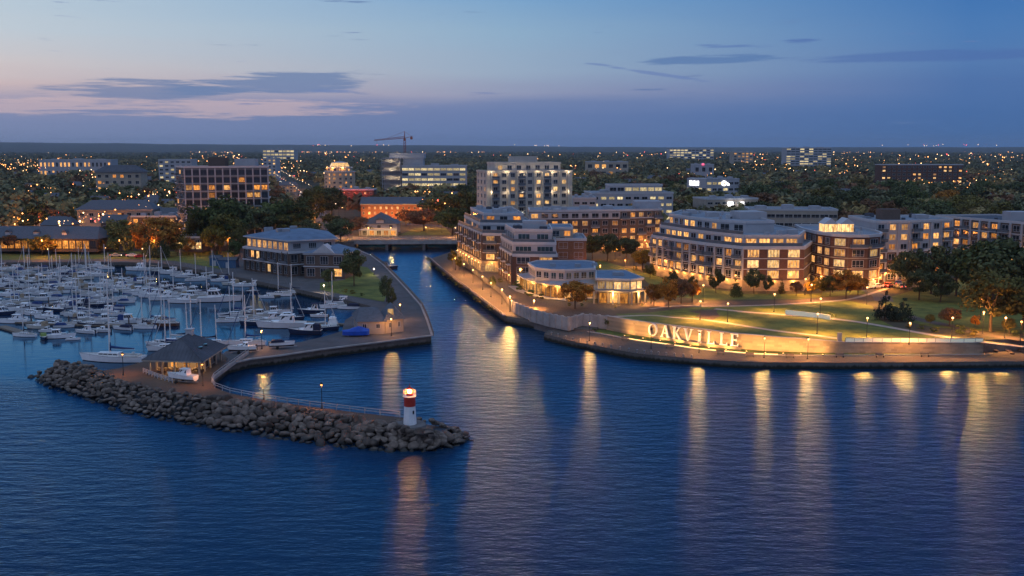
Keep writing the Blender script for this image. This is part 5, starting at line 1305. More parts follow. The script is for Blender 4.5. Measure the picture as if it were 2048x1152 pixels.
band_line([(1215,634),(1300,631),(1345,635),(1400,639),(1445,645),(1500,654),(1560,663),(1630,671),(1680,678)], ZP, 1.6, 'path', M_['path'], .06)
band_line([(1430,618),(1500,625),(1560,629),(1620,634),(1700,642),(1790,657),(1850,668),(1910,677),(1960,684),(2048,694)], ZP, 1.9, 'path', M_['path'], .07)
band_line([(1300,618),(1360,612),(1430,613),(1520,611),(1600,607),(1690,600),(1740,588),(1780,575)], ZP, 1.4, 'path', M_['path'], .065)
g = MB(); g.sheet([P2(x,y,ZP) for x,y in ((1375,622),(1400,621),(1435,619),(1433,624),(1440,633),(1424,641),(1410,637),(1390,634),(1400,628))], ZP+.05); struct(g.build('plaza', M_['paving_brick']))
band_line([(1815,632),(1840,640),(1880,648),(1920,656),(1960,668),(2060,682)], ZP, 3.4, 'path', M_['paving'], .075)
band_line([(1730,578),(1760,590),(1768,603)], ZP, 5, 'road', M_['asphalt_pale'], .045)
# roads of the old town
RD = [(700,477),(672,462),(648,440),(628,415),(602,390),(570,368),(548,350),(538,338),(530,328),(528,320)]
ROAD = [P2(x,y,ZP) for x,y in RD]
band_line(RD, ZP, 10, 'road', M_['asphalt_pale'], .05)
band_line([(690,478),(640,476),(560,478)], ZP, 7, 'road', M_['asphalt_pale'], .04); band_line([(918,476),(950,462),(880,452),(830,449),(800,448)], ZP, 9, 'road', M_['asphalt_pale'], .035)
band_line([(690,474),(720,474.5),(800,474.5),(918,474)], ZP, 5, 'path', M_['paving'], .08)
g = MB(); g.sheet([P2(x,y,ZP) for x,y in ((800,470),(905,470),(890,456),(830,456))], ZP+.03); struct(g.build('lawn', M_['lawn']))

# retaining wall with the letters
w = MB(); line = smooth_line(WALL[5:], 3)
for hw, zt, zb_, mi in ((.28,0,None,0),(.38,.12,0,1)):
    A_ = offset(line,hw); B_ = offset(line,-hw); n = len(line); Z_ = [wall_z(p.x) for p in line]
    lo_ = [0.9 if zb_ is None else z for z in Z_]
    w.add([(p[0],p[1],z+zt) for p,z in zip(A_,Z_)]+[(p[0],p[1],z+zt) for p,z in zip(B_,Z_)]+[(p[0],p[1],z) for p,z in zip(A_,lo_)]+[(p[0],p[1],z) for p,z in zip(B_,lo_)],
          [q for i in range(n-1) for q in ((i,n+i,n+i+1,i+1),(n+i,3*n+i,3*n+i+1,n+i+1),(i+1,2*n+i+1,2*n+i,i))]+[(0,2*n,3*n,n),(n-1,2*n-1,4*n-1,3*n-1)], mi)
rw = empty('retaining_wall', (wc := w.v[0]), 'long curved stone retaining wall carrying the white letters below the lawn', 'wall'); w.build('wall', [M_['stone_block'], M_['concrete']], rw)
w = MB(); line2 = [Vector(p) for p in WALL[:6]]; w.ribbon(line2, .5, 4.9, 0, 3.2)
for p in resample(line2, 2.6): w.obox((p.x,p.y,1.9),(.7,.7,3.2),.3)
o = w.build('garden_wall', [M_['concrete']]); tag(o, 'pale panelled garden wall between the canal walk and the restaurant', 'wall')
def along(line, t):
    pts = [Vector(p[:2]) for p in line]; tot = sum((b-a).length for a,b in zip(pts,pts[1:])); d = t*tot
    for a,b in zip(pts,pts[1:]):
        L_ = (b-a).length
        if d <= L_: return a+(b-a)*(d/L_), (b-a).normalized()
        d -= L_
    return pts[-1], (pts[-1]-pts[-2]).normalized()
def wall_at(px, py, z):
    """nearest wall point to the pixel's ray on plane z, and the wall's direction there"""
    q = Vector(P2(px,py,z)); best = None
    for i in range(400):
        p, t = along(line, i/399)
        d = abs(p.x/p.y - q.x/q.y)
        if best is None or d < best[0]: best = (d, p, t)
    return best[1], best[2]
sg = empty('letter_sign', wall_at(1390,670,3)[0].to_3d()+Vector((0,0,2.2)), 'tall white serif letters OAKVILLE standing before the lit stone wall', 'sign')
def glyph(ch, h):
    """serif capital as a list of polygons in (x,z), height h"""
    st = .135*h; thn = .062*h; sf = .05*h; P_ = []
    def bar(x0,z0,x1,z1,w0):   # slanted stem of horizontal width w0
        P_.append([(x0-w0/2,z0),(x0+w0/2,z0),(x1+w0/2,z1),(x1-w0/2,z1)])
    def serif(x, z, w0): P_.append([(x-w0/2,z),(x+w0/2,z),(x+w0/2,z+sf),(x-w0/2,z+sf)])
    if ch == 'O':
        n = 28
        for i in range(n):
            a, b = 2*pi*i/n, 2*pi*(i+1)/n
            f = lambda a,rx,rz: (.42*h+rx*cos(a), .5*h+rz*sin(a))
            P_.append([f(a,.42*h,.52*h),f(b,.42*h,.52*h),f(b,.295*h,.465*h),f(a,.295*h,.465*h)])
        w0 = .84*h
    elif ch == 'A':
        bar(.10*h,0,.40*h,h,thn); bar(.74*h,0,.42*h,h,st); P_.append([(.2*h,.3*h),(.62*h,.3*h),(.6*h,.37*h),(.22*h,.37*h)]); serif(.10*h,0,.24*h); serif(.74*h,0,.30*h); w0 = .86*h
    elif ch == 'K':
        bar(.16*h,0,.16*h,h,st); bar(.26*h,.42*h,.66*h,h,thn*1.2); bar(.72*h,0,.36*h,.55*h,st); serif(.16*h,0,.32*h); serif(.16*h,h-sf,.32*h); serif(.64*h,h-sf,.26*h); serif(.72*h,0,.30*h); w0 = .84*h
    elif ch == 'V':
        bar(.40*h,0,.12*h,h,st); bar(.42*h,0,.72*h,h,thn); serif(.12*h,h-sf,.30*h); serif(.72*h,h-sf,.24*h); w0 = .84*h
    elif ch == 'I':
        bar(.18*h,0,.18*h,h,st); serif(.18*h,0,.34*h); serif(.18*h,h-sf,.34*h); w0 = .36*h
    elif ch in 'LE':
        bar(.16*h,0,.16*h,h,st); serif(.16*h,h-sf,.32*h); P_.append([(0,0),(.62*h,0),(.62*h,.07*h),(0,.07*h)]); P_.append([(.55*h,.0),(.64*h,0),(.64*h,.24*h),(.58*h,.2*h)])
        if ch == 'E': P_.append([(.2*h,.47*h),(.5*h,.47*h),(.5*h,.54*h),(.2*h,.54*h)]); P_.append([(.45*h,.4*h),(.51*h,.4*h),(.51*h,.61*h),(.45*h,.61*h)]); P_.append([(0,.93*h),(.58*h,.93*h),(.58*h,h),(0,h)]); P_.append([(.53*h,.78*h),(.60*h,.76*h),(.60*h,h),(.54*h,h)])
        w0 = .66*h
    return P_, w0
LH = 2.75
for ch, px, py in (('O',1310,660),('A',1334,663),('K',1359,666),('V',1382,670),('I',1404,674),('L',1425,676),('L',1449,679),('E',1472,682)):
    p, t = wall_at(px, py, 3.4)
    if t.x < 0: t = -t
    n_ = Vector((t.y,-t.x)); p = p + n_*0.95; P_, w0 = glyph(ch, LH); m = MB(); zb = 2.18
    for k_, pl in enumerate(P_):
        off_ = .004*(k_ % 7)
        fr_ = [(p.x+t.x*(x-w0/2)+n_.x*(.22+off_), p.y+t.y*(x-w0/2)+n_.y*(.22+off_), zb+z) for x,z in pl]; bk = [(x-n_.x*(.44+off_), y-n_.y*(.44+off_), z) for x,y,z in fr_]; n = len(pl)
        m.add(fr_+bk, [tuple(range(n)), tuple(range(n,2*n))[::-1]]+[(i,n+i,n+(i+1)%n,(i+1)%n) for i in range(n)])
    o = m.build('letter', M_['white_paint'], sg); o['label'] = f'white letter {ch}'
m = MB(); q0, _ = wall_at(1296,672,2.2); q1, _ = wall_at(1492,690,2.2); l_ = [p for p in line if q0.x-.1 <= p.x <= q1.x+.1]
m.ribbon(offset(l_, -.85), 1.1, 2.16, 0, .75); m.build('plinth', M_['stone_block'], sg)
# floodlights washing the wall, strip light along the promenade edge
for k, px in enumerate((1266,1300,1335,1366,1396,1428,1462,1500,1532,1565,1600,1640)):
    p, t = wall_at(px, 680, 2); 
    if t.x < 0: t = -t
    n_ = Vector((t.y,-t.x)); q = p+n_*3.2
    o = empty('floodlight', (q.x,q.y,ZQ+.1), f'small warm floodlight in the grass before the stone wall, {ORD[k]} from left', 'floodlight', 'floodlights before the lettered wall', atan2(t.y,t.x))
    if 'fm' not in KIDS:
        h_ = MB(); h_.obox((0,0,0),(.3,.22,.2)); KIDS['fm'] = h_.mesh('housing',[M_['black_iron']]); h_ = MB(); h_.obox((0,.03,.21),(.26,.12,.05)); KIDS['fl'] = h_.mesh('lens',[M_['bulb']])
        l = bpy.data.lights.new('flood_spot','SPOT'); l.energy = 2000; l.color = (1,.46,.11); l.spot_size = radians(115); l.spot_blend = .9; l.shadow_soft_size = .25; KIDS['fs'] = l
    for kk in ('fm','fl'): c = link(bpy.data.objects.new(KIDS[kk].name.split('.')[0], KIDS[kk])); c.parent = o
    c = link(bpy.data.objects.new('flood_spot', KIDS['fs'])); c.parent = o; c.location = (0,0,.35); c.rotation_euler = (radians(112),0,0)
st = [p for p in smooth_line(STRIP, 2) if P2(1236,670,ZQ)[0] < p.x < P2(1545,700,ZQ)[0]]
m = MB(); m.ribbon(offset(st, -.15), .10, ZQ+.32, 0, .10); o = m.build('light_strip', M_['led_strip']); tag(o, 'glowing warm strip of light along the back edge of the promenade', 'light strip')
m = MB(); m.ribbon(STRIP, .3, ZQ+.2, 0, .2); o = m.build('kerb', M_['concrete']); struct(o)
# glass balustrade with lit panels at the right end of the wall
def fence(name, line, z, h, label, cat='fence', post='white_trim', rails=2, step=2.2, panel=None, r=.05):
    pts = resample(line, step); o = empty(name, (pts[0].x,pts[0].y,z), label, cat)
    m = MB()
    for p in pts: m.obox((p.x,p.y,z),(r*2,r*2,h))
    c = m.build('post', M_[post], o); c['kind'] = 'stuff'
    m = MB()
    for k in range(rails): m.ribbon(pts, .08, z+h-(h*.8)*k/max(1,rails), 0, .10)
    m.build('rail', M_[post], o)
    if panel: m = MB(); m.ribbon(pts, .03, z+h*.92, 0, h*.8); m.build('panel', M_[panel], o)
    return o
emat('lit_panel', (.66,.80,.42), .16)
p_l = [p for p in offset(line, .1) if wall_at(1690,686,3.6)[0].x < p[0]]
fence('balustrade', p_l, 3.85, 1.0, 'glass balustrade with pale green lit panels on the right end of the wall', panel='lit_panel', rails=1, post='steel')
m = MB(); p, t = wall_at(1681,682,3.6); m.obox((p.x,p.y+.6,3.2),(.9,.6,2.6)); o = m.build('stone_pillar', M_['concrete']); tag(o, 'pale stone pillar where the glass balustrade begins', 'pillar')
m = MB(); l_ = [P2(x,y,ZP) for x,y in ((1571,629),(1600,632),(1640,636.5),(1660,640))]; m.ribbon(l_, .3, ZP+1.15, 0, 1.15); o = m.build('low_wall', M_['lit_panel']); tag(o, 'low pale green glowing wall crossing the lawn', 'wall')
# railings on the water's edge
fence('railing', offset(QUAY[1:5], .75)[0:] if False else offset(QUAY[1:5], -1.2), ZW, 1.1, 'dark iron railing along the right bank of the canal', 'railing', 'black_iron', 3, 1.8)
fence('railing', offset(PIER_C[7:14], -.6), ZL, 1.1, 'weathered timber railing along the left bank of the canal', 'railing', 'wood_dock', 3, 2.4, r=.09)
fence('railing', [P2(x,y,ZB) for x,y in ((497,706),(470,726),(445,744),(428,757),(424,765),(430,776),(460,787),(530,801),(620,814),(700,824),(760,831),(800,835))], ZB, 1.05, 'white railing curving round the inner basin and along the breakwater walk', 'railing', 'rail_white', 2, 2.6, r=.05)
m = MB(); m.ribbon([P2(x,y,ZB) for x,y in ((497,706),(470,726),(445,744),(428,757),(424,765))], .3, ZB+.4, 0, .6); o = m.build('parapet', M_['concrete']); tag(o, 'low concrete parapet beside the ramp to the pavilion', 'parapet')
fence('railing', offset(PROM_F[40:], .5), ZQ, 1.0, 'low white railing on the right half of the promenade edge', 'railing', 'white_trim', 2, 2.4)
fence('fence', [P2(x,y,ZB) for x,y in ((287,746),(315,757),(345,766))], ZB, 1.0, 'white slatted fence before the hipped roof pavilion', 'fence', 'white_trim', 3, 1.4, r=.07)

# ------------------------------------------------------------------ breakwater boulders
CREST = smooth_line([P2(x,y,3.2) for x,y in ((112,724),(150,729),(205,744),(250,757),(300,768),(360,780),(440,791),(530,802),(620,814),(700,828),(770,842),(830,855),(875,852))], 6)
FOOTL = smooth_line([P2(x,y,0) for x,y in ((62,755),(115,781),(180,802),(240,822),(300,836),(380,848),(460,861),(560,877),(650,889),(720,896),(800,902),(880,899),(935,880))], 6)
core = MB(); n = len(CREST)
back = smooth_line([P2(x,y,1.9) for x,y in ((118,720),(160,725),(205,737),(250,753),(300,764),(360,776),(440,787),(530,799),(620,811),(700,821),(770,832),(835,838),(905,848))], 6)
core.add([(p.x,p.y,2.1) for p in CREST]+[(p.x,p.y,-1.2) for p in FOOTL]+[(p.x,p.y,1.2) for p in back],
         [(i,n+i,n+i+1,i+1) for i in range(n-1)]+[(i+1,2*n+i+1,2*n+i,i) for i in range(n-1)])
core.add([(p.x,p.y,1.2) for p in back]+[(p.x,p.y,-2) for p in back], [(i+1,n+i+1,n+i,i) for i in range(n-1)])
struct(core.build('breakwater_core', M_['wet_rock']))
rk = random.Random(5); cand = []
LP_ = [Vector(p) for p in (P2(820,846,2.6),)][0]
rows = 7
for row in range(rows):
    v_ = row/(rows-1); cnt = 70
    for i in range(cnt):
        t = (i+.5*(row%2)+rk.uniform(-.25,.25))/cnt
        a, _ = along(CREST, min(1,max(0,t))); b_, _ = along(FOOTL, min(1,max(0,t)))
        p = a.lerp(b_, v_*1.0+rk.uniform(-.05,.05)); z = 2.75*(1-v_)**.85 - .3 + rk.uniform(-.2,.25)
        cand.append((p.x,p.y,z, rk.uniform(.62,1.15)*(1.08 if t > .5 else .8)))
for i in range(150):   # round the head and along the inner edge by the lighthouse
    t = rk.random(); a = LP_ + Vector((7.2*cos(t*2*pi), 3.6*sin(t*2*pi)))*rk.uniform(.72,1.12) + Vector((1.8,0))
    if a.x > LP_.x-3 or a.y < LP_.y-1: cand.append((a.x,a.y, 2.0-max(0,(a-LP_).length-4.2)*.42+rk.uniform(-.15,.2), rk.uniform(.4,.75)))
for i in range(40):
    a, _ = along([CREST[0],back[0],back[12]], rk.random()); cand.append((a.x+rk.uniform(-1,1),a.y+rk.uniform(-.6,.9),1.5+rk.uniform(-.5,.3),rk.uniform(.5,.8)))
cand = [c for c in cand if (Vector(c[:2])-LP_).length > 2.6]
cand.sort(key=lambda c: -c[3]*F/c[1]*(1 if c[2] > -.3 else .3))
for k, (x,y,z,s_) in enumerate(cand[:296]):
    o = link(bpy.data.objects.new('boulder', ROCKS[k%7])); o.location = (x,y,z); o.scale = (s_*rk.uniform(.9,1.3),s_*rk.uniform(.8,1.1),s_*rk.uniform(.8,1.1)); o.rotation_euler = (rk.uniform(-.5,.5),rk.uniform(-.5,.5),rk.uniform(0,6.3))
    tag(o, 'rounded grey boulder in the armour of the breakwater', 'boulder', 'boulders of the breakwater')
mb = MB()
for k, (x,y,z,s_) in enumerate(cand[296:]):
    me = ROCKS[k%7]; R_ = Matrix.Rotation(rk.uniform(0,6.3),3,'Z')
    mb.add([(R_@(v.co*s_))+Vector((x,y,z)) for v in me.vertices], [tuple(p.vertices) for p in me.polygons], 0, True)
o = mb.build('small_boulders', M_['rock']); tag(o, 'smaller stones filling the gaps between the breakwater boulders', 'rubble', None, 'stuff')

# ------------------------------------------------------------------ lighthouse
lh = empty('lighthouse', (LP_.x,LP_.y,2.2), 'small white lighthouse with red band and lit lantern at the end of the breakwater', 'lighthouse')
def lp(name, mb, m, smooth=True): o = link(bpy.data.objects.new(name, mb.mesh(name, m if isinstance(m,list) else [m]))); o.parent = lh; return o
m = MB(); m.lathe([(2.7,-1.2),(2.7,.2),(2.6,.3)], 28); lp('base_slab', m, M_['concrete_dark'])
m = MB(); m.lathe([(1.10,.3),(.93,3.42)], 8, smooth=False); lp('tower', m, M_['white_paint'])
m = MB(); m.lathe([(.97,3.42),(.95,4.9)], 24); m.lathe([(.98,4.9),(1.0,5.0)],24); lp('red_band', m, M_['red_paint'])
m = MB(); m.lathe([(1.02,5.0),(1.12,5.04),(1.12,5.14),(1.0,5.18)], 24); lp('gallery', m, M_['white_paint'])
m = MB()
for k in range(8):
    a = k*pi/4; m.path([(1.04*cos(a),1.04*sin(a),5.18),(1.06*cos(a),1.06*sin(a),5.75),(.92*cos(a),.92*sin(a),6.15),(.55*cos(a),.55*sin(a),6.4)], .035, 4)
m.lathe([(1.05,5.7),(1.09,5.72),(1.05,5.74)], 20, cap=False); lp('railing', m, M_['rail_white'])
m = MB(); m.lathe([(.55,5.2),(.55,5.6)], 12); m.lathe([(.62,6.28),(.5,6.45),(.12,6.7),(.05,6.95),(.02,7.4)], 12)  # lower drum made taller to block the lamp's light from the gallery
for k in range(6): a = k*pi/3; m.tube((.5*cos(a),.5*sin(a),5.42),(.5*cos(a),.5*sin(a),6.3),.03,.03,4)
lp('lantern_house', m, M_['red_paint'])
m = MB(); m.ball((0,0,5.92), .28, 0, 10, 6); lp('lamp', m, emat('beacon', (1.0,.33,.05), 800.0))

m = MB(); m.box(.55,-.86,2.2,.8,-.6,2.75); lp('window', m, M_['boat_glass'])
lh.scale = (.94,.94,.93)
# ------------------------------------------------------------------ pavilion on the breakwater
A0 = Vector(P2(301,748,ZB)); A1 = Vector(P2(399,751,ZB)); u = (A1-A0).normalized(); v = Vector((-u.y,u.x)); wdt = (A1-A0).length; dp = 13.5
v = (Vector(P2(447,691,4.9))-Vector(P2(400,721,4.9))).normalized()
b = Bld('pavilion', (A0.x+wdt/2, A0.y+dp/2, ZB), 'open pavilion with a dark hipped metal roof and lit columns on the breakwater', 'pavilion', seed=81)
q = lambda a,d: (A0+u*a+v*d)
rf = MB(); c4 = [q(-1.2,-1.2),q(wdt+1.2,-1.2),q(wdt+1.2,dp+1),q(-1.2,dp+1)]; r0 = q(wdt/2,4.2); r1 = q(wdt/2,dp-4.2)
ze, zr = 5.0, 8.4; V4 = [(p.x,p.y,ze) for p in c4]+[(r0.x,r0.y,zr),(r1.x,r1.y,zr)]
rf.add(V4, [(0,1,4),(1,2,5,4),(2,3,5),(3,0,4,5)]); rf.add([(p.x,p.y,ze-.03) for p in c4]+[(p.x,p.y,ze-.3) for p in c4], [(i,(i+1)%4,4+(i+1)%4,4+i) for i in range(4)]+[(7,6,5,4)], 1)
for s_, e_ in ((0,4),(1,4),(1,5),(2,5),(3,5)):
    rf.tube(V4[s_], V4[e_], .09, .09, 4)
rf.tube(V4[4], V4[5], .1, .1, 4)
for k in range(17):   # standing seams
    t = (k+.5)/17; e = Vector(V4[0]).lerp(Vector(V4[1]), t); tt = 1-abs(2*t-1); p1 = e.lerp(Vector(V4[4])+(Vector(V4[0 if t<.5 else 1])-Vector(V4[4]))*0, 0)
    top = Vector(V4[0 if t < .5 else 1]).lerp(Vector(V4[4]), tt); rf.tube(e+Vector((0,0,.02)), top+Vector((0,0,.02)), .035, .035, 3)
    e = Vector(V4[1]).lerp(Vector(V4[2]), t); tr = min(1, min(t,1-t)*dp/4.4); top = (Vector(V4[1]).lerp(Vector(V4[4]), t*dp/4.4) if t*dp < 4.4 else Vector(V4[2]).lerp(Vector(V4[5]), (1-t)*dp/4.4) if (1-t)*dp < 4.4 else Vector(V4[4]).lerp(Vector(V4[5]), (t*dp-4.4)/(dp-8.8))); rf.tube(e+Vector((0,0,.02)), top+Vector((0,0,.02)), .035, .035, 3)
b.part('roof', rf, [M_['roof_dark'],M_['cream_stucco']])
m = MB(); m.obox((r1.x,r1.y,zr-.4),(1.3,1.3,1.2)); m.obox((r1.x,r1.y,zr+.8),(1.6,1.6,.15)); b.part('cupola', m, 'white_trim')
for k, t in enumerate((.34,.6)): m = MB(); p = Vector(V4[1]).lerp(Vector(V4[2]),t).lerp(Vector(V4[4]).lerp(Vector(V4[5]),t),.42); m.obox((p.x,p.y,p.z-.1),(.9,1.1,.28),.3); b.part('skylight', m, 'boat_glass')
m = MB()
for a,d in [(x,0) for x in (0,wdt*.25,wdt*.5,wdt*.75,wdt)]+[(wdt,y) for y in (3.4,6.8,10.2,13.3)]+[(0,y) for y in (3.4,6.8,10.2,13.3)]:
    p = q(a,d); m.obox((p.x,p.y,ZB),(.28,.28,2.75),atan2(u.y,u.x))
b.part('column', m, 'cream_stucco')['kind'] = 'stuff'
m = MB(); pl = [q(1.5,5.5),q(wdt-.8,5.5),q(wdt-.8,dp-.5),q(1.5,dp-.5)]; m.prism([(p.x,p.y) for p in pl], ZB-.2, 4.68); b.part('wall', m, 'cream_stucco')
b.face(pl[0], pl[1], ZB, 1, 2.6, 2.8, .5, .75, .1, .6, 'wa'); b.face(pl[1], pl[2], ZB, 1, 2.6, 2.2, .6, .75, .1, .1, 'w', frame='wood_dark')
for a,d in ((2.5,2.4),(wdt-2.2,2.4)): p = q(a,d); point(b.o, 1.95, 300, (1,.55,.2), .15, (p.x-b.o.location.x, p.y-b.o.location.y))
m = MB()
for a,d in ((2.5,2.4),(wdt-2.2,2.4)): p = q(a,d); m.ball((p.x,p.y,ZB+2.5),.14,0,8,5)
b.part('ceiling_lamp', m, 'bulb_orange'); b.done()
for k,(a,d) in enumerate(((1.6,2.2),(3.8,2.8),(6.2,1.8),(8.2,3.0))):
    p = q(a,d); t = empty('picnic_table', (p.x,p.y,ZB), f'wooden picnic table under the pavilion roof, {ORD[k]} from the left', 'table', 'tables under the pavilion', .3*k)
    m = MB(); m.box(-.9,-.38,.70,.9,.38,.76); c = link(bpy.data.objects.new('table_top', m.mesh('table_top',[M_['wood_dock']]))); c.parent = t
    for s_ in (-1,1): m = MB(); m.box(-.9,s_*.72-.13,.42,.9,s_*.72+.13,.46); c = link(bpy.data.objects.new('bench', m.mesh('bench',[M_['wood_dock']]))); c.parent = t
    m = MB()
    for s_ in (-1,1): m.tube((s_*.6,-.7,0),(s_*.6,.3,.7),.04,.04,4); m.tube((s_*.6,.7,0),(s_*.6,-.3,.7),.04,.04,4); m.box(s_*.6-.03,-.8,.36,s_*.6+.03,.8,.42)
    c = link(bpy.data.objects.new('frame', m.mesh('frame',[M_['black_iron']]))); c.parent = t

# ------------------------------------------------------------------ clubhouse at the pier head
b = Bld('clubhouse', (*P2(755,656,ZL),ZL), 'low cream harbour clubhouse with hipped dark roofs at the head of the pier', 'clubhouse', seed=83)
k0 = Vector(P2(716,668,ZL)); k1 = Vector(P2(770,668,ZL)); k2 = Vector(P2(807,663,ZL)); dv = Vector((-.25,1)).normalized()
H1 = [k0,k1,k1+dv*11,k0+dv*11]; H2 = [k1+Vector((.05,.5)),k2,k2+dv*9,k1+Vector((.05,0))+dv*9.5]
b.wall('cream_stucco').prism(H1, 0, ZL+3.0); b.wall('cream_stucco').prism(H2, 0, ZL+3.2)
rf = MB(); gable(rf, H1, ZL+3.0, ZL+5.6, 0, .5, 1.6); b.part('roof', rf, 'slate_shingle'); rf = MB(); gable(rf, [H2[1],H2[2],H2[3],H2[0]], ZL+3.2, ZL+6.4, 0, .6, 3.0); b.part('end_roof', rf, 'slate_shingle')
b.face(k0, k1, ZL, 1, 3.0, 3.2, .3, .36, .45, .0, mull=2); b.face(H2[0], k2, ZL, 1, 3.2, 2.6, .3, .4, .4, .0, mull=2); b.face(H1[3], H1[0], ZL, 1, 3.0, 3.6, .5, .6, .2, .0, mull=3, frame='white_trim')
m = MB(); p = k1.lerp(k2,.35)+dv*1.2; m.obox((p.x,p.y,ZL+3.9),(1.3,.5,1.7)); b.part('lit_dormer', m, 'glow_pale')
b.done(); keep([tuple(p) for p in H1]+[tuple(k2)], 2)
# blue tarpaulin boat on stands beside it
p = P2(712,672,ZL); o = empty('covered_boat', (p[0],p[1],ZL), 'boat shrouded in a bright blue tarpaulin on the pier before the clubhouse', 'boat', None, radians(8))
m = MB(); n_ = 10; sec = []
for i in range(n_+1):
    t = i/n_; x = -3.1+6.2*t; w_ = 1.15*min(1,(1-t)*6+.7)*min(1,.35+t*2.2); h_ = 1.45+.75*math.exp(-((t-.6)/.28)**2)+.1*mnoise.noise((t*9,0,0))
    sec += [(x,-w_*1.02,.35),(x,-w_*1.05,1.25),(x,-w_*.55,h_),(x,w_*.55,h_),(x,w_*1.05,1.25),(x,w_*1.02,.35)]
fs = [(i*6+j,(i+1)*6+j,(i+1)*6+j+1,i*6+j+1) for i in range(n_) for j in range(5)]+[(0,1,2,3,4,5),tuple(range(n_*6,n_*6+6))[::-1]]
m.add(sec, fs); c = link(bpy.data.objects.new('tarpaulin', m.mesh('tarpaulin',[M_['tarp_blue']]))); c.parent = o
for s_ in (-1.8,1.6):
    m = MB(); m.obox((s_,0,.28),(.2,1.7,.12)); 
    for y_ in (-.75,.75): m.tube((s_,y_,0),(s_,y_*.8,.3),.06,.06,4)
    c = link(bpy.data.objects.new('stand', m.mesh('stand',[M_['steel']]))); c.parent = o
# trailers with boats
def trailer(px, py, z, deg, kind, label):
    p = P2(px,py,z); t = empty('boat_trailer', (p[0],p[1],z), label.replace('boat','trailer',1) if False else label, 'trailer', None, radians(deg))
    m = MB()
    for y_ in (-.6,.6): m.tube((-2.4,y_,.45),(1.4,y_,.45),.06,.06,4); m.tube((1.4,y_,.45),(3.4,0,.45),.06,.06,4)
    m.tube((-.8,-.9,.38),(-.8,.9,.38),.05,.05,4); c = link(bpy.data.objects.new('frame', m.mesh('frame',[M_['steel']]))); c.parent = t
    for y_ in (-.95,.95):
        m = MB(); m.tube((-.8,y_-.1,.33),(-.8,y_+.1,.33),.33,.33,12); c = link(bpy.data.objects.new('wheel', m.mesh('wheel',[M_['rubber']]))); c.parent = t
    return p
p = trailer(366,766,ZB,-20,'', 'steel boat trailer parked in front of the hipped pavilion'); boat('cruiser_white', p[0],p[1],160,.62,'white cabin boat on a trailer in front of the hipped pavilion', None, ZB+.85)
p = trailer(486,706,ZL,10,'', 'steel boat trailer on the pier right of the pavilion'); boat('run_white', p[0],p[1],190,.95,'white open boat on a trailer right of the pavilion', None, ZL+.75)
p = trailer(563,697,ZL,10,'', 'steel boat trailer at the pier edge under the orange lamp'); boat('run_navy', p[0],p[1],12,.8,'covered dinghy on a trailer at the pier edge', None, ZL+.75)
# blue sheds on the marina shore
for k,(px,py,w_) in enumerate(((430,532,4.0),(455,536,6.5))):
    p = P2(px,py,ZL); H = [(p[0]-w_/2,p[1]),(p[0]+w_/2,p[1]-.6),(p[0]+w_/2,p[1]+4),(p[0]-w_/2,p[1]+4.4)]
    b = Bld('shed', (p[0],p[1],ZL), ('small blue shed, the left of two' if k == 0 else 'larger blue shed with a white door, the right of two')+' on the marina shore', 'shed', 'blue sheds on the shore')
    mat('blue_board',(.05,.12,.22),.7,.2,.8,stretch=(4,4,.4)); b.wall('blue_board').prism(H, 1, ZL+3.0); rf = MB(); gable(rf, H, ZL+3.0, ZL+3.9, 0, .3); b.part('roof', rf, 'roof_dark')
    m = MB(); m.box(p[0]-.5,p[1]-.4,ZL,p[0]+.5,p[1]-.3,ZL+2.1); b.part('door', m, 'white_trim'); b.done(); keep(H, 4)

# ------------------------------------------------------------------ floating docks and boats
def dock(pts, w_, label):
    l_ = [P2(x,y,.45) for x,y in pts]; m = MB(); m.ribbon(l_, w_, .5, 0, .4); d = empty('floating_dock', (l_[0][0],l_[0][1],0), label, 'dock', 'floating docks of the marina'); m.build('walkway', M_['wood_dock'], d)
    for k, p in enumerate(resample(l_, 14)[1:-1][:8]): m = MB(); m.tube((p.x+.8,p.y+.6,-1),(p.x+.8,p.y+.6,2.2),.16,.16,7); m.lathe([(.2,0),(.01,.35)],7,(p.x+.8,p.y+.6,2.2)); m.build('mooring_pile', M_['wood_dark'], d)
dock([(3,652),(58,668)], 2.2, 'short wooden dock at the left edge nearest the open water')
dock([(-20,640),(130,648),(250,650),(340,646)], 1.8, 'wooden dock behind the front row of moored boats')
dock([(-20,606),(90,608),(230,607)], 1.8, 'wooden dock on the left under the third row of boats')
dock([(-20,577),(80,574),(180,571)], 1.8, 'wooden dock on the left under the fourth row of boats')
dock([(205,566),(280,574),(370,586),(470,600)], 1.8, 'long wooden dock under the diagonal row of cruisers')
dock([(-20,552),(100,548),(215,546)], 1.6, 'wooden dock farthest back near the left shore')
dock([(470,628),(560,640),(650,646),(690,648)], 1.8, 'wooden dock among the big cruisers before the clubhouse')
dock([(535,592),(600,585)], 1.6, 'short wooden dock below the marina building')
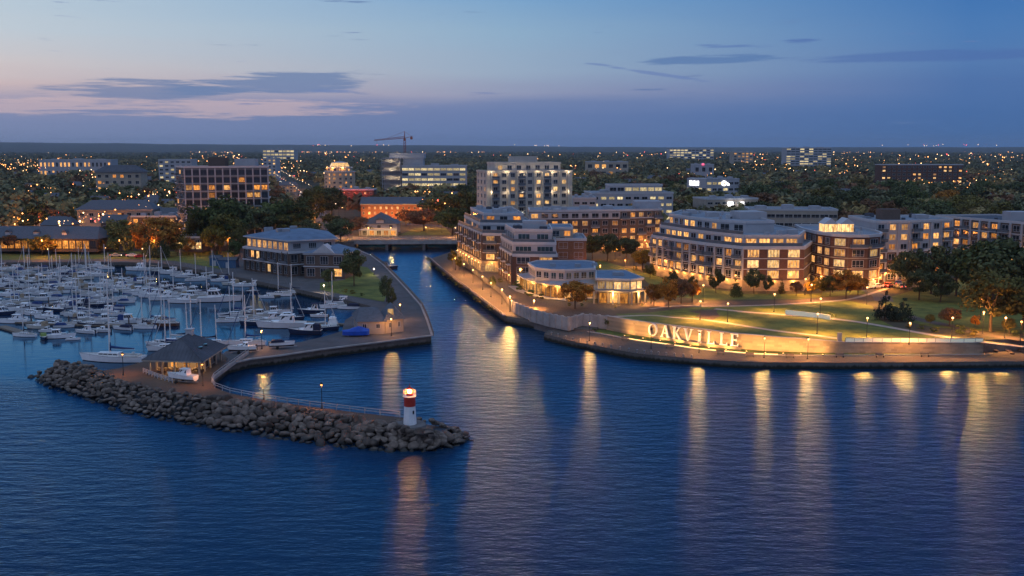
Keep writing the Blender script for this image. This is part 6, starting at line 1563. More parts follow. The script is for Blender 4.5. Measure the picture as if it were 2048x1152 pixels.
ROWS = [
 ('in front row nearest open water', [(50,673,'sail_navy',178,.78,0),(88,678,'run_green',-60,1,0),(119,676,'cruiser_white',8,.80,0),(146,680,'run_white',20,.62,0)]),
 ('in second row from open water', [(76,657,'cruiser_cream',175,.75,0),(128,655,'run_blue',10,.9,0),(153,650,'sail_navy',5,.85,0),(172,666,'run_hard',172,.95,0),(201,664,'run_white',185,1,0),(216,644,'cruiser_white',12,.8,0),(246,659,'run_navy',165,.95,0),(262,646,'cruiser_blue',8,.9,0),(288,657,'sail_navy',172,.85,0),(328,652,'sail_brown',178,.95,0)]),
 ('in third row from open water', [(6,629,'cruiser_navy',0,.8,0),(45,622,'cruiser_white',175,.85,0),(70,612,'run_blue',170,1,0),(88,620,'run_dark',185,1,0),(110,622,'run_dark',170,1.15,0),(133,616,'cruiser_blue',175,.8,0),(158,612,'cruiser_navy',180,.85,0),(165,622,'sail_navy',170,.8,0),(200,612,'sail_dark',5,.85,0),(35,605,'run_hard',10,1,0),(60,600,'cruiser_cream',5,.8,0),(92,601,'cruiser_white',3,.8,0),(120,598,'run_blue',4,1.05,0),(146,600,'run_blue',185,1,0)]),
 ('in the fourth row on the left', [(14,592,'cruiser_white',178,.75,0),(40,588,'sail_navy',170,.8,0),(68,582,'run_hard',182,1.1,0),(98,582,'cruiser_blue',175,.8,0),(134,578,'cruiser_fly',185,.72,0),(160,586,'sail_tan',182,.7,0),(28,578,'run_navy',0,1,0),(55,574,'run_white',5,1,0),(84,573,'sail_navy',3,.75,0),(112,570,'run_blue',8,1,0)]),
 ('in the diagonal row of cruisers', [(205,573,'cruiser_white',175,.85,0),(236,578,'cruiser_fly',172,.78,0),(254,583,'cruiser_cream',-160,.8,0),(272,587,'cruiser_white',-165,.85,0),(288,591,'cruiser_blue',-170,.85,0),(306,595,'cruiser_white',-172,.95,0),(330,600,'cruiser_fly',-170,.85,0),(366,606,'cruiser_white',-172,1.0,0),(437,603,'cruiser_fly',12,1.22,0),(240,560,'run_hard',0,1.1,0),(262,563,'run_white',4,1.1,0),(284,567,'cruiser_blue',-8,.8,0),(308,572,'cruiser_cream',-8,.85,0),(335,578,'cruiser_navy',-6,.95,0),(366,582,'cruiser_white',-6,.9,0),(392,588,'cruiser_fly',-8,.8,0)]),
 ('in fifth row near left shore', [(16,567,'cruiser_fly',175,.62,0),(44,564,'cruiser_cream',180,.75,0),(74,561,'cruiser_fly',178,.75,0),(104,557,'cruiser_white',182,.8,0),(124,553,'run_navy',175,1,0),(155,556,'sail_dark',180,.75,0),(192,553,'cruiser_white',178,.9,0),(150,548,'run_blue',2,1,0),(178,546,'sail_navy',0,.75,0)]),
 ('in back row against left shore', [(10,538,'run_hard',5,1.1,0),(26,541,'cruiser_white',175,.8,0),(47,544,'run_blue',0,1.1,0),(62,540,'sail_navy',178,.8,0),(112,543,'sail_navy',4,.8,0),(138,545,'run_white',175,1.1,0),(157,534,'sail_navy',10,.75,0),(193,534,'cruiser_white',170,.8,0)]),
 ('along curved shore below park trees', [(277,541,'cruiser_fly',182,.9,0),(303,541,'sail_tan',178,.85,0),(343,548,'cruiser_white',175,.95,0),(374,555,'cruiser_white',-175,.95,0),(404,559,'run_hard',-170,1.1,0),(441,563,'cruiser_blue',-165,.75,0),(463,570,'cruiser_cream',-168,.75,0),(485,573,'run_white',-165,1.2,0),(506,572,'cruiser_white',-165,.7,0),(505,585,'run_dark',0,.8,0)]),
 ('between pier and pavilion', [(560,592,'sail_navy',182,1.0,0),(472,634,'sail_blue',186,1.05,0),(490,642,'sail_navy',186,.95,0),(512,649,'sail_dark',184,.95,0),(540,645,'cruiser_white',-172,.95,0),(566,655,'cruiser_fly',184,1.18,0),(524,634,'cruiser_cream',4,.8,0),(552,628,'cruiser_white',6,.8,0),(613,668,'cruiser_navy',182,1.0,0),(625,626,'run_dark',178,1.35,0),(666,652,'cruiser_fly',100,.8,0),(682,610,'cruiser_white',182,.95,0),(700,618,'run_navy',184,1.2,0),(668,616,'sail_navy',184,1.0,0)]),
 ('beside the breakwater pavilion', [(228,722,'sail_big',180,1.0,0),(336,700,'sail_blue',188,1.0,0),(388,694,'sail_navy',175,1.1,0),(408,702,'sail_blue',170,1.0,0),(496,690,'sail_blue',184,1.0,0),(345,688,'sail_dark',182,.95,0)]),
 ('in the canal', [(776,537,'run_dark',5,1.25,0),(848,634,'run_green',95,.9,0)]),
]
EXTRA = {'in second row from open water':[(98,664),(112,650),(184,652),(232,650),(305,648)],'in third row from open water':[(20,616),(58,628),(122,608),(182,604),(212,604)],
 'in fourth row on left':[(26,595),(82,590),(118,586),(148,571),(8,574)],'in the diagonal row of cruisers':[(222,568),(250,571),(296,580),(322,586),(350,592),(386,597),(412,594),(226,584)],
 'in fifth row near left shore':[(30,572),(60,568),(90,565),(138,560),(172,552)],'in back row against left shore':[(36,534),(84,537),(98,548),(128,538),(174,541),(212,538)],
 'along curved shore below park trees':[(322,546),(360,552),(390,562),(424,556),(456,560)],'between pier and pavilion':[(534,596),(586,588),(458,644),(504,628),(580,640),(640,634),(648,660)],'beside the breakwater pavilion':[(372,684),(430,690),(312,690)]}
# fill the left berths until no boat fits
LEN = {'sail_navy':8.5,'sail_blue':9.5,'run_white':6,'run_blue':6.2,'cruiser_white':9.5,'sail_tan':9,'run_hard':6.6,'cruiser_cream':8.6}
TAKEN = [(P2(q[0],q[1],0), LEN.get(q[2],9.5)*q[4]*.86) for _, l_ in ROWS for q in l_]
fill = []; rb = random.Random(21); tries = 0
while len(fill) < 44 and tries < 4000:
    tries += 1; px, py = rb.uniform(-8,345), rb.uniform(540,654); p = P2(px,py,0); kd = rb.choice(list(LEN)); sc_ = rb.uniform(.75,1.0); Lb = LEN[kd]*sc_*.86
    if 215 < px and py < 556 or px > 300+ (py-560)*.3 and py < 640 or 250 < px and 606 < py < 640: continue
    if any(abs(p[0]-a[0]) < (Lb+la)*.5+.3 and abs(p[1]-a[1]) < 2.9 for a, la in TAKEN): continue
    TAKEN.append((p,Lb)); fill.append((px,py,kd,rb.choice([0,180,3,177]),sc_,0))
fill.sort(key=lambda q: q[1])
for k in range(0, len(fill), 22): ROWS.append(('in the %s packed left berths' % ('far','near')[k//22], fill[k:k+22]))
for place, lst in ROWS:
    place = place.replace('the fourth row on the left','fourth row on left')
    for k, (px,py) in enumerate(EXTRA.get(place, [])): lst.append((px,py,['sail_navy','sail_blue','run_white','sail_tan','sail_dark','run_blue','sail_navy','cruiser_cream'][(px+py)%8],RND.choice([0,180,4,176]),.9,0))
for place, lst in ROWS:
    place = place.replace('the fourth row on the left','fourth row on left'); lst = sorted(lst, key=lambda q: q[0])
    for k, (px,py,kd,deg,sc_,_) in enumerate(lst):
        p = P2(px,py,0); boat(kd, p[0], p[1], deg+RND.uniform(-9,9), sc_*(.86 if kd != 'sail_big' else 1), f'{BOAT_WORDS[kd]}, {ORD[k]} boat from left {place}')
# ------------------------------------------------------------------ lamps
def lamps(lst, z, h, style, what, order, group, e=260, **kw):
    for k, (px, py) in enumerate(sorted(lst) if order == 'from the left' else lst):
        p = P2(px,py,z); lamp(p[0],p[1],z,h,style,f'{what}, {ORD[k]} {order}',group,e,**kw)
lamps([(911,540),(928,552.5),(946,565.5),(965,580),(982,594),(1004,608.5),(1020,624),(1068,633)], ZW, 4.2, 'globe', 'lit globe lamp on the canal walk', 'from the bridge', 'lamps of the canal walk', 3000, pool=4200)
lamps([(1302,607),(1400,640),(1455,645),(1406,604),(1548,624),(1622,603),(1733,609),(1634,668),(1733,677.5),(1818,689),(1903,677),(2009,677),(1640,634)], ZP, 4.6, 'globe', 'lit globe lamp among the lawns of the park', 'from the left', 'lamps of the park', 650, pool=8500)
lamps([(1179,682),(1398,706),(1528,716),(1615,718)], ZQ, 4.4, 'lantern', 'lantern post on the promenade', 'from the left', 'lantern posts of the promenade', 1500, pool=2500)
lamps([(247,750),(406,772),(528,799),(644,817)], ZB, 4.2, 'lantern', 'lantern post on the breakwater walk', 'from the left', 'lantern posts of the breakwater', 40, pool=650, col=ORANGE, bulb='bulb_orange')
lamps([(783,672),(801,640),(524,698)], ZL, 4.2, 'lantern', 'lantern post on the pier near the clubhouse', 'from the front', 'lantern posts of the pier', 1300, col=WARM)
lamps([(648,585),(748,550)], ZL, 2.2, 'globe', 'low white globe lamp on the pier', 'from the front', 'low lamps of the pier', 500, col=WHITE, bulb='bulb_white')
lamps([(97,520),(212,517),(286,519),(326,516),(400,515)], ZL, 4.5, 'lantern', 'lantern on the marina shore', 'from the left', 'lanterns of the marina shore', 700, col=WARM)
lamps([(665,476),(695,478),(737,477),(782,477),(852,476),(911,477)], ZP, 5.0, 'globe', 'lamp along the bridge road', 'from the left', 'lamps of the bridge road', 1800, pool=5000, col=WARM)
lamps([(812,452),(820,456),(828,460),(884,466),(896,459),(880,448),(872,442)], ZP, 7.0, 'globe', 'lamp along the lane behind the tavern', 'from the left', 'lamps of the lane', 2600, col=ORANGE, bulb='bulb_orange')
lamps([(40,470),(66,458),(98,470),(125,462),(140,452),(32,478),(360,490),(402,486),(418,480)], ZP, 7.0, 'globe', 'orange street lamp in the left hand streets', 'from the left', 'street lamps of the left town', 6000, col=ORANGE, bulb='bulb_orange', r=.4)
lamps([(1755,575),(1770,577),(1610,590),(1250,548),(1268,535),(1230,520),(1200,560)], ZP, 4.6, 'globe', 'globe lamp in the courts between the apartments', 'from the left', 'lamps of the courts', 2500, pool=4500, col=ORANGE, bulb='bulb_orange')
p_ = P2(1302,697,ZQ); lamp(p_[0],p_[1],ZQ,4.4,'lantern','unlit dark lantern post on the promenade before the first letter','lantern posts of the promenade',0,bulb='boat_glass')
# street lamps down the boulevard
pts = resample(ROAD, 42); n_ = 0
for k, p in enumerate(pts[2:34]):
    for s_ in (-1,1):
        t = (pts[min(k+3,len(pts)-1)]-pts[k+1]).normalized(); q = p+Vector((-t.y,t.x))*s_*8.5
        lamp(q.x,q.y,ZP,9.5,'arm',f'boulevard street lamp on the {"left" if s_>0 else "right"} side, {ORD[min(k,25)]} from the bridge' if k < 26 else 'street lamp at the far end of the boulevard','street lamps of the boulevard',2200 if k < 14 else 0,WARM,'bulb_white' if k%2 else 'bulb',atan2(-(-t.x)*s_*-1, -(-t.y)*s_) if False else atan2(-t.x*s_, t.y*s_),.4)
# rocks where the promenade meets the shore at the right
for k,(px,py,s_) in enumerate(((1965,702,.8),(1980,700,1.0),(1992,704,.7),(2004,699,.9),(2018,703,1.0),(2030,698,.8),(2042,703,.9),(1972,708,.6),(2025,708,.6),(2052,699,1.0))):
    p = P2(px,py,ZQ); o = link(bpy.data.objects.new('boulder', ROCKS[k%7])); o.location = (p[0],p[1],ZQ+.15); o.scale = (s_*1.2,s_,s_*.8); o.rotation_euler.z = k; tag(o,'grey rock on the shore at the right end of the promenade','boulder','rocks at the right end of the promenade')
# mooring bollards along the promenade edge
bm_ = None; bl_ = [p for p in resample(offset(PROM_F, .9), 6.5)][1:20]
for k, p in enumerate(bl_):
    if bm_ is None: m = MB(); m.lathe([(.16,0),(.13,.45),(.20,.5),(.2,.62),(.08,.68)],10); bm_ = m.mesh('bollard',[M_['steel']])
    o = link(bpy.data.objects.new('bollard', bm_)); o.location = (p.x,p.y,ZQ); tag(o, f'low steel bollard on the promenade edge, {ORD[k]} from left','bollard','bollards of the promenade')
bn_ = None
for k,(px,py) in enumerate(((1250,681),(1340,697),(1440,709),(1500,714),(1580,716),(1680,715),(1760,715),(1850,714))):
    p = P2(px,py,ZQ); o = empty('park_bench', (p[0],p[1],ZQ), f'park bench facing the lake on the promenade, {ORD[k]} from left','bench','benches of the promenade', -.35 if px < 1450 else 0)
    if bn_ is None:
        m = MB(); m.box(-.9,-.25,.42,.9,.22,.48); a_ = m.mesh('seat',[M_['wood_dock']]); m = MB(); m.box(-.9,.24,.5,.9,.3,.9); b_ = m.mesh('backrest',[M_['wood_dock']])
        m = MB(); [m.box(x-.04,-.22,0,x+.04,.28,.42) for x in (-.75,.75)]; bn_ = (a_,b_,m.mesh('frame',[M_['black_iron']]))
    for me in bn_: c = link(bpy.data.objects.new(me.name.split('.')[0], me)); c.parent = o
# cars
def make_car(paint):
    o = empty('parked_car', (0,0,0)); m = MB()
    prof = [(-2.1,.35),(-2.15,.8),(-1.9,.95),(-1.5,1.0),(-.9,1.42),(.5,1.42),(1.15,.98),(2.0,.82),(2.15,.6),(2.1,.35)]
    n = len(prof); vs = [(x,-.88*(.86 if z > 1.2 else 1),z) for x,z in prof]+[(x,.88*(.86 if z > 1.2 else 1),z) for x,z in prof]
    m.add(vs, [tuple(range(n)),tuple(range(n,2*n))[::-1]]+[((i+1)%n,i,n+i,n+(i+1)%n) for i in range(n)]); 
    def pt(name, mb, mt): c = link(bpy.data.objects.new(name, mb.mesh(name,[mt]))); c.parent = o; return c
    pt('body', m, paint); m = MB()
    for s_ in (-1,1): m.add([(-1.3,s_*.87,1.03),(.95,s_*.87,1.03),(.45,s_*.79,1.37),(-.85,s_*.79,1.37)],[(0,1,2,3)])
    m.add([(1.13,-.72,1.02),(1.13,.72,1.02),(.56,.66,1.39),(.56,-.66,1.39)],[(0,1,2,3)]); m.add([(-1.52,-.72,1.03),(-1.52,.72,1.03),(-.97,.66,1.39),(-.97,-.66,1.39)],[(0,1,2,3)]); pt('car_window', m, M_['boat_glass'])
    for x in (-1.35,1.35):
        for y in (-.8,.8): m = MB(); m.tube((x,y-.11,.32),(x,y+.11,.32),.32,.32,12); pt('wheel', m, M_['rubber'])
    for y in (-.62,.62): m = MB(); m.obox((2.12,y,.6),(.08,.32,.16)); pt('headlight', m, M_['head_white']); m = MB(); m.obox((-2.14,y,.72),(.08,.32,.16)); pt('tail_light', m, M_['tail_red'])
    return o
PAINT = {'silver':mat('paint_silver',(.4,.4,.42),.3,.1,1,metal=.5),'black':mat('paint_black',(.02,.02,.022),.25,.1,1),'white':mat('paint_white',(.7,.7,.7),.3,.05,1),'red':mat('paint_red',(.3,.02,.02),.3,.1,1),'blue':mat('paint_blue',(.03,.06,.18),.3,.1,1)}
CARS = {k: make_car(m) for k, m in PAINT.items()}; CCH = {k: list(o.children) for k, o in CARS.items()}; used = set()
def car(kind, x, y, z, ang, label, group, sc_=1.05):
    o = CARS[kind]
    if kind in used: o = copy_tree(o, None, CCH[kind])
    used.add(kind); o.location = (x,y,z); o.rotation_euler.z = ang; o.scale = (sc_,)*3; tag(o, label, 'car', group)
ck = list(PAINT); n_ = 0
for k in range(26):
    t = .10+.028*k; p, d = along(ROAD, t); s_ = 1 if k%2 else -1; q = p+Vector((-d.y,d.x))*s_*2.6; a = atan2(d.y,d.x)+(pi if s_ > 0 else 0); c = ck[k*3%5]
    car(c, q.x,q.y,ZP+.05,a,f'{c} car driving {"towards the bridge" if s_ > 0 else "away from the bridge"} on the boulevard, {ORD[k//2]} from the bridge','cars on the boulevard',1.1)
for k,(px,py) in enumerate(((232,514),(247,513),(264,514),(281,516))): p = P2(px,py,ZL); c = ck[k%5]; car(c,p[0],p[1],ZL+.06,.2,f'{c} car parked on the shore above the marina','cars parked above the marina')
for k,(px,py) in enumerate(((1752,577),(1776,575),(1796,571),(1800,577))): p = P2(px,py,ZP); c = ck[(k+2)%5]; car(c,p[0],p[1],ZP+.06,.5+k*.4,f'{c} car parked by the rounded brick building','cars parked by the brick building')

# ------------------------------------------------------------------ trees you can tell apart
TR = [(270,498,ZL,446,46,'round','leaf_orange'),(395,500,ZL,440,50,'round','leaf_olive'),(430,512,ZL,448,44,'round','leaf_yellow'),(110,508,ZL,478,36,'round','leaf_orange'),(480,515,ZL,455,36,'round','leaf_olive'),(355,505,ZL,462,30,'round','leaf_orange'),(20,500,ZP,470,34,'round','leaf_rust'),(355,512,ZL,468,40,'round','leaf_olive'),(378,510,ZL,474,30,'oval','leaf_orange'),(60,506,ZL,482,30,'round','leaf_rust'),(165,508,ZL,474,34,'round','leaf_olive'),(198,508,ZL,478,26,'oval','leaf_orange'),(230,510,ZL,474,32,'round','leaf_green'),(258,512,ZL,470,28,'oval','leaf_dark'),(285,512,ZL,460,40,'round','leaf_orange'),(455,500,ZP,420,60,'round','leaf_olive'),(470,522,ZL,480,26,'round','leaf_green'),(0,506,ZL,474,40,'round','leaf_green'),(676,462,ZP,432,34,'round','leaf_dark'),(655,452,ZP,428,26,'round','leaf_olive'),(690,458,ZP,436,26,'round','leaf_rust'),(905,528,ZP,500,20,'oval','leaf_olive'),(918,540,ZW,512,18,'oval','leaf_olive'),(985,578,ZP,552,16,'oval','leaf_dark'),(620,478,ZP,440,50,'round','leaf_dark'),(1215,660,ZQ,634,20,'oval','leaf_olive'), # px, py base, z, top py, width px, kind, leaf, place
 (317,513,ZL,432,92,'round','leaf_orange'),(298,516,ZL,446,30,'cone','leaf_dark'),(326,516,ZL,446,34,'cone','leaf_dark'),(243,502,ZL,440,72,'round','leaf_olive'),(213,500,ZL,455,55,'oval','leaf_dark'),
 (180,503,ZL,455,52,'round','leaf_dark'),(84,510,ZL,472,60,'round','leaf_yellow'),(126,503,ZL,462,38,'cone','leaf_dark'),(152,503,ZL,462,46,'round','leaf_rust'),(440,508,ZL,396,110,'round','leaf_green'),(406,505,ZL,424,74,'round','leaf_olive'),(470,505,ZL,404,84,'round','leaf_dark'),
 (500,478,ZP,410,90,'round','leaf_dark'),(545,472,ZP,404,90,'round','leaf_green'),(590,472,ZP,398,80,'round','leaf_green'),(622,462,ZP,376,58,'round','leaf_olive'),(664,440,ZP,376,62,'round','leaf_dark'),(640,425,ZP,372,50,'round','leaf_green'),(720,470,ZP,432,44,'round','leaf_rust'),(702,470,ZP,440,36,'round','leaf_rust'),
 (742,470,ZP,446,30,'oval','leaf_dark'),(848,462,ZP,418,66,'round','leaf_rust'),(885,448,ZP,385,78,'round','leaf_dark'),(925,462,ZP,382,70,'round','leaf_olive'),(812,452,ZP,418,36,'round','leaf_rust'),(905,470,ZP,415,60,'round','leaf_green'),
 (708,572,ZL,500,52,'round','leaf_dark'),(690,548,ZL,512,40,'round','leaf_olive'),(773,604,ZL,553,30,'oval','leaf_dark'),(783,618,ZL,580,20,'oval','leaf_dark'),(658,575,ZL,538,28,'round','leaf_dark'),
 (1185,520,ZP,470,40,'round','leaf_olive'),(1215,522,ZP,466,56,'round','leaf_dark'),(1252,520,ZP,476,50,'round','leaf_dark'),(1285,540,ZP,500,40,'round','leaf_yellow'),(1300,556,ZP,528,26,'oval','leaf_olive'),(1262,505,ZP,478,40,'round','leaf_dark'),
 (1432,586,ZP,539,34,'oval','leaf_dark'),(1472,594,ZP,553,26,'cone','leaf_green'),(1508,587,ZP,536,38,'oval','leaf_dark'),(1536,588,ZP,552,22,'oval','leaf_dark'),(1563,588,ZP,560,18,'cone','leaf_olive'),(1592,592,ZP,562,26,'round','leaf_rust'),(1345,572,ZP,540,22,'oval','leaf_dark'),(1385,584,ZP,552,22,'oval','leaf_olive'),
 (1150,618,ZP,563,66,'round','leaf_orange'),(1308,612,ZP,566,38,'round','leaf_orange'),(1337,616,ZP,558,42,'round','leaf_orange'),(1362,607,ZP,556,42,'round','leaf_rust'),(1384,604,ZP,562,32,'round','leaf_orange'),
 (1642,590,ZP,555,36,'round','leaf_yellow'),(1660,592,ZP,552,40,'round','leaf_olive'),(1692,598,ZP,540,56,'round','leaf_orange'),(1716,590,ZP,552,38,'round','leaf_orange'),(1622,588,ZP,560,26,'oval','leaf_yellow'),
 (1815,580,ZP,500,74,'round','leaf_dark'),(1862,588,ZP,490,78,'oval','leaf_dark'),(1912,592,ZP,496,84,'round','leaf_dark'),(1985,600,ZP,478,150,'round','leaf_green'),(2040,610,ZP,482,150,'round','leaf_dark'),(1838,600,ZP,540,60,'round','leaf_dark'),(1880,604,ZP,545,60,'oval','leaf_dark'),(2045,660,ZP,560,80,'round','leaf_dark'),
 (1980,664,ZP,543,135,'round','leaf_olive'),(1770,640,ZP,584,50,'cone','leaf_blue'),(1804,642,ZP,590,42,'cone','leaf_blue'),(1899,652,ZP,614,42,'round','leaf_rust'),(1950,655,ZP,630,20,'oval','leaf_orange'),(1860,650,ZP,628,18,'round','leaf_olive'),(2018,668,ZP,636,26,'round','leaf_olive')]
LW = {'leaf_dark':'dark','leaf_green':'green','leaf_olive':'olive green','leaf_orange':'orange autumn','leaf_rust':'rust coloured','leaf_yellow':'yellow lit','leaf_blue':'blue green'}
KW = {'round':'broad tree','oval':'slender tree','cone':'pointed conifer'}
def zone(px, py):
    if px < 480: return 'on the marina shore'
    if px < 640: return 'behind the marina building'
    if px < 950: return 'on the pier lawn' if py > 500 else 'round the tavern and bridge'
    if py < 560 and px < 1310: return 'in the apartment court'
    if px < 1250: return 'before the restaurant'
    if px < 1400: return 'beside the glass pavilion' if py > 595 else 'along the curved apartments'
    if px < 1740: return 'along the curved apartments' if px < 1610 else 'before the rounded brick building'
    return 'at the right hand end of the park'
seen = {}
TR.sort()
for px,py,z,top,wpx,kd,lf in TR:
    p = P2(px,py,z); h = ZT(p[1], top)-z; wd = wpx/F*p[1]
    key = (zone(px,py),kd,lf); seen[key] = seen.get(key,0)+1
    tree(p[0],p[1],z-.05,h,wd*1.05,kd,lf,f'{LW[lf]} {KW[kd]} {key[0]}, {ORD[seen[key]-1]} from left',f'trees {key[0]}')
# bushes
bush = crown_mesh('bush', 77, 'round', 12, 60, .05)
bs_ = {}
for k in range(26):
    p, d = along(offset(QUAY[1:5],-2.4), .04+.036*k); 
    if k % 3 == 2: continue
    o = link(bpy.data.objects.new('bush', bush)); wd = RND.uniform(1.3,2.4); o.location = (p.x+RND.uniform(-.3,.3),p.y,ZW-.3*wd*.4); o.scale = (wd,wd,wd*.7); o.rotation_euler.z = k; setmat(o, M_['leaf_green' if k%2 else 'leaf_olive'])
    tag(o,f'low bush behind the canal railing, {ORD[k-k//3]} from the bridge','bush','bushes along the canal railing')
for px,py,z,wpx in sorted([(1840,658,ZP,20),(1870,664,ZP,22),(1925,668,ZP,34),(1950,672,ZP,26),(1815,656,ZP,16),(1660,632,ZP,12),(1670,634,ZP,10),(1000,565,ZP,14),(1040,580,ZP,20),(1060,592,ZP,24),(1080,598,ZP,20),(1030,572,ZP,18),(1190,664,ZQ,14),(1200,650,ZQ,20),(1215,655,ZQ,22),(1330,560,ZP,14),(1310,552,ZP,12),(1350,568,ZP,14),(1288,546,ZP,16),(1270,540,ZP,14),(800,470,ZP,10),(690,585,ZL,14),(705,588,ZL,14),(725,592,ZL,12),(2030,672,ZP,20),(1285,612,ZP,10),(1140,612,ZP,12),(1165,612,ZP,10),(1230,616,ZP,10)]):
    p = P2(px,py,z); wd = wpx/F*p[1]; o = link(bpy.data.objects.new('bush', bush)); o.location = (p[0],p[1],z-.3*wd*.6); o.scale = (wd,wd*.9,wd*.75); o.rotation_euler.z = px; lf = 'leaf_green' if px%3 else 'leaf_olive'; setmat(o, M_[lf])
    zn = zone(px,py); k_ = (zn,lf); bs_[k_] = bs_.get(k_,0)+1; tag(o, f'low {LW[lf]} bush {zn}, {ORD[bs_[k_]-1]} from left','bush','bushes '+zn)

# ------------------------------------------------------------------ the wooded town behind
ROADV = [Vector(p) for p in ROAD]
def clear(x, y):
    if 690 < 1024+x/y*F < 960 and y < 590: return False
    for poly, fr_, y0, x0, x1, y1 in FOOT:
        if x0-9 < x < x1+9 and y0-fr_ < y < y1+8:
            if y < y0 or inside((x,y), poly) or True: return False
    for a, b2 in zip(ROADV, ROADV[1:]):
        t = max(0,min(1,((x-a.x)*(b2.x-a.x)+(y-a.y)*(b2.y-a.y))/(b2-a).length_squared)); 
        if hypot(x-a.x-(b2.x-a.x)*t, y-a.y-(b2.y-a.y)*t) < 15+y*.006: return False
    return True
rf_ = random.Random(99); cnt = 0; tries = 0; got = []
while cnt < 225 and tries < 6000:
    tries += 1; y = 440*math.exp(rf_.random()*math.log(1000/440)); px = rf_.uniform(-60,2110); x = (px-1024)/F*y
    if 700 < px < 960 and y < 560: continue
    if not clear(x,y): continue
    if any((x-a)**2+(y-b2)**2 < (7.5+y*.004)**2 for a,b2 in got): continue
    got.append((x,y)); cnt += 1
    lf = rf_.choices(['leaf_dark','leaf_green','leaf_olive','leaf_rust','leaf_orange'],[42,25,19,11,3])[0]; h = rf_.uniform(9,15.5)*(1.25 if px > 1450 and y < 800 else 1)
    zn = 'left hand town' if px < 640 else 'middle of the town' if px < 1350 else 'wood behind the right hand apartments'
    tree(x,y,ZP-.2,h,h*rf_.uniform(.95,1.3),'round' if rf_.random() < .85 else 'oval',lf,f'{LW[lf]} tree in the {zn}',f'{LW[lf]} trees in the {zn}',False,rf_)
# the far wood: many clumps of leaves, one mesh
def far_wood(name, y0, y1, num, nleaf, size, leaf, seed, label, span=(-.60,.60)):
    r = np.random.default_rng(seed)
    y = y0*np.exp(r.random(num)*np.log(y1/y0)) if y1 < 3000 else y0+(y1-y0)*r.random(num)
    a = r.uniform(span[0],span[1],num); x = np.tan(a)*y
    ok = np.array([clear(x[i],y[i]) for i in range(num)]); x = x[ok]; y = y[ok]; n = len(x)
    h = r.uniform(8.5,15.5,n); w_ = h*r.uniform(.5,.75,n)*(1+y/9000)
    d = r.normal(size=(n,nleaf,3)); d /= np.linalg.norm(d,axis=2,keepdims=True); d[:,:,2] = np.abs(d[:,:,2])*.9-.12
    rad = r.uniform(.7,1.06,(n,nleaf,1)); lob = 1+.22*np.sin(d[:,:,:1]*5+r.uniform(0,6,(n,1,1)))
    c = d*rad*lob*np.stack([w_,w_,h*.52],1)[:,None,:]; c[:,:,0] += x[:,None]; c[:,:,1] += y[:,None]; c[:,:,2] += ZP+h[:,None]*.48
    nr = d+r.normal(size=d.shape)*.45; nr /= np.linalg.norm(nr,axis=2,keepdims=True)
    u = np.cross(nr, np.array([.31,.17,.93])); u /= np.linalg.norm(u,axis=2,keepdims=True)+1e-6; v = np.cross(nr,u)
    s_ = (size*r.uniform(.6,1.3,(n,nleaf,1)))*(w_[:,None,None]/7)
    q = np.stack([c-u*s_-v*s_*.5, c+u*s_*.4-v*s_, c+u*s_*1.1+v*s_*.3, c-u*s_*.2+v*s_],2).reshape(-1,3).astype(np.float32)
    me = bpy.data.meshes.new(name); nv = len(q); nf = nv//4
    me.vertices.add(nv); me.vertices.foreach_set('co', q.ravel()); me.loops.add(nv); me.loops.foreach_set('vertex_index', np.arange(nv,dtype=np.int32))
    me.polygons.add(nf); me.polygons.foreach_set('loop_start', np.arange(0,nv,4,dtype=np.int32)); me.update(); me.validate()
    me.materials.append(M_[leaf]); o = link(bpy.data.objects.new(name, me)); tag(o, label, 'wood', None, 'stuff'); return o
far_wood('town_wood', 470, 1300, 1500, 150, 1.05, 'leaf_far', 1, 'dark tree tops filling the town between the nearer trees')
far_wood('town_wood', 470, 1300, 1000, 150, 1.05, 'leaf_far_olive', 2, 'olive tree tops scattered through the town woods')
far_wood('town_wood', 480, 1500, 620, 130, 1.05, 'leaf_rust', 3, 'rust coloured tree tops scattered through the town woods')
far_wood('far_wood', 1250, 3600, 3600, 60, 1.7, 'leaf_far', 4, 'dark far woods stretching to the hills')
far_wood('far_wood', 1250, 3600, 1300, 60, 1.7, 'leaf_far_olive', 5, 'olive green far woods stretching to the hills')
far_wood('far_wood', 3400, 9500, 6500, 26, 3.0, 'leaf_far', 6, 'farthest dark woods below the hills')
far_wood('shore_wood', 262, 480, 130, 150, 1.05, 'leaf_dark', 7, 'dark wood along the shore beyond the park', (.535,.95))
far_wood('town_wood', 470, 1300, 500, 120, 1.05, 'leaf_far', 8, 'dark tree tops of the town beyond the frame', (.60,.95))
far_wood('town_wood', 470, 1300, 500, 120, 1.05, 'leaf_far', 9, 'dark tree tops of the town beyond the marina', (-.95,-.60))
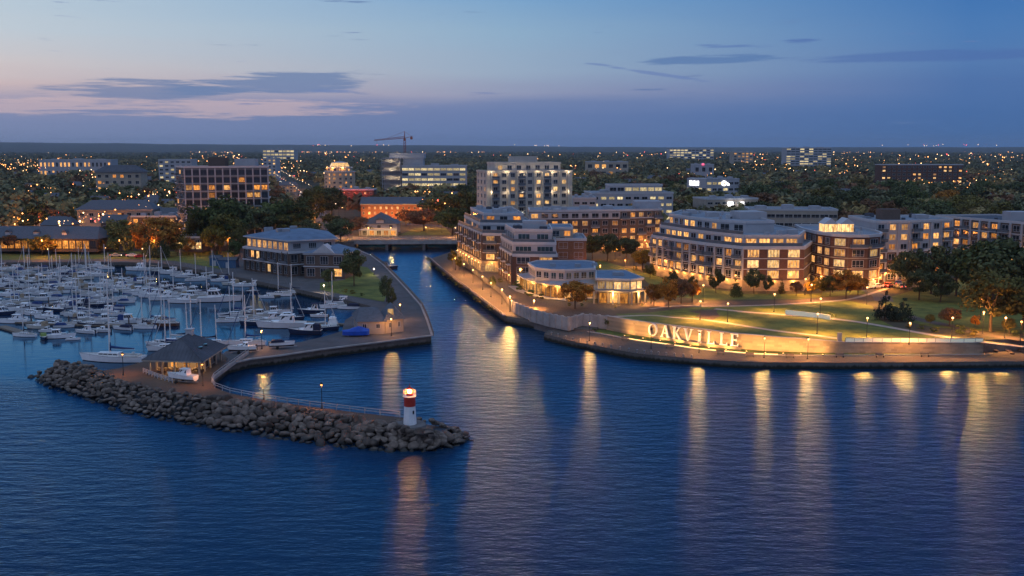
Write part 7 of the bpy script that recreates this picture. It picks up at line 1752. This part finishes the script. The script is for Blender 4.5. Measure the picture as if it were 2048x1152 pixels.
# lights of the far town
rl = random.Random(3)
def town_lights(name, mt, lst, label):
    m = MB()
    for x,y,z,r in lst: m.add([(x-r,y,z),(x,y-r,z),(x+r,y,z),(x,y+r,z),(x,y,z-r),(x,y,z+r)],[(0,1,5),(1,2,5),(2,3,5),(3,0,5),(1,0,4),(2,1,4),(3,2,4),(0,3,4)])
    o = m.build(name, M_[mt]); tag(o, label, 'lights', None, 'stuff')
emat('far_orange',(1,.36,.07),8.0,'NONE'); emat('far_warm',(1,.58,.24),8.0,'NONE'); emat('far_red',(1,.08,.05),8.0,'NONE')
A_ = []; B_ = []; C_ = []
CLUS = [(60,440,50,14),(120,452,40,12),(200,432,40,10),(270,402,40,12),(330,380,40,12),(440,322,30,12),(500,332,24,10),(600,345,40,12),(860,382,40,10),(1120,344,50,12),(1850,362,80,16),(1700,342,80,14),(2000,345,50,12),(1540,330,50,14),(700,318,60,12),(240,340,60,14),(100,372,60,14),(60,330,60,40),(120,322,80,40),(170,335,60,26),(200,352,40,18),(430,302,50,14),(470,318,40,20),(380,320,60,18),(640,298,60,14),(720,297,120,24),(900,302,120,16),(1070,312,80,12),(1290,310,90,18),(1400,345,60,18),(1480,312,60,24),(1580,318,70,16),(1690,310,80,22),(1760,330,120,26),(1850,318,120,24),(1990,315,60,24),(1940,362,60,12),(1100,340,80,14),(1230,330,60,14),(880,400,40,10),(560,330,50,20),(300,385,120,18),(160,440,60,12),(30,330,60,14),(1880,345,90,12)]
for px,py,sx_,n in CLUS:
    for k in range(int(n*2.3)):
        x_ = px+rl.gauss(0,sx_*.6); y_ = py+rl.gauss(0,6); zz = rl.uniform(12.5,19) if y_ > 312 else rl.uniform(16,26); p = P(x_, max(304,y_), zz)
        if p.y < 420 or p.y > 9000: continue
        r = min(2.6, max(.28,p.y*.00030)*(.3+1.5*rl.random()**2.2)); (A_ if rl.random() < .62 else B_ if rl.random() < .85 else C_).append((p.x,p.y,zz,r))
for k in range(280):
    px = rl.uniform(0,2048); y = 480*math.exp(rl.random()*math.log(6000/480)); x = (px-1024)/F*y; zz = rl.uniform(8,15)
    if clear(x,y): (A_ if rl.random() < .7 else B_).append((x,y,zz,max(.25,y*.00022)))
for k in range(34): px = rl.choice([rl.gauss(790,60),rl.gauss(640,14),rl.gauss(1880,60),rl.gauss(1070,30)]); y = 9800; (B_ if k%4 else C_).append(((px-1024)/F*y,y,ZP+78+rl.uniform(-8,8),rl.uniform(1.6,3.2)))
town_lights('town_lights','far_orange',A_,'orange lights scattered through the far town'); town_lights('town_lights','far_warm',B_,'pale warm lights scattered through the far town'); town_lights('town_lights','far_red',C_,'red lights scattered through the far town')
# light pooled under some trees of the town
HH = {}
for px,py,e in sorted(((85,505,2600),(310,505,900),(120,445,4000),(30,470,3000),(190,360,5000),(640,470,3000),(600,440,3500),(720,465,1500),(860,455,2500),(885,425,2500),(1240,512,900),(1290,505,900),(1350,600,500),(1665,585,700),(1700,585,700),(1965,668,1700),(1960,640,500),(2040,690,200),(1960,430,3500),(1900,440,2500),(1410,420,2500),(930,440,2500),(1470,585,500),(70,430,3500),(210,425,3000),(270,470,2500),(150,395,5000),(330,470,2000),(20,440,3500),(560,440,3000),(1000,392,3000),(1190,470,1500),(1560,400,4000),(1760,400,4000),(2020,430,4000),(390,498,1500),(240,505,1200),(460,500,900))):
    p = P2(px,py,ZP); zn = zone(px,py); HH[zn] = HH.get(zn,0)+1; lamp(p[0],p[1],ZP,5.0,'globe',f'warm lamp half hidden {zn}, {ORD[HH[zn]-1]} from left','half hidden lamps among the trees',e*2.2,ORANGE if px < 1000 else WARM,'bulb_orange',0,.4)

# ------------------------------------------------------------------ air and render settings
hz = MB(); hz.box(-12000,-700,-4.5,12000,16500,190)
hm = bpy.data.materials.new('haze_air'); hm.use_nodes = True; ht = hm.node_tree; ht.nodes.remove(ht.nodes['Principled BSDF'])
pv = N(ht,'ShaderNodeVolumePrincipled'); pv.inputs['Color'].default_value = (.80,.86,.95,1); pv.inputs['Density'].default_value = 0.00004; pv.inputs['Anisotropy'].default_value = 0.2
ht.links.new(pv.outputs[0], ht.nodes['Material Output'].inputs['Volume'])
HAZE = True
if HAZE: o = hz.build('haze', hm); tag(o, None, None, None, 'stuff')
cy = SC.cycles
cy.use_denoising = True
try: cy.denoiser = 'OPENIMAGEDENOISE'; cy.denoising_input_passes = 'RGB_ALBEDO_NORMAL'
except Exception: pass
cy.max_bounces = 5; cy.diffuse_bounces = 2; cy.glossy_bounces = 3; cy.transmission_bounces = 2; cy.volume_bounces = 0; cy.transparent_max_bounces = 4
cy.sample_clamp_indirect = 3.0; cy.sample_clamp_direct = 0.0; cy.caustics_reflective = False; cy.caustics_refractive = False; cy.use_light_tree = True
SC.view_settings.view_transform = 'Standard'; SC.view_settings.look = 'None'; SC.view_settings.exposure = 0.0; SC.view_settings.gamma = 1.0
SC.render.resolution_x = 1024; SC.render.resolution_y = 576
